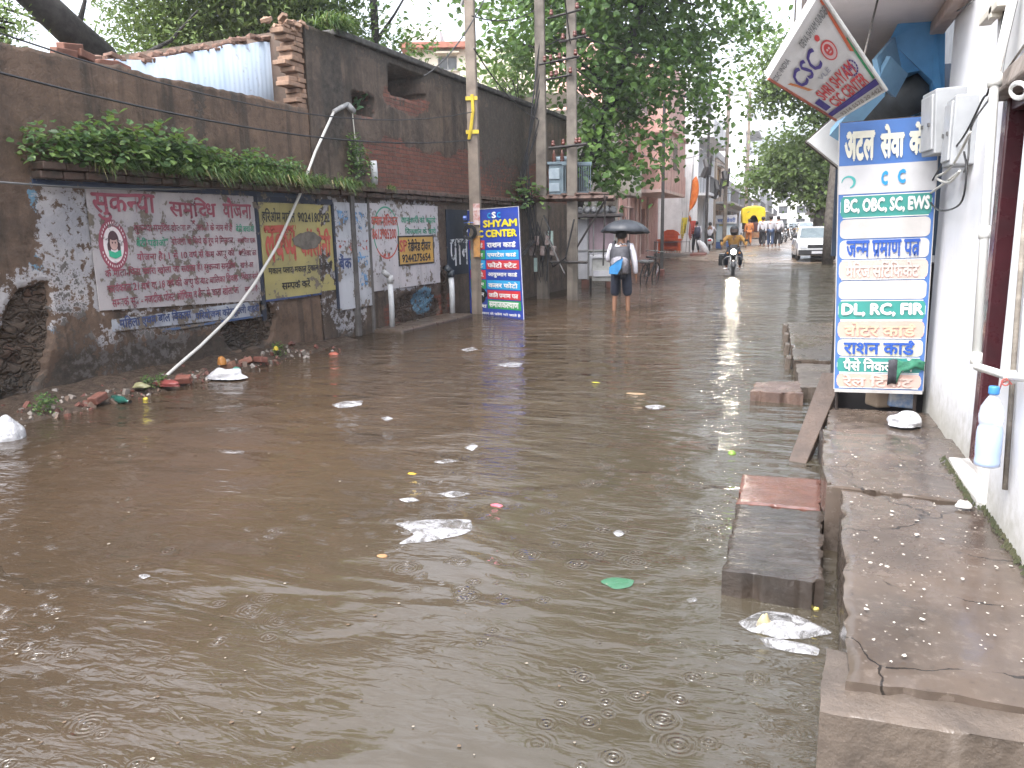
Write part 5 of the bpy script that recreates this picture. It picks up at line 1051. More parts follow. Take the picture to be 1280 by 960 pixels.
# trees behind the left wall
tb3 = onwall(3.2, -6, 0)
tree('garden_tree', 'feathery green tree standing behind the blue tin sheet', tb3, [(tb3, .2), (tb3+Vector((0, .2, 3)), .16), (tb3+Vector((.1, .4, 5)), .1), (tb3+Vector((.2, .5, 7)), .05)],
     [(D(240, 25, 17), (1.3, 1.2, .8)), (D(195, 35, 18), (.7, 1.0, .6)), (D(215, 62, 18), (.8, .8, .35)), (D(290, 10, 17), (1.2, 1.0, .9)), (D(140, 66, 18), (.4, .5, .22)), (D(260, 55, 17.5), (1.0, .8, .5)), (D(270, -100, 16), (2.2, 2.0, 1.7)), (D(-190, -60, 15), (2.2, 2, 2.0))], 640, 95, .13, 'light', .35, .42, seed=12, weights=(.2, .4, .4), limbs=26)
tb4 = onwall(6.2, -6.5, 0)
tree('garden_tree', 'dark shaded tree with several upright trunks behind the broken brick edge', tb4, [(tb4, .22), (tb4+Vector((-.1, .2, 3.2)), .2), (D(345, 30, 17.5), .19), (D(335, -30, 17.5), .18)],
     [(D(350, 15, 18.5), (1.3, 1.0, .9)), (D(420, 20, 18.5), (.9, .9, .8)), (D(455, 55, 18.5), (.6, .6, .45)), (D(300, -20, 18), (1.2, 1, .5)), (D(370, 45, 18.8), (1.3, .8, .4)), (D(500, 60, 18.8), (.6, .6, .35)), (D(300, -130, 17.5), (1.7, 1.8, 1.6)), (D(250, -150, 17), (1.6, 1.6, 1.4))], 380, 60, .14, 'deep', .36, .5, seed=13, weights=(.55, .35, .1), limbs=16)
for k, (x, rr, lb) in enumerate(((396, .10, 'slim dark tree trunk rising behind the grass tuft on the brick building'), (467, .09, 'thin dark bare trunk against the white sky left of the cream house'))):
    b_ = D(x, 300, 18.5); b_.z = 0; o = thing('bare_trunk', lb, 'tree', b_); mb = MB(); T0 = D(x+1, 120, 18.5)-b_; T1 = D(x-2, -40, 18.5)-b_; mb.tube([(0, 0, 0), T0, T0.lerp(T1, .5)+Vector((.05, 0, 0)), T1], [rr*1.4, rr*1.1, rr, rr*.9], 8)
    mb.tube([T0.lerp(T1, .4), T0.lerp(T1, .6)+Vector((.5, .1, .1)), T0.lerp(T1, .8)+Vector((1.0, .1, .2))], [rr*.5, rr*.3, .015], 6); mb.build('trunk', bark, o, smooth=True)
    mb = MB(); random.seed(50+k)
    for q in range(260): mb.m = random.randint(0, 1); c = T0.lerp(T1, random.uniform(-.1, .7))+Vector((random.gauss(.5, .7), random.gauss(0, .5), random.gauss(-.2, .35))); leaf(mb, c, .12, (random.gauss(0, .5), -.4, .7), random.uniform(0, 6), .4)
    mb.build('leaf_spray', LEAF['light'], o)
b_ = onwall(4.0, -4.5, 0); o = thing('leaning_tree', 'thick dark trunk leaning steeply leftwards behind the brown wall', 'tree', b_)
q0, q1, q2 = D(160, 110, 13.5)-b_, D(95, 45, 12.6)-b_, D(15, -30, 11.6)-b_
mb = MB(); mb.tube([(0, 0, 0), (-.2, -.3, 1.8), q0, q0.lerp(q1, .5)+Vector((0, 0, .06)), q1, q2], [.34, .3, .27, .25, .24, .21], 12); mb.tube([q1, q1+Vector((.15, .1, .5)), q1+Vector((.1, .1, 1.1))], [.06, .03, .012], 6); mb.tube([q0, q0+Vector((.3, .1, .5)), q0+Vector((.8, .2, .7)), q0+Vector((1.4, .2, 1.1))], [.07, .05, .03, .012], 6); mb.build('trunk', bark, o, smooth=True)
mb = MB(); random.seed(77)
for q in range(420): mb.m = random.randint(0, 2); c = q0+Vector((random.gauss(.7, .55), random.gauss(.2, .3), random.gauss(.45, .4))); leaf(mb, c, .09, (random.gauss(0, .5), -.4, .7), random.uniform(0, 6), .35)
mb.build('leaf_spray', LEAF['light'], o)
tb5 = onwall(.4, -4, 0)
tree('garden_tree', 'thin light green branch tips at the far left above the brown wall', tb5, [(tb5, .1), (tb5+Vector((0, 0, 2.6)), .07), (tb5+Vector((0, 0, 3.6)), .04)], [(D(8, 40, 11.5), (.35, .3, .25)), (D(-30, 20, 11.5), (.6, .4, .4))], 24, 46, .085, 'light', .2, .4, seed=20)
# right-hand trees
tr1 = D(1023, 323, 35); tr1.z = 0
tree('street_tree', 'round bushy green tree whose trunk hides part of the white car', tr1, [(tr1, .36), (tr1+Vector((0, 0, 1.6)), .32), (tr1+Vector((.1, .1, 3)), .25), (tr1+Vector((.2, 0, 5)), .14)],
     [(D(1000, 220, 35), (1.5, 1.6, 1.1)), (D(950, 222, 35), (.9, 1.0, .6)), (D(1040, 205, 35.5), (1.4, 1.5, 1.6)), (D(975, 190, 36), (1.0, 1, .8)), (D(1030, 250, 34.5), (.9, .8, .5))], 190, 40, .22, 'light', .42, .62, seed=31, weights=(.55, .35, .1), barkm=greybark, limbs=20)
tr2 = D(1035, 318, 30); tr2.z = -.1
tree('street_tree', 'tall pale green tree with open bare branches behind the blank white board', tr2, [(tr2, .22), (tr2+Vector((0, 0, 2)), .2), (tr2+Vector((.05, .1, 4)), .15), (tr2+Vector((.0, .1, 7)), .07)],
     [(D(985, 105, 33), (1.5, 1.3, 1.2)), (D(1040, 130, 33), (1.3, 1.2, 1.6)), (D(960, 70, 33), (.8, .9, .7)), (D(1045, 60, 33), (1.5, 1.2, 1.2)), (D(955, 135, 34), (.6, .7, .5)), (D(935, 35, 33), (.7, .7, .6))], 200, 36, .22, 'light', .42, .55, seed=32, weights=(.35, .4, .25), barkm=greybark, limbs=34)
# weeds on the ledge
weedm = [leafmat('weed_leaf', (.045, .095, .028), (.075, .14, .04)), leafmat('weed_leaf_light', (.11, .18, .05), (.16, .23, .075)), leafmat('weed_leaf_dark', (.028, .06, .02), (.045, .09, .03)), leafmat('dry_grass', (.22, .20, .09), (.30, .26, .13))]
def leafy_weed(seed, n=95, size=.054, hh=.27):
    random.seed(seed); mb = MB()
    for k in range(n):
        a = random.uniform(0, 6.28); r_ = random.random()**.6*.17; z = random.random()*hh*(1-r_*2); mb.m = random.choices((0, 1, 2), (.45, .35, .2))[0]
        leaf(mb, Vector((r_*math.cos(a)*1.25, r_*math.sin(a)*.9-.04, z+.015)), size*random.uniform(.6, 1.35), (random.gauss(0, .45), -.5+random.gauss(0, .4), .8), random.uniform(0, 6.28), .8)
    return mb
def grass_weed(seed, n=80, L_=.23, dry=.2):
    random.seed(seed); mb = MB()
    for k in range(n):
        a = random.uniform(0, 6.28); p = Vector((random.gauss(0, .09), random.gauss(-.02, .04), 0)); d_ = Vector((math.cos(a)*.6, math.sin(a)*.4-.45, random.uniform(.1, 1))).normalized(); l_ = L_*random.uniform(.5, 1.2); sd_ = d_.cross(Vector((0, 0, 1))).normalized()*.006
        m_ = p+d_*l_*.55; e_ = p+d_*l_*.9+Vector((0, -.03, -l_*random.uniform(.15, .8))); mb.m = 3 if random.random() < dry else random.randint(0, 2)
        mb.add([p-sd_, p+sd_, m_+sd_, m_-sd_, e_], [(0, 1, 2, 3), (3, 2, 4)])
    return mb
random.seed(21)
lw = tag(leafy_weed(1).build('weed_plant', weedm), 'broad leaved green weed in the overgrown row on the ledge above the maroon lettered panel', 'weed', 'weeds growing on the wall ledge'); lw2 = leafy_weed(2, 120, .057, .36).build('weed_plant', weedm); tag(lw2, lw['label'], 'weed', lw['group'])
gw = tag(grass_weed(3).build('grass_tuft', weedm), 'grassy weed tuft drooping over the wall ledge', 'weed', 'grass tufts on the wall ledge'); gw2 = grass_weed(4, 130, .28, .1).build('grass_tuft', weedm); tag(gw2, gw['label'], 'weed', gw['group'])
first = {}
def put(o, s_, out, z, sc=1.0):
    c = o
    if o.name in first: c = o.copy(); COL.objects.link(c)
    first[o.name] = 1; c.location = onwall(s_, out, z); c.rotation_euler = (random.uniform(-.15, .15), 0, WANG+random.uniform(-.5, .5)); c.scale = (sc,)*3; return c
for k in range(26):
    s_ = 1.05+k*.135; 
    if random.random() < .93: put(random.choice((lw, lw2)), s_+random.uniform(-.04, .04), .12+random.uniform(-.04, .05), 2.13+random.uniform(-.02, .03), (.7+.75*max(0, .5+nz3(s_*1.9, 3.3))+random.uniform(-.1, .2))*(1.15 if s_ < 3.0 else .75))
for k in range(31):
    s_ = 1.7+k*.13
    if nz3(s_*2.3, 8.8) < -.12: continue
    put(random.choice((gw, gw2)), s_+random.uniform(-.05, .05), .16+random.uniform(-.03, .04), 2.12, random.uniform(.8, 1.3)*(.8 if s_ < 2.3 else 1))
for s_, z in ((6.05, 2.15), (6.6, 2.14)): put(gw, s_, .15, z, .6)
g_ = put(gw2, 5.62, .05, 4.2, 1.3); g_['label'] = 'bright grass clump growing on top of the brick building corner'; g_ = put(gw2, 5.4, .05, 4.2, 1.2); g_['label'] = 'bright grass clump growing on top of the brick building corner'
for s_, z, sc in ((5.85, 2.45, .9), (5.75, 2.65, .7), (5.9, 2.25, 1.0)):
    c = put(lw2, s_, .10, z, sc); c['label'] = 'small leafy weed rooted in the dark wall crack above the white panel'; c['group'] = 'weeds in the dark wall crack'
g2 = 'green weeds sprouting from the rubble at the foot of the wall'
for s_, out, sc in ((.55, .4, .5), (1.75, .45, .4), (1.6, .42, .4), (3.7, .25, .5)): c = put(lw2, s_, out, .04, sc); c['label'] = 'small green weed sprouting from the rubble at the foot of the brown wall'; c['group'] = g2
p_ = D(655, 262, 17.0); c = lw2.copy(); COL.objects.link(c); c.location = p_; c.scale = (2.6, 2.2, 2.0); c['label'] = 'leafy bush growing at the wall beside the bare tall pole'; del c['group']
# green rag in the broken window
mb = MB()
for k in range(9): leaf(mb, onwall(6.15+.03*k, .0-.10, 3.2+.025*k+random.uniform(0, .12)), .16, (-.3, -.8, .5), 1.2*k, .5)
tag(mb.build('window_plant', [leafmat('bluish_leaf', (.10, .22, .12), (.16, .30, .18))]), 'bluish green plant poking out of the smaller broken window hole', 'plant')
# ================================================================ BUILDINGS ALONG THE STREET
glass = M('dark_window_glass', (.03, .035, .04), (.05, .055, .06), 3, .15, 0, spec=.6); wood = M('brown_window_wood', (.12, .07, .04), (.08, .05, .03), 12, .6, .1); greyp = M('grey_frame_paint', (.3, .3, .3), (.22, .22, .22), 8, .5, .1)
rail_m = M('iron_rail', (.16, .16, .165), (.11, .11, .11), 8, .5, 0); whiterail = M('white_rail', (.6, .6, .6), (.5, .5, .5), 8, .5, 0)
def building(name, label, x0, y0, y1, z0, h, depth, mat, side=1, wins=(), balc=(), cat='building', parapet=.5, extra=None, endwins=(), trim=None):
    L = y1-y0
    o = thing(name, label, cat, (x0, y0, 0) if side == 1 else ((x0, y1, 0) if side == -1 else (x0, y0, 0)), R(90) if side == 1 else (R(-90) if side == -1 else 0))
    us = sorted({0, L}|{u for w_ in wins for u in w_[:2]}); vs = sorted({z0-.5, h}|{v for w_ in wins for v in w_[2:4]}); mb = MB()
    def inside(u, v): return any(w_[0] < u < w_[1] and w_[2] < v < w_[3] for w_ in wins)
    for a, b in zip(us, us[1:]):
        for c, d in zip(vs, vs[1:]):
            if not inside((a+b)/2, (c+d)/2): mb.face([(a, 0, c), (b, 0, c), (b, 0, d), (a, 0, d)])
    rv = .16
    for u0, u1, v0, v1 in [w_[:4] for w_ in wins]:
        mb.face([(u0, 0, v0), (u0, rv, v0), (u1, rv, v0), (u1, 0, v0)][::-1]); mb.face([(u0, 0, v1), (u0, rv, v1), (u1, rv, v1), (u1, 0, v1)]); mb.face([(u0, 0, v0), (u0, rv, v0), (u0, rv, v1), (u0, 0, v1)]); mb.face([(u1, 0, v0), (u1, rv, v0), (u1, rv, v1), (u1, 0, v1)][::-1])
    for q in (((0, 0), (0, depth)), ((L, 0), (L, depth)), ((0, depth), (L, depth))): mb.face([(q[0][0], q[0][1], z0-.5), (q[1][0], q[1][1], z0-.5), (q[1][0], q[1][1], h), (q[0][0], q[0][1], h)])
    mb.face([(0, 0, h), (L, 0, h), (L, depth, h), (0, depth, h)]); mb.build('wall', mat, o)
    tm = trim or mat; mb = MB()
    if parapet: mb.b2((-.08, -.10, h), (L+.08, .12, h+.1)); mb.b2((-.02, -.03, h+.1), (L+.02, .10, h+parapet)); mb.b2((-.04, .1, h+.1), (.10, depth, h+parapet)); mb.build('parapet', tm, o)
    for w_ in wins:
        u0, u1, v0, v1 = w_[:4]; st = w_[4] if len(w_) > 4 else 'win'
        nm = {'win': 'window', 'wood': 'window', 'door': 'door', 'shut': 'shutter', 'dark': 'doorway', 'grill': 'window'}[st]
        mb = MB()
        if st == 'shut':
            n_ = max(4, int((v1-v0)/.11))
            for k in range(n_): z = v0+(v1-v0)*k/n_; dz = (v1-v0)/n_; mb.add([(u0, rv-.05, z), (u1, rv-.05, z), (u1, rv-.09, z+dz*.5), (u0, rv-.09, z+dz*.5), (u1, rv-.05, z+dz), (u0, rv-.05, z+dz)], [(0, 1, 2, 3), (3, 2, 4, 5)])
            mb.build(nm, w_[5] if len(w_) > 5 else greyp, o); continue
        mb.face([(u0, rv, v0), (u1, rv, v0), (u1, rv, v1), (u0, rv, v1)]); f = mb.build(nm, w_[5] if len(w_) > 5 else (wood if st in ('wood', 'door') else glass), o)
        if st in ('dark',): continue
        fm = MB(); t_ = .05
        for a in ((u0, u1, v0, v0+t_), (u0, u1, v1-t_, v1), (u0, u0+t_, v0+t_, v1-t_), (u1-t_, u1, v0+t_, v1-t_)): fm.b2((a[0], rv-.06, a[2]), (a[1], rv-.004, a[3]))
        n_ = 5 if st == 'grill' else 1
        for k in range(1, n_+1): uu = u0+(u1-u0)*k/(n_+1); fm.b2((uu-.018, rv-.05, v0+t_), (uu+.018, rv-.006, v1-t_))
        fm.build('frame', whiterail if st == 'grill' else (wood if st in ('wood', 'door') else greyp), f)
        if st != 'door': s2 = MB(); s2.b2((u0-.06, -.07, v0-.06), (u1+.06, .04, v0-.003)); s2.b2((u0-.1, -.28, v1+.06), (u1+.1, -.002, v1+.12)); s2.build('sill', tm, f)
    for u0, u1, v, dep, rl in balc:
        mb = MB(); mb.b2((u0, -dep, v), (u1, -.002, v+.14)); b_ = mb.build('balcony', tm, o, bevel=.01); mb = MB()
        if rl == 'solid': mb.b2((u0, -dep, v+.142), (u1, -dep+.1, v+1.0)); mb.b2((u0, -dep+.1, v+.142), (u0+.1, -.003, v+1.0)); mb.b2((u1-.1, -dep+.1, v+.142), (u1, -.003, v+1.0)); mb.build('balcony_wall', mat, b_)
        else:
            n_ = int((u1-u0)/.16)
            for k in range(n_+1): uu = u0+.02+(u1-u0-.04)*k/n_; mb.tube([(uu, -dep+.04, v+.14), (uu, -dep+.04, v+.95)], .012, 4)
            for k in range(int(dep/.16)): mb.tube([(u0+.03, -dep+.04+.16*k, v+.14), (u0+.03, -dep+.04+.16*k, v+.95)], .012, 4)
            mb.b2((u0, -dep+.01, v+.95), (u1, -dep+.07, v+1.0)); mb.b2((u0, -dep+.07, v+.95), (u0+.06, -.002, v+1.0)); mb.build('railing', rail_m, b_)
    return o
cream = M('cream_plaster', (.50, .46, .40), (.42, .38, .33), 2, .65, .2, streak=.5); pink = M('pink_plaster', (.58, .35, .30), (.48, .28, .24), 2, .65, .2, streak=.5); pinkl = M('pale_pink_plaster', (.62, .46, .41), (.52, .39, .35), 2, .65, .2, streak=.5)
greyw = M('grey_white_plaster', (.62, .62, .63), (.50, .50, .51), 2, .65, .2, streak=.7); whitp = M('bright_white_plaster', (.78, .79, .81), (.68, .69, .72), 1, .6, .1, streak=.3); conc2 = M('dull_concrete', (.40, .40, .40), (.30, .30, .30), 2, .7, .2, streak=.6); tan = M('tan_plaster', (.46, .38, .31), (.36, .30, .24), 2, .7, .2, streak=.6); blueg = M('blue_grey_paint', (.46, .53, .60), (.36, .42, .48), 2, .6, .1, streak=.4)
ygold = M('golden_board', (.44, .27, .07), (.33, .19, .05), 4, .5, .1); creamshut = M('cream_shutter', (.44, .43, .37), (.36, .35, .31), 3, .5, .1)
# dark old building between the brick wall and the cream one
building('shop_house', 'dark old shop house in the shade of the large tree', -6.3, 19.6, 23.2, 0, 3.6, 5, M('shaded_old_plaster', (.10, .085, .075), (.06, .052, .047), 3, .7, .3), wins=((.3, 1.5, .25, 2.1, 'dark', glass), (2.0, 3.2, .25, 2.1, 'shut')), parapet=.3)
building('cream_shop', 'cream coloured shop front with tall pale shutters beyond the man with the umbrella', -6.3, 23.3, 29.3, .0, 5.0, 6, cream, wins=((.3, 2.0, .25, 2.9, 'shut', creamshut), (2.3, 3.9, .25, 2.9, 'shut', creamshut), (4.35, 5.55, .5, 2.35, 'dark', glass), (1, 2.2, 3.5, 4.5, 'win'), (3.6, 4.8, 3.5, 4.5, 'win')), balc=((3.9, 5.9, 2.62, .9, 'solid'),), trim=M('dull_cream_trim', (.36, .31, .26), (.27, .23, .19), 3, .7, .2))
pb = building('pink_house', 'tall salmon pink house with a boxy balcony and an air conditioner', -6.8, 29.4, 41.5, .0, 8.8, 1.9, pink, trim=pinkl,
    wins=((.6, 1.5, .3, 2.3, 'door'), (2.6, 3.5, .3, 2.3, 'grill'), (4.4, 5.6, .3, 2.4, 'dark', glass), (7.2, 8.4, .3, 2.4, 'dark', glass), (1.2, 2.3, 3.6, 4.9, 'win'), (3.2, 4.2, 3.6, 4.9, 'wood'), (7.5, 8.6, 4.2, 5.4, 'win'), (1.2, 2.3, 6.4, 7.8, 'win'), (4.2, 5.2, 6.4, 7.8, 'win'), (7.6, 8.8, 6.6, 7.9, 'win')), balc=((4.6, 11.6, 3.0, 1.45, 'solid'), (.4, 4.4, 6.0, .8, 'rail')))
mb = MB(); mb.b2((6.2, -1.44, 3.15), (11.3, -.002, 5.6)); mb.b2((6.2, -1.40, 5.76), (11.3, -.002, 8.6)); mb.b2((6.0, -1.6, 5.602), (11.5, -.003, 5.75)); bw_ = mb.build('bay_room', pink, pb, bevel=.02)
mb = MB(); mb.b2((7.3, -1.46, 4.1), (8.5, -1.442, 5.2)); mb.build('bay_window', wood, bw_)
ac = MB(); ac.b2((4.4, -.42, 3.3), (5.1, -.02, 3.85)); ob = ac.build('air_conditioner', M('ac_grey', (.5, .5, .5), (.4, .4, .4)), bevel=.02); ob.matrix_world = Matrix.Translation((-6.8, 29.4, 0))@Matrix.Rotation(R(90), 4, 'Z'); tag(ob, 'grey air conditioner box on the wall of the pink house', 'air conditioner')
mb = MB(); mb.lathe([(.16, -.005), (.16, .0), (.05, .002)], 16, Matrix.Translation((4.75, -.424, 3.57))@Matrix.Rotation(R(90), 4, 'X')); mb.build('fan_grille', rail_m, ob)
mb = MB(); mb.add([(3.7, -1.2, 4.3), (5.3, -1.2, 4.3), (5.3, 0, 4.75), (3.7, 0, 4.75), (3.7, -1.2, 4.33), (5.3, -1.2, 4.33), (5.3, 0, 4.78), (3.7, 0, 4.78)], [(3, 2, 1, 0), (4, 5, 6, 7), (0, 1, 5, 4), (1, 2, 6, 5), (2, 3, 7, 6), (3, 0, 4, 7)]); mb.build('tin_awning', M('awning_tin', (.35, .33, .32), (.25, .22, .2)), pb)
mb = MB()
for u in (.3, 2.2, 4.1, 5.9, 6.9, 8.9): mb.tube([(u, -.05, .2), (u, -.05, 8.6)], .045, 6)
mb.each('rain_pipe', pinkl, pb)
gb = building('grey_house', 'grey white three storey house with railed balconies beyond the orange flag', -5.3, 43.6, 52.6, .2, 9.2, 7, greyw, trim=whitp, wins=((.6, 2.2, .5, 2.7, 'shut'), (3.0, 4.6, .5, 2.7, 'dark', glass), (5.4, 7.6, .5, 2.7, 'shut'), (.8, 1.9, 4.0, 5.6, 'wood'), (3.2, 4.3, 4.0, 5.6, 'wood'), (6.0, 7.1, 4.0, 5.6, 'win'), (.8, 1.9, 6.9, 8.4, 'wood'), (3.2, 4.3, 6.9, 8.4, 'wood'), (6.0, 7.1, 6.9, 8.4, 'win')), balc=((.3, 5.0, 3.2, .9, 'rail'), (.3, 8.6, 6.2, 1.0, 'solid')))
mb = MB()
for u in (.25, 2.6, 5.0, 8.7): mb.b2((u-.14, -.25, 0), (u+.14, -.002, 6.2))
mb.each('pillar', whitp, gb)
building('wooden_fronted_house', 'two storey house with golden wooden window boards and a dark awning', -5.0, 53.2, 61, .35, 5.9, 6, tan, trim=conc2, wins=((.5, 2.3, .7, 2.6, 'dark', glass), (2.8, 4.2, .7, 2.6, 'win', ygold), (4.7, 7.2, .7, 2.6, 'shut'), (.8, 3.4, 3.6, 5.4, 'wood', ygold), (4.2, 5.4, 3.8, 5.2, 'wood')), balc=((.2, 7.6, 3.0, 1.0, 'rail'),))
building('low_shop', 'low blue grey shop row with awnings before the tall white building', -5.1, 61.4, 79, .4, 4.6, 6, blueg, trim=conc2, wins=((.5, 3, .7, 2.8, 'shut'), (3.6, 6.4, .7, 2.8, 'dark', glass), (7, 9.8, .7, 2.8, 'shut'), (10.4, 13, .7, 2.8, 'dark', glass), (13.6, 16.6, .7, 2.8, 'shut')), balc=((.2, 17, 3.0, 1.1, 'none'),))
tw = building('tall_white_building', 'tall bright white building with a plain side wall and grey balconies high above the street', -4.9, 80, 100, .45, 13.6, 8, whitp, trim=conc2, wins=[(1.2+4.2*i, 2.8+4.2*i, 1.0+3.2*j, 2.9+3.2*j, 'win') for i in range(4) for j in range(4)], balc=((.2, 9, 4.0, 1.2, 'solid'), (.2, 9, 7.2, 1.2, 'solid'), (.2, 9, 10.4, 1.2, 'solid'), (10, 19, 7.2, 1.2, 'solid')))
mb = MB(); mb.b2((-1.6, 1.5, 11.5), (-.02, 2.6, 14.9)); mb.build('water_tank_tower', whitp, tw)
lab = ['tan far off shop house on the left of the street', 'pale far off house row on the left, beyond the tan one', 'grey far off building last on the left side']
for k, (y0, y1, h, mt) in enumerate(((101, 118, 7.5, tan), (119, 140, 9.5, greyw), (142, 175, 7, conc2))):
    building('far_house', lab[k], -5.2+.2*k, y0, y1, .5, h, 8, mt, wins=[(1.5+4*i, 3.5+4*i, 1+3*j, 2.9+3*j, 'shut' if j == 0 else 'win') for i in range(int((y1-y0)/4.3)) for j in range(int(h/3.1))], balc=((1, y1-y0-1, 3.6, 1.1, 'rail'),))
lab = ['plain grey house behind the white car, in the shade of the round tree', 'dusty pink far house on the right of the street', 'white far house on the right of the street', 'dull concrete far house last on the right']
for k, (x_, y0, y1, h, mt) in enumerate(((3.4, 37, 56, 6.5, conc2), (3.0, 57, 80, 7, pinkl), (2.8, 81, 112, 8, whitp), (2.6, 114, 170, 7, conc2))):
    building('roadside_house', lab[k], x_, y0, y1, .2, h, 8, mt, side=-1, wins=[(1.5+4*i, 3.5+4*i, 1+3*j, 2.9+3*j, 'shut' if j == 0 else 'win') for i in range(int((y1-y0)/4.3)) for j in range(int(h/3.1))], balc=((1, y1-y0-1, 3.6, 1.0, 'rail'),))
building('neighbour_house', 'grey house standing behind the service banner', 1.9, 15, 29, 0, 5.2, 6, greyw, side=-1, wins=((1, 3, .3, 2.4, 'shut'), (5, 7, .3, 2.4, 'shut'), (10, 12, .6, 2.2, 'win')))
building('end_building', 'hazy building closing the far end of the street', -14, 200, 232, .5, 12, 10, greyw, side=0, wins=[(2+4*i, 4+4*i, 1.5+3*j, 3.2+3*j, 'win') for i in range(7) for j in range(3)])
# cream house behind the left wall
hc = D(512, 100, 34); ch_ = building('cream_house', 'cream house with a red brown roof edge rising behind the brick building', hc.x, hc.y, hc.y+7, 0, D(545, 62, 34).z, 6, M('pale_cream_plaster', (.62, .57, .48), (.52, .48, .40), 2, .6, .1, streak=.3), side=0, parapet=0, wins=((1.2, 2.0, D(540, 88, 34).z, D(540, 70, 34).z, 'win'),))
ch_.rotation_euler = (0, 0, R(20)); mb = MB(); zz = D(545, 62, 34).z; mb.b2((-.3, -.4, zz), (2.7, 6.2, zz+.22)); mb.build('roof_edge', M('red_brown_roof', (.34, .13, .09), (.24, .1, .07), 5, .6, .2), ch_); mb = MB(); mb.b2((-.2, .3, zz+.22), (1.3, 3, zz+1.0)); mb.build('roof_room', greyw, ch_)
mb = MB()
for k in range(9): mb.tube([(.3*k, -.5, zz-1.5), (.3*k, -.5, zz-.9)], .015, 4)
mb.b2((-.1, -.53, zz-.92), (2.5, -.47, zz-.87)); mb.build('terrace_rail', rail_m, ch_)
# further poles down the street
for (x, yb, yt, d_, w_, mt, lb) in ((827, 336, 150, 30, .13, iron, 'slim dark iron pole behind the parked bicycle'), (882, 312, 120, 42, .15, iron, 'dark cable covered pole beside the orange flag'), (905, 308, 165, 46, .22, conc, 'grey pole beside the blue white booth'), (931, 300, 160, 58, .24, conc, 'thin far pole left of the yellow rickshaw')):
    b_ = D(x, yb, d_); top = D(x, yt, d_).z+2.5; b_.z = road_z(b_.x, b_.y)-.1; pole(lb, b_, top-b_.z, w_, w_*.8, mt)
    mb = MB()
for (x, y, d_) in ((882, 200, 41.7), (905, 215, 45.7), (895, 228, 45)):
    c = D(x, y, d_); mb = MB(); mb.tube([c, c+Vector((.1, -.2, -.4)), c+Vector((-.1, -.2, -.9))], .16, 7); mb.tube([c+Vector((.3, 0, .2)), c+Vector((.25, -.1, -.8))], .06, 5); tag(mb.build('cable_box', iron), 'dark bundle of cables and boxes hanging on a street pole', 'cable bundle', 'cable bundles on the street poles')
# ---- kiosk, carts, shrine, booth
kb = D(722, 352, 20.3); kb.z = 0; ks = thing('tin_kiosk', 'white and mauve tin kiosk raised on bricks in the water behind the transformer pole', 'kiosk', kb, R(15))
tinw = M('white_kiosk_tin', (.50, .50, .52), (.40, .40, .43), 3, .4, .1, streak=.3); mauve = M('mauve_tin', (.30, .22, .25), (.24, .18, .20), 3, .5, .1, streak=.3)
mb = MB(); mb.b2((-.75, 0, .22), (.28, 1.2, 1.75)); mb.build('body', tinw, ks, bevel=.01)
mb = MB(); mb.b2((.30, .02, .95), (.95, 1.15, 1.78)); mb.build('side_panel', mauve, ks, bevel=.008)
mb = MB(); mb.b2((.30, .0, .30), (.93, 1.1, .90)); mb.build('lower_panel', tinw, ks, bevel=.008)
mb = MB()
for x in (-.76, -.25, .27, .94): mb.b2((x-.015, -.025, .2), (x+.015, -.004, 1.78))
mb.b2((-.76, -.03, .95), (.95, -.005, .98)); mb.build('rib', greyp, ks)
mb = MB(); mb.b2((-.9, -.35, 1.80), (1.15, 1.3, 1.87)); mb.build('roof', M('dark_kiosk_roof', (.07, .06, .06), (.05, .045, .045)), ks, bevel=.01)
mb = MB()
for x, y in ((-.65, .1), (.2, .1), (.85, .1), (.85, 1.0), (-.65, 1.0)): mb.b2((x-.1, y-.08, -.2), (x+.1, y+.08, .215))
mb.each('brick_support', M('kiosk_bricks', (.16, .07, .05), (.1, .05, .04)), ks)
mb = MB(); random.seed(2)
for k in range(7): mb.lathe([(.05, 1.88), (.09, 1.93), (.09, 2.0), (.05, 2.06), (.01, 2.07)], 8, Matrix.Translation((-.1+.17*k, -.1+random.uniform(0, .4), 0)))
mb.build('roof_clutter', M('mixed_clutter', (.4, .4, .42), (.1, .1, .11), 12, .5, .1), ks, smooth=True)
wb = D(755, 358, 18.6); wb.z = 0; wc_ = thing('food_cart', 'small white box cart beside the man with the umbrella', 'cart', wb, R(14))
mb = MB(); mb.add([(-.28, 0, .28), (.34, 0, .25), (.34, .9, .25), (-.28, .9, .28), (-.28, -.04, .80), (.34, -.04, .80), (.34, .9, .80), (-.28, .9, .80)], [(3, 2, 1, 0), (4, 5, 6, 7), (0, 1, 5, 4), (1, 2, 6, 5), (2, 3, 7, 6), (3, 0, 4, 7)]); mb.build('body', M('weathered_white_cart', (.50, .50, .48), (.34, .34, .32), 5, .45, .15), wc_, bevel=.012)
mb = MB(); mb.b2((-.32, -.08, .81), (.38, .95, .86)); mb.b2((-.26, -.06, .38), (.32, -.042, .52)); mb.build('trim', tinw, wc_, bevel=.005)
mb = MB(); mb.torus((-.32, .3, .1), .2, .03, 'x', 20, 6); mb.torus((.38, .3, .1), .2, .03, 'x', 20, 6); mb.each('wheel', M('black_rubber', (.015, .015, .015), rough=.7), wc_)
mb = MB()
for x in (-.25, .32): mb.tube([(x, .1, .86), (x, .1, 1.62)], .015, 5)
mb.each('post', rail_m, wc_)
sb = D(845, 318, 40); sb.z = 0; sh = thing('roadside_shrine', 'low grey roadside platform carrying an orange painted shrine seat', 'shrine', sb, R(2))
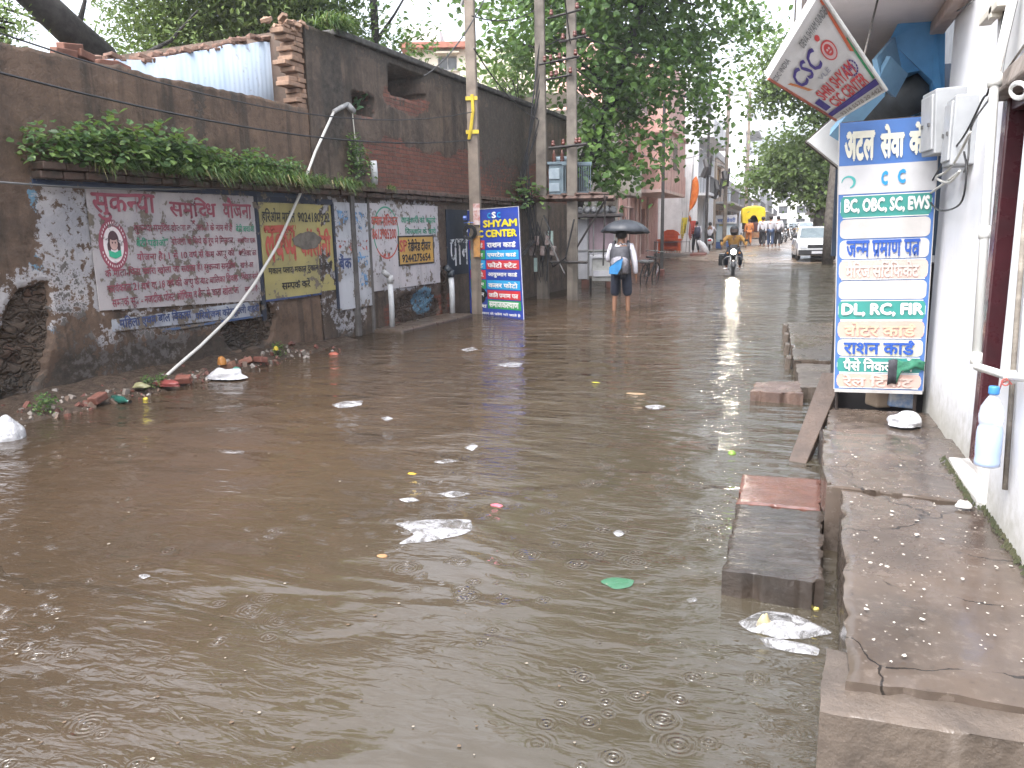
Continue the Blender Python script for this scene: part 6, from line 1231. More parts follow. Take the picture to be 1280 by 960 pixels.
mb = MB(); mb.b2((-1.15, -.1, -.3), (.7, 1.8, .24)); mb.build('platform', M('platform_concrete', (.22, .19, .17), (.15, .13, .12)), sh, bevel=.03); mb = MB(); mb.b2((.72, -.2, -.3), (1.5, 1.7, .22)); mb.build('brick_end', M('platform_brick', (.20, .08, .06), (.14, .06, .05)), sh, bevel=.02)
og = M('orange_red_paint', (.60, .11, .03), (.50, .08, .025), 6, .45, .1); mb = MB(); mb.b2((-.95, .2, .24), (-.80, .8, .85)); mb.b2((.02, .2, .24), (.17, .8, .85)); mb.b2((-.80, .68, .24), (.02, .8, 1.12)); mb.b2((-.8, .25, .42), (.02, .68, .55)); mb.b2((-1.0, .16, .85), (.22, .84, .95))
mb.prism([(-.52, 0), (.52, 0), (.40, .18), (.15, .30), (-.15, .30), (-.40, .18)], Vector((-.39, .66, 1.12)), (1, 0, 0), (0, 0, 1), .1); mb.build('shrine_seat', og, sh, bevel=.015)
mb = MB(); random.seed(6)
for k in range(8): mb.box((-.7+.13*k, .12, .28+.05*random.random()), (.09, .09, .1), (0, 0, k))
mb.build('offering', M('offerings_mixed', (.6, .58, .55), (.5, .2, .1), 20, .5, 0), sh)
mb = MB(); mb.tube([(-1.1, -.02, .3), (-1.1, -.02, .85)], .02, 5); mb.tube([(.65, -.02, .3), (.65, -.02, .85)], .02, 5); mb.tube([(-1.1, -.02, .8), (.65, -.02, .8)], .015, 5); mb.build('rail', rail_m, sh)
fl = D(857, 318, 40.3); fl.z = .2; f_ = thing('orange_flag', 'long orange pennant flag hanging from a thin pole above the shrine', 'flag', fl); mb = MB(); mb.tube([(0, 0, 0), (.12, 0, 2.0), (.28, 0, 4.4)], .022, 6); mb.build('flag_pole', greyp, f_)
mb = MB()
for i in range(7):
    for j in range(14):
        v_ = j/13; wd = .70*(math.sin(math.pi*min(1, v_*1.15+.12))**.6 if v_ < .86 else .35); mb.v.append(Vector((.24-.12*v_+(i/6)*wd*.6-.03, .05*math.sin(i*1.5+j*.6), 3.6-2.0*v_+.25*(i/6)*(1-v_))))
for i in range(6):
    for j in range(13): q = i*14+j; mb.f.append((q, q+1, q+15, q+14)); mb.mi.append(0)
fo_ = mb.build('flag_cloth', M('orange_cloth', (.72, .21, .035), (.62, .15, .03), 5, .7, .1), f_, smooth=True); fo_.modifiers.new('Solidify', 'SOLIDIFY').thickness = .006
for x, y0_, y1_, c_, lb in ((853, 272, 300, (.62, .50, .04), 'small yellow cloth hung on a stick beside the shrine'), (863, 276, 300, (.42, .06, .04), 'narrow dark red cloth hung beside the orange flag')):
    a_, b_ = D(x, y0_, 40.5), D(x, y1_, 40.5); mb = MB(); mb.tube([a_+Vector((0, 0, .3)), Vector((a_.x, a_.y, .2))], .015, 5); o = mb.build('cloth_flag', greyp); tag(o, lb, 'flag'); mb = MB()
    for k in range(6): mb.tube([a_+Vector((.05*k, .02*(k % 2), 0)), b_.lerp(a_, .3)+Vector((.04*k-.08, .02, 0)), b_+Vector((.03*k, 0, .1*k))], .03, 5)
    mb.build('cloth', M('cloth_'+('yellow' if c_[1] > .3 else 'red'), c_), o, smooth=True)
bb = D(907, 308, 46.3); bb.z = road_z(bb.x, bb.y); bo = thing('booth', 'blue and white booth with a lettered header standing behind the motorcyclist', 'booth', bb, R(3))
mb = MB(); mb.b2((-.55, 0, .02), (.52, 1.6, 1.75)); mb.build('body', M('pale_blue_booth', (.40, .52, .60), (.32, .44, .53), 3, .4, .05), bo, bevel=.01); mb = MB(); mb.b2((-.56, -.03, .03), (.53, -.003, .42)); mb.build('skirt', M('deep_blue_booth', (.06, .12, .32), rough=.4), bo)
mb = MB(); mb.b2((-.62, -.12, 1.45), (.6, -.004, 1.95)); hd = mb.build('header', tinw, bo, bevel=.01); lettering(hd, 'lettering', vinyl('booth_ink', (.05, .1, .3)), [('सरस डेयरी', (-.5, -.124, 1.55), (1, 0, 0), (0, 0, 1), 1.0, .26)], bold=.04)
mb = MB()
for k in range(3): mb.b2((-.5+.34*k, -.012, .55), (-.2+.34*k, -.004, 1.3))
mb.each('panel', M('booth_panel', (.55, .62, .66), (.5, .56, .6), 5, .3, 0), bo)
mb = MB(); mb.b2((-.4, -.02, 1.33), (-.05, -.013, 1.43)); mb.build('label_strip', M('booth_yellow', (.6, .5, .1), rough=.5), bo)
# ================================================================ PEOPLE AND VEHICLES
def skin(name, verts, edges, rad, mat, parent, root=0, sub=1, flat=False):
    me = bpy.data.meshes.new(name); me.from_pydata([tuple(v) for v in verts], edges, []); me.materials.append(mat); o = bpy.data.objects.new(name, me); COL.objects.link(o); o.parent = parent
    md = o.modifiers.new('Skin', 'SKIN'); md.use_smooth_shade = True
    if not me.skin_vertices: raise RuntimeError('no skin layer')
    for i, r_ in enumerate(rad): me.skin_vertices[0].data[i].radius = r_ if isinstance(r_, tuple) else (r_, r_)
    me.skin_vertices[0].data[root].use_root = True
    if sub: s_ = o.modifiers.new('Subdivision', 'SUBSURF'); s_.levels = sub; s_.render_levels = sub
    return o
skinm = M('brown_skin', (.24, .125, .075), (.19, .095, .058), 12, .5, .05); hairm = M('black_hair', (.012, .010, .009), (.02, .017, .015), 30, .5, .3)
def person(loc, rz, label, shirt, trouser, pose=None, sleeves='long', legs='long', hair=True, h=1.7, group=None, scale_w=1.0, fingers=True, face=True):
    o = thing('person', label, 'person', loc, rz, group); P_ = dict(pelvis=(0, 0, .93), spine=(0, 0, 1.12), chest=(0, .0, 1.31), neck=(0, 0, 1.45), head=(0, .015, 1.56), top=(0, .01, 1.64))
    for s_, sg in (('l', -1), ('r', 1)):
        P_.update({s_+'hip': (sg*.095, 0, .90), s_+'knee': (sg*.10, .02, .49), s_+'ank': (sg*.10, -.01, .08), s_+'toe': (sg*.11, .15, .03), s_+'sh': (sg*.18, 0, 1.37), s_+'el': (sg*.24, -.03, 1.10), s_+'wr': (sg*.25, .05, .86), s_+'hand': (sg*.25, .08, .78)})
    P_.update(pose or {}); k = h/1.7; V = {a: Vector(b)*k for a, b in P_.items()}
    r_ = dict(pelvis=.125, spine=.115, chest=.125, neck=.052, head=.088, top=.062, hip=.085, knee=.056, ank=.036, toe=.032, sh=.055, el=.040, wr=.027, hand=.030)
    nm = list(V); E = [('pelvis', 'spine'), ('spine', 'chest'), ('chest', 'neck'), ('neck', 'head'), ('head', 'top')]
    for s_ in 'lr': E += [('pelvis', s_+'hip'), (s_+'hip', s_+'knee'), (s_+'knee', s_+'ank'), (s_+'ank', s_+'toe'), ('chest', s_+'sh'), (s_+'sh', s_+'el'), (s_+'el', s_+'wr'), (s_+'wr', s_+'hand')]
    rad = [r_.get(a, r_.get(a[1:], .05))*k for a in nm]; vs = [V[a] for a in nm]; ed = [(nm.index(a), nm.index(b)) for a, b in E]
    if fingers:
        for s_, sg in (('l', -1), ('r', 1)):
            d_ = (V[s_+'hand']-V[s_+'wr']).normalized(); sd_ = d_.cross(Vector((sg, .0, .0))); sd_ = sd_.normalized() if sd_.length > .2 else d_.orthogonal().normalized(); hi = nm.index(s_+'hand')
            for q, (off, ln) in enumerate(((-.030, .065), (-.010, .078), (.010, .072), (.028, .055))):
                a = V[s_+'hand']+sd_*off*k+d_*.025*k; b = a+d_*ln*.55*k; c = b+(d_*.8-Vector((sg, 0, 0))*.5).normalized()*ln*.45*k; i = len(vs); vs += [a, b, c]; rad += [.011*k, .010*k, .008*k]; ed += [(hi, i), (i, i+1), (i+1, i+2)]
            a = V[s_+'wr'].lerp(V[s_+'hand'], .5)-sd_*.035*k; b = a+(d_*.7-sd_*.6).normalized()*.045*k; i = len(vs); vs += [a, b]; rad += [.012*k, .010*k]; ed += [(nm.index(s_+'hand'), i), (i, i+1)]
    body = skin('body', vs, ed, rad, skinm, o, 0, 1)
    if face:
        hd, fw = V['head'], Vector((0, 1, 0)); mb = MB()
        for sg in (-1, 1): mb.lathe([(.001, -.008), (.011, -.004), (.012, .003), (.001, .009)], 8, Matrix.Translation(hd+Vector((sg*.033, .078, .012))*k)@Matrix.Rotation(R(-90), 4, 'X'))
        mb.each('eye', M('eye_dark', (.02, .015, .012), rough=.2, bump=0), o); mb = MB(); mb.box(hd+Vector((0, .088, -.05))*k, (.05*k, .012, .012)); mb.build('mouth', M('lips', (.22, .08, .06), rough=.5, bump=0), o, bevel=.004)
        mb = MB(); mb.tube([hd+Vector((0, .082, .02))*k, hd+Vector((0, .108, -.02))*k], [.008, .016], 6); mb.tube([hd+Vector((-.088, 0, .02))*k, hd+Vector((-.092, -.005, -.025))*k], [.022, .014], 6); mb.tube([hd+Vector((.088, 0, .02))*k, hd+Vector((.092, -.005, -.025))*k], [.022, .014], 6); mb.build('nose_and_ears', skinm, o, smooth=True)
    if hair:
        c = V['head']+Vector((0, -.012, .028))*k; mb = MB(); mb.lathe([(.095*k, -.05*k), (.102*k, -.01*k), (.100*k, .035*k), (.080*k, .075*k), (.045*k, .098*k), (.001, .104*k)], 16, Matrix.Translation(c)@Matrix.Rotation(R(18), 4, 'X')); mb.build('hair', hairm, o, smooth=True)
    # shirt
    T = ['pelvis', 'spine', 'chest', 'neck', 'lsh', 'lel', 'rsh', 'rel']; ER = [(0, 1), (1, 2), (2, 3), (2, 4), (4, 5), (2, 6), (6, 7)]; rr = [.142, .130, .142, .066, .080, .062, .080, .062]
    if sleeves == 'long': T += ['lwr', 'rwr']; ER += [(5, 8), (7, 9)]; rr += [.046, .046]
    tv = [V[a].copy() for a in T]; tv[3] = V['chest'].lerp(V['neck'], .72); tv[0] = V['pelvis']+(V['pelvis']-V['spine'])*.25
    if sleeves == 'short': tv[5] = V['lsh'].lerp(V['lel'], .75); tv[7] = V['rsh'].lerp(V['rel'], .75)
    skin('shirt', tv, ER, [x*k*scale_w for x in rr], shirt, o, 1, 1)
    kn = 1.0 if legs == 'long' else .0
    T = [V['pelvis'], V['lhip'], V['lknee'], V['rhip'], V['rknee']]; ER = [(0, 1), (1, 2), (0, 3), (3, 4)]; rr = [.138, .108, .086, .108, .086]
    if legs == 'long': T += [V['lknee'].lerp(V['lank'], .8), V['rknee'].lerp(V['rank'], .8)]; ER += [(2, 5), (4, 6)]; rr += [.062, .062]
    elif legs == 'knee': T[2] = V['lknee'].lerp(V['lank'], .12); T[4] = V['rknee'].lerp(V['rank'], .12); rr[2] = rr[4] = .092
    skin('trousers', T, ER, [x*k for x in rr], trouser, o, 0, 1)
    return o, V
whs = M('white_shirt', (.62, .61, .66), (.50, .49, .55), 9, .75, .3); navt = M('navy_trousers', (.02, .025, .042), (.013, .016, .028), 10, .8, .2)
# the man with the umbrella, seen from behind, walking away
mp_ = G(776, 388); mp_.z = -.19
man, V = person(mp_, R(6), 'man wading away under a black umbrella in a white shirt and navy knee shorts', whs, navt, legs='knee', h=1.68,
    pose=dict(lel=(-.25, .06, 1.10), lwr=(-.12, .26, 1.22), lhand=(-.08, .29, 1.28), rel=(.25, -.02, 1.09), rwr=(.27, .03, .86), rhand=(.275, .05, .78), lank=(-.125, -.02, .08), rank=(.135, .0, .08), lknee=(-.115, .03, .49), rknee=(.125, .02, .49)))
rk = thing('rucksack', 'grey rucksack with a bright blue pocket on the back of the man with the umbrella', 'rucksack', mp_+Vector((0, 0, 0)), R(6))
gk = M('grey_rucksack', (.055, .055, .065), (.035, .035, .042), 9, .7, .3); lk = M('light_grey_rucksack', (.24, .23, .26), (.12, .12, .135), 22, .7, .3); bk = M('blue_rucksack_pocket', (.022, .17, .37), (.018, .12, .28), 9, .6, .2)
def rnd_slab(mb, w_, z0, z1, y0, y1, taper=.75, nx=8, nz_=10):
    i0 = len(mb.v)
    for j in range(nz_+1):
        v = j/nz_; ww = w_*(1-.06*math.cos(v*3)-(1-taper)*max(0, (v-.55)/.45)**2); dd = (y0-y1)*(math.sin(math.pi*(.12+.76*v))**.5)
        for i in range(nx+1): u = i/nx*2-1; mb.v.append(Vector((u*ww, y1+dd*(1-abs(u)**3*.55), z0+(z1-z0)*v)))
    k = nx+1
    for j in range(nz_):
        for i in range(nx): q = i0+j*k+i; mb.f.append((q, q+1, q+k+1, q+k)); mb.mi.append(mb.m)
mb = MB(); rnd_slab(mb, .185, .86, 1.36, -.33, -.10); o = mb.build('bag_body', gk, rk, smooth=True); o.modifiers.new('Solidify', 'SOLIDIFY').thickness = .03
mb = MB(); rnd_slab(mb, .165, .87, 1.20, -.38, -.20, .6); o = mb.build('front_pocket', lk, rk, smooth=True); o.modifiers.new('Solidify', 'SOLIDIFY').thickness = .02
mb = MB(); pts = [(-.175, -.375, .88), (-.02, -.415, .875), (.05, -.425, 1.0), (.075, -.42, 1.16), (-.02, -.415, 1.12), (-.175, -.365, 1.0)]; mb.face(pts); mb.face([Vector(p)+Vector((0, .01, 0)) for p in pts][::-1]); mb.build('blue_pocket', bk, rk)
mb = MB(); mb.tube([(.055, -.40, 1.19), (.05, -.415, 1.0), (.05, -.40, .86)], .012, 5); mb.build('zip', M('black_zip', (.02, .02, .02), rough=.6), rk)
mb = MB()
for sg in (-1, 1): mb.tube([(sg*.13, -.15, 1.0), (sg*.15, -.14, 1.25), (sg*.135, -.10, 1.40), (sg*.12, .03, 1.44), (sg*.13, .14, 1.33)], .028, 6)
mb.tube([(-.05, -.2, 1.38), (0, -.22, 1.43), (.05, -.2, 1.38)], .012, 5); mb.each('strap', gk, rk, smooth=True)
ub = mp_+Vector((-.02, .10, 0)); um = thing('umbrella', 'open black umbrella held over the man in the white shirt', 'umbrella', ub, R(6), rot=(R(-4), R(2), R(6)))
um_m = M('black_umbrella_cloth', (.030, .034, .042), (.02, .023, .03), 8, .45, .1, spec=.5); mb = MB(); Ru, zt = .46, 1.84; ns, rg_ = 8, 6
for j in range(rg_+1):
    r_ = j/rg_
    for i in range(ns*4):
        a = 2*math.pi*i/(ns*4); f_ = abs((i % 4)/4-.5)*2; dip = (1-f_)*.045*r_; rad_ = Ru*r_*(1-(1-f_)*.07*r_); mb.v.append(Vector((rad_*math.cos(a), rad_*math.sin(a), zt-.36*(1-math.sqrt(max(0, 1-(r_*.93)**2)))*1.0-dip*.3)))
for j in range(rg_):
    for i in range(ns*4): q = j*ns*4+i; r2 = j*ns*4+(i+1) % (ns*4); mb.f.append((q, q+ns*4, r2+ns*4, r2)); mb.mi.append(0)
cn_ = mb.build('canopy', um_m, um, smooth=True); cn_.modifiers.new('Solidify', 'SOLIDIFY').thickness = .003
mb = MB(); mb.tube([(0, 0, zt+.05), (0, .02, 1.27), (-.04, .08, 1.17)], .007, 6); mb.build('shaft', M('steel_shaft', (.3, .3, .3), rough=.3, metal=.8), um); mb = MB(); mb.tube([(-.04, .08, 1.30), (-.045, .09, 1.14)], .014, 8); mb.build('handle', hairm, um)
mb = MB()
for k in range(8): a = 2*math.pi*k/8; mb.tube([(0, .01, zt-.24), (Ru*.5*math.cos(a), Ru*.5*math.sin(a), zt-.05)], .003, 4)
mb.each('rib', M('steel_rib', (.25, .25, .25), rough=.4), um)
# ---- motorcycles
tyre = M('tyre_rubber', (.014, .014, .015), (.02, .02, .02), 30, .7, .1); chrome = M('chrome', (.55, .55, .56), (.5, .5, .5), 5, .18, 0, metal=.9); engm = M('engine_grey', (.10, .10, .10), (.06, .06, .06), 12, .45, .1, metal=.4)
def wheel(parent, c, rad_, w_=.05, spokes=10):
    o_ = MB().torus(c, rad_-w_, w_, 'x', 28, 8).build('wheel', tyre, parent, smooth=True); mb = MB(); mb.torus(c, rad_-w_*2.0, .014, 'x', 28, 6); c = Vector(c); mb.tube([c-Vector((.06, 0, 0)), c+Vector((.06, 0, 0))], .035, 8)
    for k in range(spokes): a = 2*math.pi*k/spokes; mb.tube([c, c+Vector((0, math.cos(a), math.sin(a)))*(rad_-w_*2)], .005, 4)
    mb.build('rim', chrome, o_); return o_
def moto(label, loc, rz, paintc, lit=False, group=None):
    o = thing('motorcycle', label, 'motorcycle', loc, rz, group); pm = M('bike_paint', paintc, tuple(x*.8 for x in paintc), 5, .25, 0, coat=.5)
    wheel(o, (0, .66, .30), .30, .05); wheel(o, (0, -.62, .30), .30, .06)
    mb = MB(); mb.tube([(0, -.62, .30), (0, -.05, .36), (0, .1, .75), (0, .38, .86)], .025, 6); mb.tube([(0, .1, .72), (0, -.55, .78)], .025, 6); mb.tube([(.10, -.62, .30), (.12, -.3, .74)], .02, 6); mb.tube([(-.10, -.62, .30), (-.12, -.3, .74)], .02, 6); mb.build('frame', engm, o)
    mb = MB(); mb.lathe([(.05, -.3), (.12, -.22), (.145, -.05), (.13, .12), (.06, .24)], 14, Matrix.Translation((0, .16, .86))@Matrix.Rotation(R(-84), 4, 'X')); mb.build('fuel_tank', pm, o, smooth=True)
    mb = MB(); mb.b2((-.13, -.60, .78), (.13, .02, .88)); mb.build('seat', M('black_seat', (.02, .02, .02), rough=.5), o, bevel=.04)
    mb = MB(); mb.b2((-.12, -.14, .28), (.12, .22, .58)); mb.lathe([(.08, 0), (.09, .05), (.08, .18), (.05, .2)], 10, Matrix.Translation((0, .15, .55))@Matrix.Rotation(R(-20), 4, 'X')); mb.tube([(.14, .15, .34), (.16, -.3, .32), (.16, -.85, .38)], .035, 8); mb.build('engine', engm, o, bevel=.02)
    mb = MB()
    for sg in (-1, 1): mb.tube([(sg*.085, .66, .30), (sg*.085, .50, .72), (sg*.085, .42, .95)], .024, 8)
    mb.each('fork_leg', chrome, o)
    mb = MB(); mb.tube([(-.38, .26, 1.02), (-.30, .34, 1.03), (-.12, .42, .98), (.12, .42, .98), (.30, .34, 1.03), (.38, .26, 1.02)], .014, 6); mb.tube([(-.28, .36, 1.03), (-.36, .40, 1.20)], .006, 4); mb.tube([(.28, .36, 1.03), (.36, .40, 1.20)], .006, 4); mb.build('handlebar', rail_m, o)
    mb = MB()
    for sg in (-1, 1): mb.box((sg*.37, .41, 1.22), (.11, .015, .07))
    mb.each('mirror', hairm, o, bevel=.01)
    mb = MB(); mb.lathe([(.06, .12), (.10, .06), (.115, .0)], 18, Matrix.Translation((0, .55, .88))@Matrix.Rotation(R(90), 4, 'X')); hs_ = mb.build('headlight', pm, o, smooth=True)
    mb = MB(); mb.lathe([(.078, 0), (.066, .016), (.001, .024)], 18, Matrix.Translation((0, .552, .88))@Matrix.Rotation(R(-90), 4, 'X')); mb.build('lens', emit('lit_headlamp', (1, .90, .74), 34) if lit else M('lamp_glass', (.5, .5, .5), rough=.1, bump=0), hs_, smooth=True)
    mb = MB(); mb.b2((-.12, .47, .98), (.12, .50, 1.10)); mb.build('visor', pm, o, bevel=.03)
    mb = MB(); a_ = [R(20+10*q) for q in range(15)]; mb.add([p for q in a_ for p in ((-.07, .66+.335*math.cos(q), .30+.335*math.sin(q)), (.07, .66+.335*math.cos(q), .30+.335*math.sin(q)))], [(2*q, 2*q+1, 2*q+3, 2*q+2) for q in range(14)]); md = mb.build('mudguard', pm, o, smooth=True); md.modifiers.new('Solidify', 'SOLIDIFY').thickness = .01
    mb = MB()
    for sg in (-1, 1): mb.tube([(sg*.08, .28, .36), (sg*.30, .30, .36), (sg*.33, .30, .62), (sg*.2, .32, .72), (sg*.06, .33, .74)], .015, 6)
    mb.each('crash_guard', chrome, o)
    mb = MB()
    for sg in (-1, 1): mb.lathe([(.035, 0), (.025, .04), (.001, .05)], 8, Matrix.Translation((sg*.18, .5, .84))@Matrix.Rotation(R(-90), 4, 'X'))
    mb.each('indicator', M('amber_lens', (.6, .25, .04), rough=.3), o)
    mb = MB(); mb.b2((-.09, .70-.02, .50), (.09, .70, .58)); mb.build('number_plate', tinw, o)
    return o
ml = G(916, 343); ml.z = road_z(ml.x, ml.y); ang = math.atan2(ml.x, -ml.y)*0+R(180)-math.atan2(-ml.x, ml.y)*0+R(4)
rz_m = R(184)
bike = moto('motorcycle with its headlight on ridden towards the camera through the flood water', (ml.x, ml.y, max(-.17, ml.z)-.02), rz_m, (.05, .05, .055), lit=True)
mb = MB(); mb.b2((.22, -.62, .42), (.46, -.22, .74)); mb.build('side_box', M('black_side_box', (.02, .02, .022), rough=.4), bike, bevel=.03); mb = MB(); mb.b2((.23, -.6, .742), (.45, -.24, .80)); mb.build('side_box_lid', M('grey_lid', (.2, .21, .22), rough=.4), bike, bevel=.02)
spot = bpy.data.lights.new('headlamp_light', 'SPOT'); spot.energy = 60; spot.spot_size = R(60); spot.shadow_soft_size = .06; spot.color = (1, .9, .74); so2 = bpy.data.objects.new('headlamp_light', spot); COL.objects.link(so2); so2.parent = bike; so2.location = (0, .64, .88); so2.rotation_euler = (R(84), 0, 0)
must = M('mustard_shirt', (.46, .25, .06), (.36, .19, .045), 9, .75, .3)
rider, V = person((ml.x, ml.y, max(-.17, ml.z)-.02), rz_m, 'motorcycle rider in a mustard shirt and dark helmet', must, navt, hair=False, sleeves='long', h=1.7,
    pose=dict(pelvis=(0, -.28, .92), spine=(0, -.24, 1.10), chest=(0, -.17, 1.27), neck=(0, -.13, 1.40), head=(0, -.09, 1.50), top=(0, -.09, 1.58), lhip=(-.10, -.24, .90), rhip=(.10, -.24, .90), lknee=(-.22, .14, .74), rknee=(.22, .14, .74), lank=(-.20, -.02, .36), rank=(.20, -.02, .36), ltoe=(-.20, .14, .32), rtoe=(.20, .14, .32), lsh=(-.20, -.15, 1.32), rsh=(.20, -.15, 1.32), lel=(-.37, .02, 1.13), rel=(.37, .02, 1.13), lwr=(-.35, .22, 1.06), rwr=(.35, .22, 1.06), lhand=(-.36, .29, 1.03), rhand=(.36, .29, 1.03)))
mb = MB(); c = V['head']+Vector((0, -.01, .02)); mb.lathe([(.09, -.13), (.12, -.09), (.135, 0), (.125, .07), (.085, .125), (.03, .148), (.001, .15)], 18, Matrix.Translation(c)); hl = mb.build('helmet', M('dark_helmet', (.03, .032, .036), rough=.3, bump=0), rider, smooth=True)
mb = MB(); mb.add([c+Vector((.138*math.sin(R(a)), .138*math.cos(R(a)), z)) for z in (-.05, .05) for a in range(-60, 61, 15)], [(q, q+1, q+10, q+9) for q in range(8)]); mb.build('visor', M('helmet_visor', (.12, .09, .08), rough=.15, bump=0), hl, smooth=True)
# ---- parked bicycle
bl_ = G(811, 353); bl_.z = -.14; bi = thing('bicycle', 'black bicycle parked in the water against the slim iron pole', 'bicycle', bl_, 0, rot=(0, R(6), R(-8)))
for y in (-.52, .52): 
    o_ = MB().torus((0, y, .34), .32, .018, 'x', 28, 6).build('wheel', tyre, bi, smooth=True); mb = MB()
    for k in range(14): a = 2*math.pi*k/14; mb.tube([(0, y, .34), (0, y+.31*math.cos(a), .34+.31*math.sin(a))], .004, 3)
    mb.build('spokes', chrome, o_)
mb = MB()
for a, b in (((0, -.52, .34), (0, -.1, .32)), ((0, -.1, .32), (0, -.22, .80)), ((0, -.52, .34), (0, -.2, .76)), ((0, -.1, .32), (0, .36, .74)), ((0, -.2, .78), (0, .34, .82)), ((0, .52, .34), (0, .36, .70)), ((0, .36, .70), (0, .33, .98))): mb.tube([a, b], .018, 6)
mb.build('frame', iron, bi); mb = MB(); mb.tube([(-.27, .2, .98), (-.22, .33, 1.0), (.22, .33, 1.0), (.27, .2, .98)], .013, 6); mb.build('handlebar', chrome, bi); mb = MB(); mb.b2((-.08, -.34, .83), (.08, -.08, .88)); mb.build('saddle', hairm, bi, bevel=.03); mb = MB(); mb.b2((-.09, -.75, .70), (.09, -.28, .72)); mb.tube([(.08, -.6, .7), (.02, -.52, .34)], .008, 4); mb.tube([(-.08, -.6, .7), (-.02, -.52, .34)], .008, 4); mb.build('carrier', iron, bi)
mb = MB(); mb.b2((-.14, -.82, .73), (.14, -.22, .78)); mb.build('carrier_board', M('grey_board', (.2, .2, .2), rough=.5), bi, bevel=.01)
mb = MB(); c = D(825, 350, 25); mb.box((c.x, c.y, -.05), (.26, .26, .5)); tag(mb.build('brick_post', M('post_brick', (.22, .08, .06), (.15, .06, .05)), bevel=.01), 'short red brick post at the foot of the slim iron pole', 'post')
# ---- white car
cl_ = D(1008, 320, 33.5); cl_.z = road_z(cl_.x, cl_.y); cl_.x += .25; car = thing('parked_car', 'white car with a black bumper facing the camera, half hidden by a tree trunk', 'car', cl_, R(184)); cw = M('white_car_paint', (.70, .71, .72), (.66, .67, .68), 3, .22, 0, coat=.6); bkp = M('black_bumper', (.02, .02, .022), rough=.5)
def loft(mb, secs):
    i0 = len(mb.v); n = len(secs[0])
    for s_ in secs: mb.v += [Vector(p) for p in s_]
    for k in range(len(secs)-1):
        for j in range(n): q = i0+k*n; mb.f.append((q+j, q+n+j, q+n+(j+1) % n, q+(j+1) % n)); mb.mi.append(mb.m)
    mb.f.append(tuple(i0+j for j in range(n))); mb.mi.append(mb.m); q = i0+(len(secs)-1)*n; mb.f.append(tuple(q+j for j in range(n-1, -1, -1))); mb.mi.append(mb.m)
def sec(y, w_, z0, z1, sh=.0): return [(-w_, y, z0), (-w_*1.02, y, (z0+z1)/2), (-w_*(1-sh), y, z1-.05), (-w_*(1-sh)+.1, y, z1), (w_*(1-sh)-.1, y, z1), (w_*(1-sh), y, z1-.05), (w_*1.02, y, (z0+z1)/2), (w_, y, z0)]
mb = MB(); loft(mb, [sec(1.85, .66, .28, .60), sec(1.75, .72, .22, .74), sec(1.0, .76, .2, .86), sec(.7, .77, .2, .90), sec(-1.3, .77, .2, .90), sec(-1.75, .72, .25, .85), sec(-1.85, .66, .3, .7)]); mb.build('body', cw, car, smooth=False, bevel=.03)
mb = MB(); loft(mb, [sec(.88, .70, .88, .92, .02), sec(.25, .68, .88, 1.36, .12), sec(-.9, .68, .88, 1.39, .12), sec(-1.5, .70, .88, 1.0, .05)]); mb.build('cabin', cw, car, bevel=.03)
mb = MB(); mb.face([(-.62, .90, .93), (.62, .90, .93), (.53, .315, 1.32), (-.53, .315, 1.32)]); mb.build('windscreen', M('car_glass', (.12, .15, .17), (.2, .24, .26), 2, .08, 0, spec=.7), car)
mb = MB(); 
for sg in (-1, 1): mb.face([(sg*.712, .70, .93), (sg*.712, -1.2, .93), (sg*.63, -.95, 1.30), (sg*.63, .25, 1.28)][::sg])
mb.each('side_window', glass, car); mb = MB(); mb.b2((-.72, 1.72, .24), (.72, 1.93, .46)); mb.build('bumper', bkp, car, bevel=.03); mb = MB(); mb.b2((-.38, 1.80, .52), (.38, 1.87, .66)); mb.build('grille', bkp, car, bevel=.01)
for sg in (-1, 1): mb = MB(); mb.b2((sg*.53-.13, 1.78, .50), (sg*.53+.13, 1.865, .68)); mb.build('headlight', M('headlamp_glass', (.55, .57, .6), rough=.1, bump=0), car, bevel=.02); mb = MB(); mb.b2((sg*.82-.07, .58, .92), (sg*.82+.07, .68, 1.02)); mb.build('wing_mirror', bkp, car, bevel=.02)
for x in (-.68, .68):
    for y in (1.15, -1.15): o_ = MB().torus((x, y, .28), .20, .09, 'x', 24, 8).build('wheel', tyre, car, smooth=True); MB().lathe([(.15, -.03), (.15, .03)], 14, Matrix.Translation((x, y, .28))@Matrix.Rotation(R(90), 4, 'Y')).build('rim', chrome, o_)
mb = MB(); mb.b2((-.22, 1.93, .30), (.22, 1.94, .40)); mb.build('number_plate', tinw, car)
d2 = D(1007, 282, 75); d2.z = road_z(d2.x, d2.y); dup(car, d2, R(184), 'farther white car parked behind the first white car'); d2 = D(992, 290, 82); d2.z = road_z(d2.x, d2.y); dup(car, d2, R(186), 'small far white car nearest the middle of the street')
# parked motorcycles at the far left kerb
pk_m = None
for k, (x, y, d_, c_) in enumerate(((972, 300, 52, (.04, .05, .06)), (979, 297, 56, (.3, .3, .32)), (985, 295, 62, (.05, .05, .05)), (958, 303, 50, (.04, .05, .1)), (990, 293, 68, (.2, .03, .03)), (995, 292, 76, (.05, .05, .05)))):
    p = D(x, y, d_); p.z = road_z(p.x, p.y)
    if pk_m is None: pk_m = moto('motorcycle parked in the row beyond the three far walkers', p, R(200), c_, group='motorcycles parked along the far kerb')
    else: dup(pk_m, p, R(185+9*k))
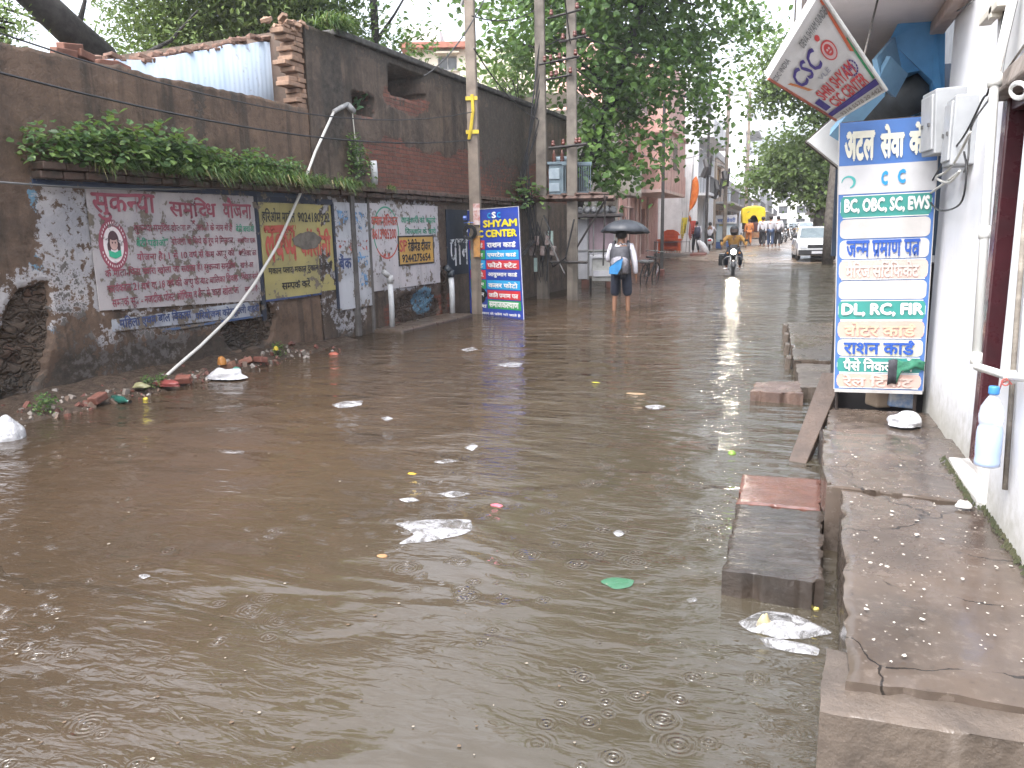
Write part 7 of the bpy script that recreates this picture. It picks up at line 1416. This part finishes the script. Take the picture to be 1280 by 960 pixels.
# ---- yellow rickshaw
rl = D(940, 305, 51); rl.z = road_z(rl.x, rl.y); ri = thing('rickshaw', 'cycle rickshaw with a bright yellow hood', 'rickshaw', rl, R(8)); ri.scale = (1.18, 1.1, 1.15); yh = M('yellow_hood_cloth', (.70, .52, .02), (.60, .42, .015), 4, .45, .2)
mb = MB(); n_ = 14; prof = [(-.62, 1.25), (-.63, 1.75), (-.58, 2.04), (-.32, 2.14), (0, 2.17), (.32, 2.14), (.58, 2.04), (.63, 1.75), (.62, 1.25)]
for y, s_ in ((-.45, .92), (-.3, 1.0), (.5, 1.0), (.62, .97)): mb.v += [Vector((x*s_, y, 1.2+(z-1.2)*s_)) for x, z in prof]
for j in range(3):
    for i in range(8): q = j*9+i; mb.f.append((q, q+1, q+10, q+9)); mb.mi.append(0)
hd = mb.build('hood', yh, ri, smooth=True); hd.modifiers.new('Solidify', 'SOLIDIFY').thickness = .02
mb = MB(); back = [(.92*x, -.452, 1.2+(z-1.2)*.92) for x, z in prof]; hole = [(.24*math.cos(a), -.452, 1.205+.46*math.sin(a)) for a in [R(180-22.5*q) for q in range(9)]]
mb.v += [Vector(p) for p in back+hole]; mb.f += [(i, i+1, i+10, i+9) for i in range(8)]; mb.mi += [0]*8; o = mb.build('hood_back', yh, ri); o.modifiers.new('Solidify', 'SOLIDIFY').thickness = .012
mb = MB(); mb.b2((-.53, .42, .9), (.53, .45, 1.98)); mb.build('hood_dark_infill', M('hood_shade_infill', (.02, .017, .015), rough=.8), ri); mb = MB(); mb.b2((-.5, -.4, .75), (.5, .41, .86)); mb.b2((-.5, -.42, .86), (.5, -.32, 1.25)); mb.build('seat', M('dark_red_seat', (.10, .03, .025), rough=.6), ri, bevel=.03); mb = MB()  # first panel is a dark sheet added to make the hood's inside look shaded
for a in (((-.5, -.4, .75), (-.55, 0, .38)), ((.5, -.4, .75), (.55, 0, .38)), ((-.3, .4, .75), (0, 1.5, .6)), ((.3, .4, .75), (0, 1.5, .6)), ((0, 1.5, .6), (0, 1.9, .36)), ((0, 1.5, .6), (0, 1.6, 1.05)), ((-.6, 0, .38), (.6, 0, .38)), ((-.45, -.42, .6), (.45, -.42, .6))): mb.tube(a, .022, 5)
mb.build('frame', iron, ri)
for x, y in ((-.6, 0), (.6, 0), (0, 1.9)): o_ = MB().torus((x, y, .36), .34, .022, 'x', 24, 6).build('wheel', tyre, ri, smooth=True); mb = MB(); [mb.tube([(x, y, .36), (x, y+.33*math.cos(2*math.pi*q/12), .36+.33*math.sin(2*math.pi*q/12))], .005, 3) for q in range(12)]; mb.build('spokes', chrome, o_)
mb = MB(); mb.b2((-.42, -.50, .42), (.42, -.455, .72)); mb.build('back_board', M('painted_board', (.25, .08, .05), (.3, .2, .1), 9, .5, .1), ri)
orng = M('orange_cloth_wrap', (.55, .20, .06), (.45, .15, .04), 8, .8, .2); pl = M('pale_shirt', (.50, .50, .53), (.4, .4, .44), 9, .8, .2); dkt = M('dark_trousers', (.03, .03, .036), (.02, .02, .025), 9, .8, .1)
def walker(x, d_, rz, label, shirt, tr, **kw):
    b_ = D(x, 300, d_); b_.z = road_z(b_.x, b_.y); step = kw.pop('step', .12)
    return person(b_, rz, label, shirt, tr, fingers=False, face=False, pose=dict(lknee=(-.1, step*.6+.04, .49), lank=(-.1, step, .08), ltoe=(-.11, step+.14, .05), rank=(.1, -step, .1), rtoe=(.11, -step+.12, .04), lwr=(-.25, -.05, .87), lhand=(-.25, -.04, .79), rwr=(.25, .13, .88), rhand=(.25, .17, .80)), **kw)
walker(936, 50, R(10), 'person wrapped in orange clothes beside the yellow rickshaw', orng, orng)
walker(953, 44, R(5), 'person in a pale shirt and dark trousers, leftmost of the three far walkers', pl, dkt)
walker(963, 42, R(0), 'person in blue jeans and a pale shirt, middle of the three far walkers', pl, M('blue_jeans', (.05, .08, .16), (.03, .05, .1)))
walker(972, 43, R(-5), 'person in a white shirt and dark trousers, rightmost of the three far walkers', whs, dkt)
w1, _ = walker(870, 41, R(20), 'person with a navy rucksack walking past the shrine with a white sack', whs, dkt, step=.2)
b_ = w1.location; rk2 = thing('rucksack', 'navy rucksack on the person walking past the shrine', 'rucksack', b_, R(20)); mb = MB(); rnd_slab(mb, .18, .85, 1.38, -.36, -.12); o = mb.build('bag_body', M('navy_bag', (.025, .03, .06), (.02, .022, .045), 9, .7, .2), rk2, smooth=True); o.modifiers.new('Solidify', 'SOLIDIFY').thickness = .03
mb = MB()
for sg in (-1, 1): mb.tube([(sg*.13, -.15, 1.0), (sg*.14, -.12, 1.38), (sg*.12, .04, 1.43), (sg*.13, .15, 1.3)], .022, 5)
mb.each('strap', hairm, rk2)
_s = crumple('white_sack', (0, 0, 0), (.16, .14, .40), poly, 'white sack carried low beside the person with the navy rucksack', 'sack', 4); _s.location = D(879, 309, 40.5); _s.rotation_euler = (0, R(-38), 0)
# scooter rider in white from behind
sp_ = D(887, 308, 44.5); sp_.z = road_z(sp_.x, sp_.y); sc2 = thing('scooter', 'scooter with a red tail lamp seen from behind, ridden by the person in white', 'scooter', sp_, R(5)); wheel(sc2, (0, .55, .22), .22, .05, 6); wheel(sc2, (0, -.5, .22), .22, .05, 6)
mb = MB(); mb.lathe([(.05, -.45), (.17, -.35), (.20, 0), (.14, .3)], 12, Matrix.Translation((0, -.35, .55))@Matrix.Rotation(R(-90), 4, 'X')); mb.b2((-.18, .30, .25), (.18, .36, .85)); mb.b2((-.15, -.1, .22), (.15, .35, .28)); mb.tube([(0, .36, .25), (0, .28, .95)], .04, 6); mb.build('body', cw, sc2, smooth=True); mb = MB(); mb.b2((-.13, -.7, .74), (.13, .05, .82)); mb.build('seat', hairm, sc2, bevel=.03); mb = MB(); mb.tube([(-.32, .2, 1.0), (0, .27, .98), (.32, .2, 1.0)], .015, 6); mb.build('handlebar', rail_m, sc2); mb = MB(); mb.b2((-.10, -.83, .55), (.10, -.80, .66)); mb.build('tail_lamp', M('red_lamp', (.45, .02, .03), rough=.2), sc2, bevel=.01); mb = MB(); mb.b2((-.1, -.82, .40), (.1, -.80, .52)); mb.build('number_plate', tinw, sc2)
person(sp_, R(5), 'person in a white shirt riding the scooter away', whs, dkt, fingers=False, face=False, pose=dict(pelvis=(0, -.3, .86), spine=(0, -.28, 1.05), chest=(0, -.24, 1.23), neck=(0, -.2, 1.36), head=(0, -.17, 1.46), top=(0, -.17, 1.54), lhip=(-.1, -.26, .84), rhip=(.1, -.26, .84), lknee=(-.17, .12, .70), rknee=(.17, .12, .70), lank=(-.16, .15, .32), rank=(.16, .15, .32), ltoe=(-.16, .28, .29), rtoe=(.16, .28, .29), lsh=(-.19, -.22, 1.28), rsh=(.19, -.22, 1.28), lel=(-.3, -.05, 1.1), rel=(.3, -.05, 1.1), lwr=(-.3, .15, 1.02), rwr=(.3, .15, 1.02), lhand=(-.3, .21, 1.0), rhand=(.3, .21, 1.0)))
# ================================================================ RUBBLE AND FLOATING LITTER
random.seed(17)
mb = MB()                                             # bank of mud at the wall foot
xs = [-2.5+.08*i for i in range(100)]; prof_ = [(.0, .14), (.12, .11), (.25, .075), (.4, .03), (.52, -.03), (.65, -.12)]
for s_ in xs:
    for o_, z in prof_:
        k = max(0, 1-abs(s_-1.4)/3.6)**.6; p = onwall(s_, o_*(.75+.45*k+.18*nz3(s_*1.3, 4)), z*(.45+.9*k)+.03*nz3(s_*4, o_*6)-.02); mb.v.append(p)
n_ = len(prof_)
for i in range(len(xs)-1):
    for j in range(n_-1): q = i*n_+j; mb.f.append((q, q+1, q+n_+1, q+n_)); mb.mi.append(0)
tag(mb.build('mud_bank', M('wet_mud', (.085, .06, .043), (.035, .026, .02), 14, .4, 1.0), smooth=True), kind='structure')
mb = MB()
for k in range(520):
    s_ = random.triangular(-.6, 4.8, 1.6); o_ = random.triangular(.03, .66, .40); sz = random.choice((.008, .01, .012, .015, .02, .03, .045))*random.uniform(.8, 1.3); mb.m = random.choices((0, 1, 2, 3), (.4, .3, .2, .1))[0]
    mb.box(onwall(s_, o_, .10-.13*o_/.6+.02), (sz*random.uniform(.8, 1.8), sz, sz*.7), (random.uniform(0, 3), random.uniform(0, 3), random.uniform(0, 3)))
tag(mb.build('rubble', [M('red_rubble', (.17, .068, .052), (.11, .05, .04)), M('brown_rubble', (.15, .10, .075), (.09, .065, .05)), M('grey_rubble', (.28, .24, .21), (.18, .16, .14)), M('pale_rubble', (.34, .31, .28), (.24, .21, .19))], bevel=.004), kind='stuff')
def bit(name, loc, size, col, label, cat, seed=1, amp=.4, rz=0.0, flat=True, rough=.4):
    return crumple(name, Vector(loc)-Vector((0, 0, .004)), size, M(name+'_'+'colour', col, tuple(x*.75 for x in col), 20, rough, .2), label, cat, seed, flat, n=12, amp=amp)
def fl(px, py): return G(px, py, 0)
# bricks and scraps in the rubble
for k, (s_, o_, c_, lb) in enumerate(((3.05, .34, (.22, .09, .06), 'dark red brick half buried in the rubble beside the leaning pipe'), (2.75, .36, (.22, .11, .075), 'orange brick fragment at the foot of the leaning pipe'), (3.2, .42, (.2, .08, .06), 'broken brick right of the leaning pipe foot'), (1.0, .48, (.18, .075, .055), 'loose red brick near the left end of the rubble'), (1.95, .52, (.19, .07, .05), 'wet red brick at the water edge left of the pipe foot'))):
    mb = MB(); mb.box((0, 0, 0), (.15, .10, .07), (random.uniform(-.3, .3), random.uniform(-.3, .3), random.uniform(0, 3))); o = mb.build('loose_brick', M('rubble_brick', c_, tuple(x*.7 for x in c_), 9, .6, .4), bevel=.012); o.location = onwall(s_, o_, .07); tag(o, lb, 'brick')
bit('green_ball', onwall(2.72, .50, .03), (.05, .05, .045), (.08, .27, .21), 'turquoise green ball scrap lying by the foot of the leaning pipe', 'scrap', 2, .1)
bit('orange_pouch', onwall(2.68, .34, .10), (.05, .05, .09), (.40, .17, .04), 'orange brown packet standing in the rubble beside the leaning pipe', 'packet', 7, .2)
mb = MB(); o = thing('green_bottle', 'dark green bottle lying in the rubble at the water edge', 'bottle', onwall(1.15, .58, .03), 0, rot=(R(90), 0, R(75))); mb.lathe([(.03, -.13), (.036, -.12), (.036, .04), (.014, .10), (.014, .15)], 12); mb.build('bottle_body', M('green_glass', (.02, .10, .08), (.015, .07, .055), 9, .12, 0, spec=.6), o, smooth=True)
mb = MB(); mb.lathe([(.016, .15), (.016, .165)], 10); mb.build('cap', hairm, o)
bit('yellow_scrap', onwall(1.35, .66, .0), (.03, .02, .02), (.55, .45, .04), 'tiny yellow wrapper at the water edge near the green bottle', 'wrapper', 3)
bit('yellow_scrap', onwall(3.62, .3, .12), (.03, .03, .04), (.5, .38, .04), 'small yellow wrapper on the rubble above the white bag', 'wrapper', 4)
bit('red_scrap', onwall(1.75, .52, .05), (.16, .06, .05), (.22, .055, .05), 'strip of red cloth lying along the rubble', 'cloth', 6, .5)
bit('red_scrap', onwall(4.15, .75, .0), (.07, .05, .03), (.32, .09, .06), 'red plastic scrap floating right of the white bag by the wall', 'scrap', 8, .4)
bit('olive_scrap', onwall(1.5, .45, .08), (.09, .05, .04), (.25, .24, .13), 'olive paper scrap lying on the rubble', 'paper', 9, .5)
# plastic bags and scraps on the water
def film(name, outline, label, mat=wetfilm, h=.02, cat='plastic bag', seed=0):
    """thin crumpled film floating on the water; outline in photo pixels"""
    pts = [fl(x, y) for x, y in outline]; c = sum(pts, Vector())/len(pts); mb = MB(); n = len(pts); rings_ = 6
    sub = []
    for i in range(n):
        a, b = pts[i], pts[(i+1) % n]
        for q in range(3): p = a.lerp(b, q/3); sub.append(p+Vector((nz3(p.x*14, p.y*14, seed), nz3(p.y*14, p.x*14, seed+3), 0))*.018)
    n = len(sub)
    for j in range(rings_+1):
        t_ = j/rings_
        for i in range(n):
            p = c.lerp(sub[i], t_); mb.v.append(Vector((p.x, p.y, .003+h*(1-t_**3)*(.5+.9*abs(nz3(p.x*11, p.y*11, seed+5)+.5*nz3(p.x*24, p.y*24, seed))))))
    for j in range(rings_):
        for i in range(n): q = j*n+i; r2 = j*n+(i+1) % n; mb.f.append((q, r2, r2+n, q+n)); mb.mi.append(0)
    o = mb.build(name, mat, smooth=True, subsurf=1); return tag(o, label, cat)
film('plastic_bag', [(490, 655), (530, 650), (588, 649), (591, 664), (575, 670), (540, 677), (495, 682), (520, 668), (505, 660)], 'white carrier bag with torn edge floating flat in the middle of the water', h=.012, seed=2)
film('plastic_bag', [(918, 778), (945, 767), (968, 764), (1010, 776), (1042, 792), (1010, 798), (975, 800), (940, 792)], 'clear white plastic bag floating beside the stone step with scraps on it', h=.035, seed=6)
film('plastic_bag', [(945, 798), (985, 800), (1026, 812), (1022, 822), (985, 816), (955, 808)], 'long narrow strip of white plastic just below the clear bag at the stone step', h=.018, seed=9)
crumple('plastic_bag', G(283, 472, .02), (.22, .12, .09), poly, 'white plastic bag lying on the rubble right of the leaning pipe foot', seed=12, flat=True)
crumple('plastic_bag', G(3, 548, 0), (.15, .12, .15), poly, 'white knotted plastic bag at the left edge of the water', seed=15, flat=True)
for k, (pts, lb) in enumerate(((((413, 506), (430, 502), (455, 501), (450, 508), (425, 511)), 'whitish plastic film floating alone left of the middle'), (((622, 456), (640, 453), (654, 454), (650, 459), (630, 459)), 'white plastic film floating below the centre banner'), (((806, 508), (822, 506), (833, 508), (826, 512), (812, 512)), 'white wrapper floating in the middle right of the water'), (((540, 578), (560, 574), (575, 577), (555, 580)), 'pale film just above the white carrier bag'), (((497, 625), (515, 622), (527, 626), (510, 629)), 'thin pale film left above the white carrier bag'), (((545, 618), (570, 614), (590, 618), (565, 623)), 'thin pale film right above the white carrier bag'),
                                  (((170, 720), (180, 717), (190, 721), (180, 725)), 'pale scrap of paper floating alone in the left foreground'), (((1095, 640), (1100, 638)) and ((765, 667), (775, 663), (782, 668), (772, 672)), 'small white scrap floating right of the middle'), (((580, 560), (590, 554), (598, 558), (590, 565)), 'small white cup lid floating above the carrier bag'), (((475, 523), (485, 520), (492, 524), (484, 528)), 'tiny pale wrapper floating near the wall side'), (((858, 750), (866, 747), (872, 752), (864, 755)), 'tiny white scrap floating left of the stone step'), (((575, 437), (590, 434), (598, 437), (585, 440)), 'tiny pale scrap floating before the low plinth'))):
    film('floating_film', pts, lb, h=.008, cat='plastic scrap', seed=20+k)
gfilm = M('green_sunk_film', (.05, .14, .08), (.04, .11, .065), 9, .3, .2)
film('floating_film', [(748, 727), (770, 722), (793, 725), (790, 734), (765, 737)], 'faint green plastic film floating in the right foreground', gfilm, .004, 'plastic scrap', 40)
bit('yellow_leaf', fl(515, 592), (.035, .02, .008), (.45, .30, .03), 'yellow leaf floating above the white carrier bag', 'leaf', 5)
bit('leaf_scrap', fl(478, 695), (.03, .02, .01), (.30, .17, .08), 'brown leaf scrap floating at the lower left of the carrier bag', 'leaf', 6)
bit('pink_wrapper', fl(621, 632), (.035, .018, .012), (.55, .12, .16), 'pink and red sweet wrapper floating right of the carrier bag', 'wrapper', 7)
bit('green_lime', fl(915, 567), (.028, .028, .026), (.16, .27, .04), 'small green lime floating near the leaning plank', 'lime', 8, .05)
bit('yellow_scrap', fl(745, 478), (.05, .03, .006), (.45, .42, .04), 'tiny yellow green scrap floating far out in the water', 'scrap', 9)
bit('brown_scrap', fl(795, 492), (.09, .04, .01), (.30, .20, .12), 'brown paper scrap floating beyond the white wrapper', 'paper', 10)
bit('leaf_scrap', fl(955, 783), (.028, .018, .05), (.42, .36, .2), 'dry leaf scrap lying on the clear plastic bag by the step', 'leaf', 11)
bit('yellow_scrap', fl(1020, 761), (.016, .012, .012), (.5, .42, .1), 'tiny yellow scrap trapped between the stone step and the walkway', 'scrap', 12)
mb = MB(); random.seed(4)
for k in range(110):
    x, y = random.uniform(0, 1000), 440+random.random()**.8*520; p = fl(x, y)
    if p.x > -.3 and y > 560: continue
    if p.x < -6.6: continue
    s_ = random.uniform(.002, .006)*(1+p.y*.09); mb.m = random.choices((0, 1), (.55, .45))[0]; n_ = random.randint(5, 7); a0 = random.uniform(0, 6)
    mb.face([(p.x+s_*random.uniform(.7, 1.4)*math.cos(a0+2*math.pi*q/n_), p.y+s_*random.uniform(.7, 1.4)*math.sin(a0+2*math.pi*q/n_), .0035+random.uniform(0, .002)) for q in range(n_)])
tag(mb.build('floating_specks', [M('pale_speck', (.28, .24, .19), rough=.6), M('brown_speck', (.12, .08, .05), rough=.6)]), kind='stuff')
bpy.data.objects.remove(_fo); bpy.data.curves.remove(_fc)

# ---------------------------------------------------------------- rain haze hanging in the street
hz = bpy.data.materials.new('rain_haze'); hz.use_nodes = True; hn = hz.node_tree; hn.nodes.remove(hn.nodes['Principled BSDF']); pv = hn.nodes.new('ShaderNodeVolumePrincipled')
pv.inputs['Color'].default_value = (.93, .95, 1, 1); pv.inputs['Density'].default_value = .0011; pv.inputs['Anisotropy'].default_value = .2; hn.links.new(pv.outputs[0], hn.nodes['Material Output'].inputs['Volume'])
mb = MB(); mb.b2((-66, -32, -1.6), (66, 264, 17.5)); tag(mb.build('haze', hz), kind='stuff')
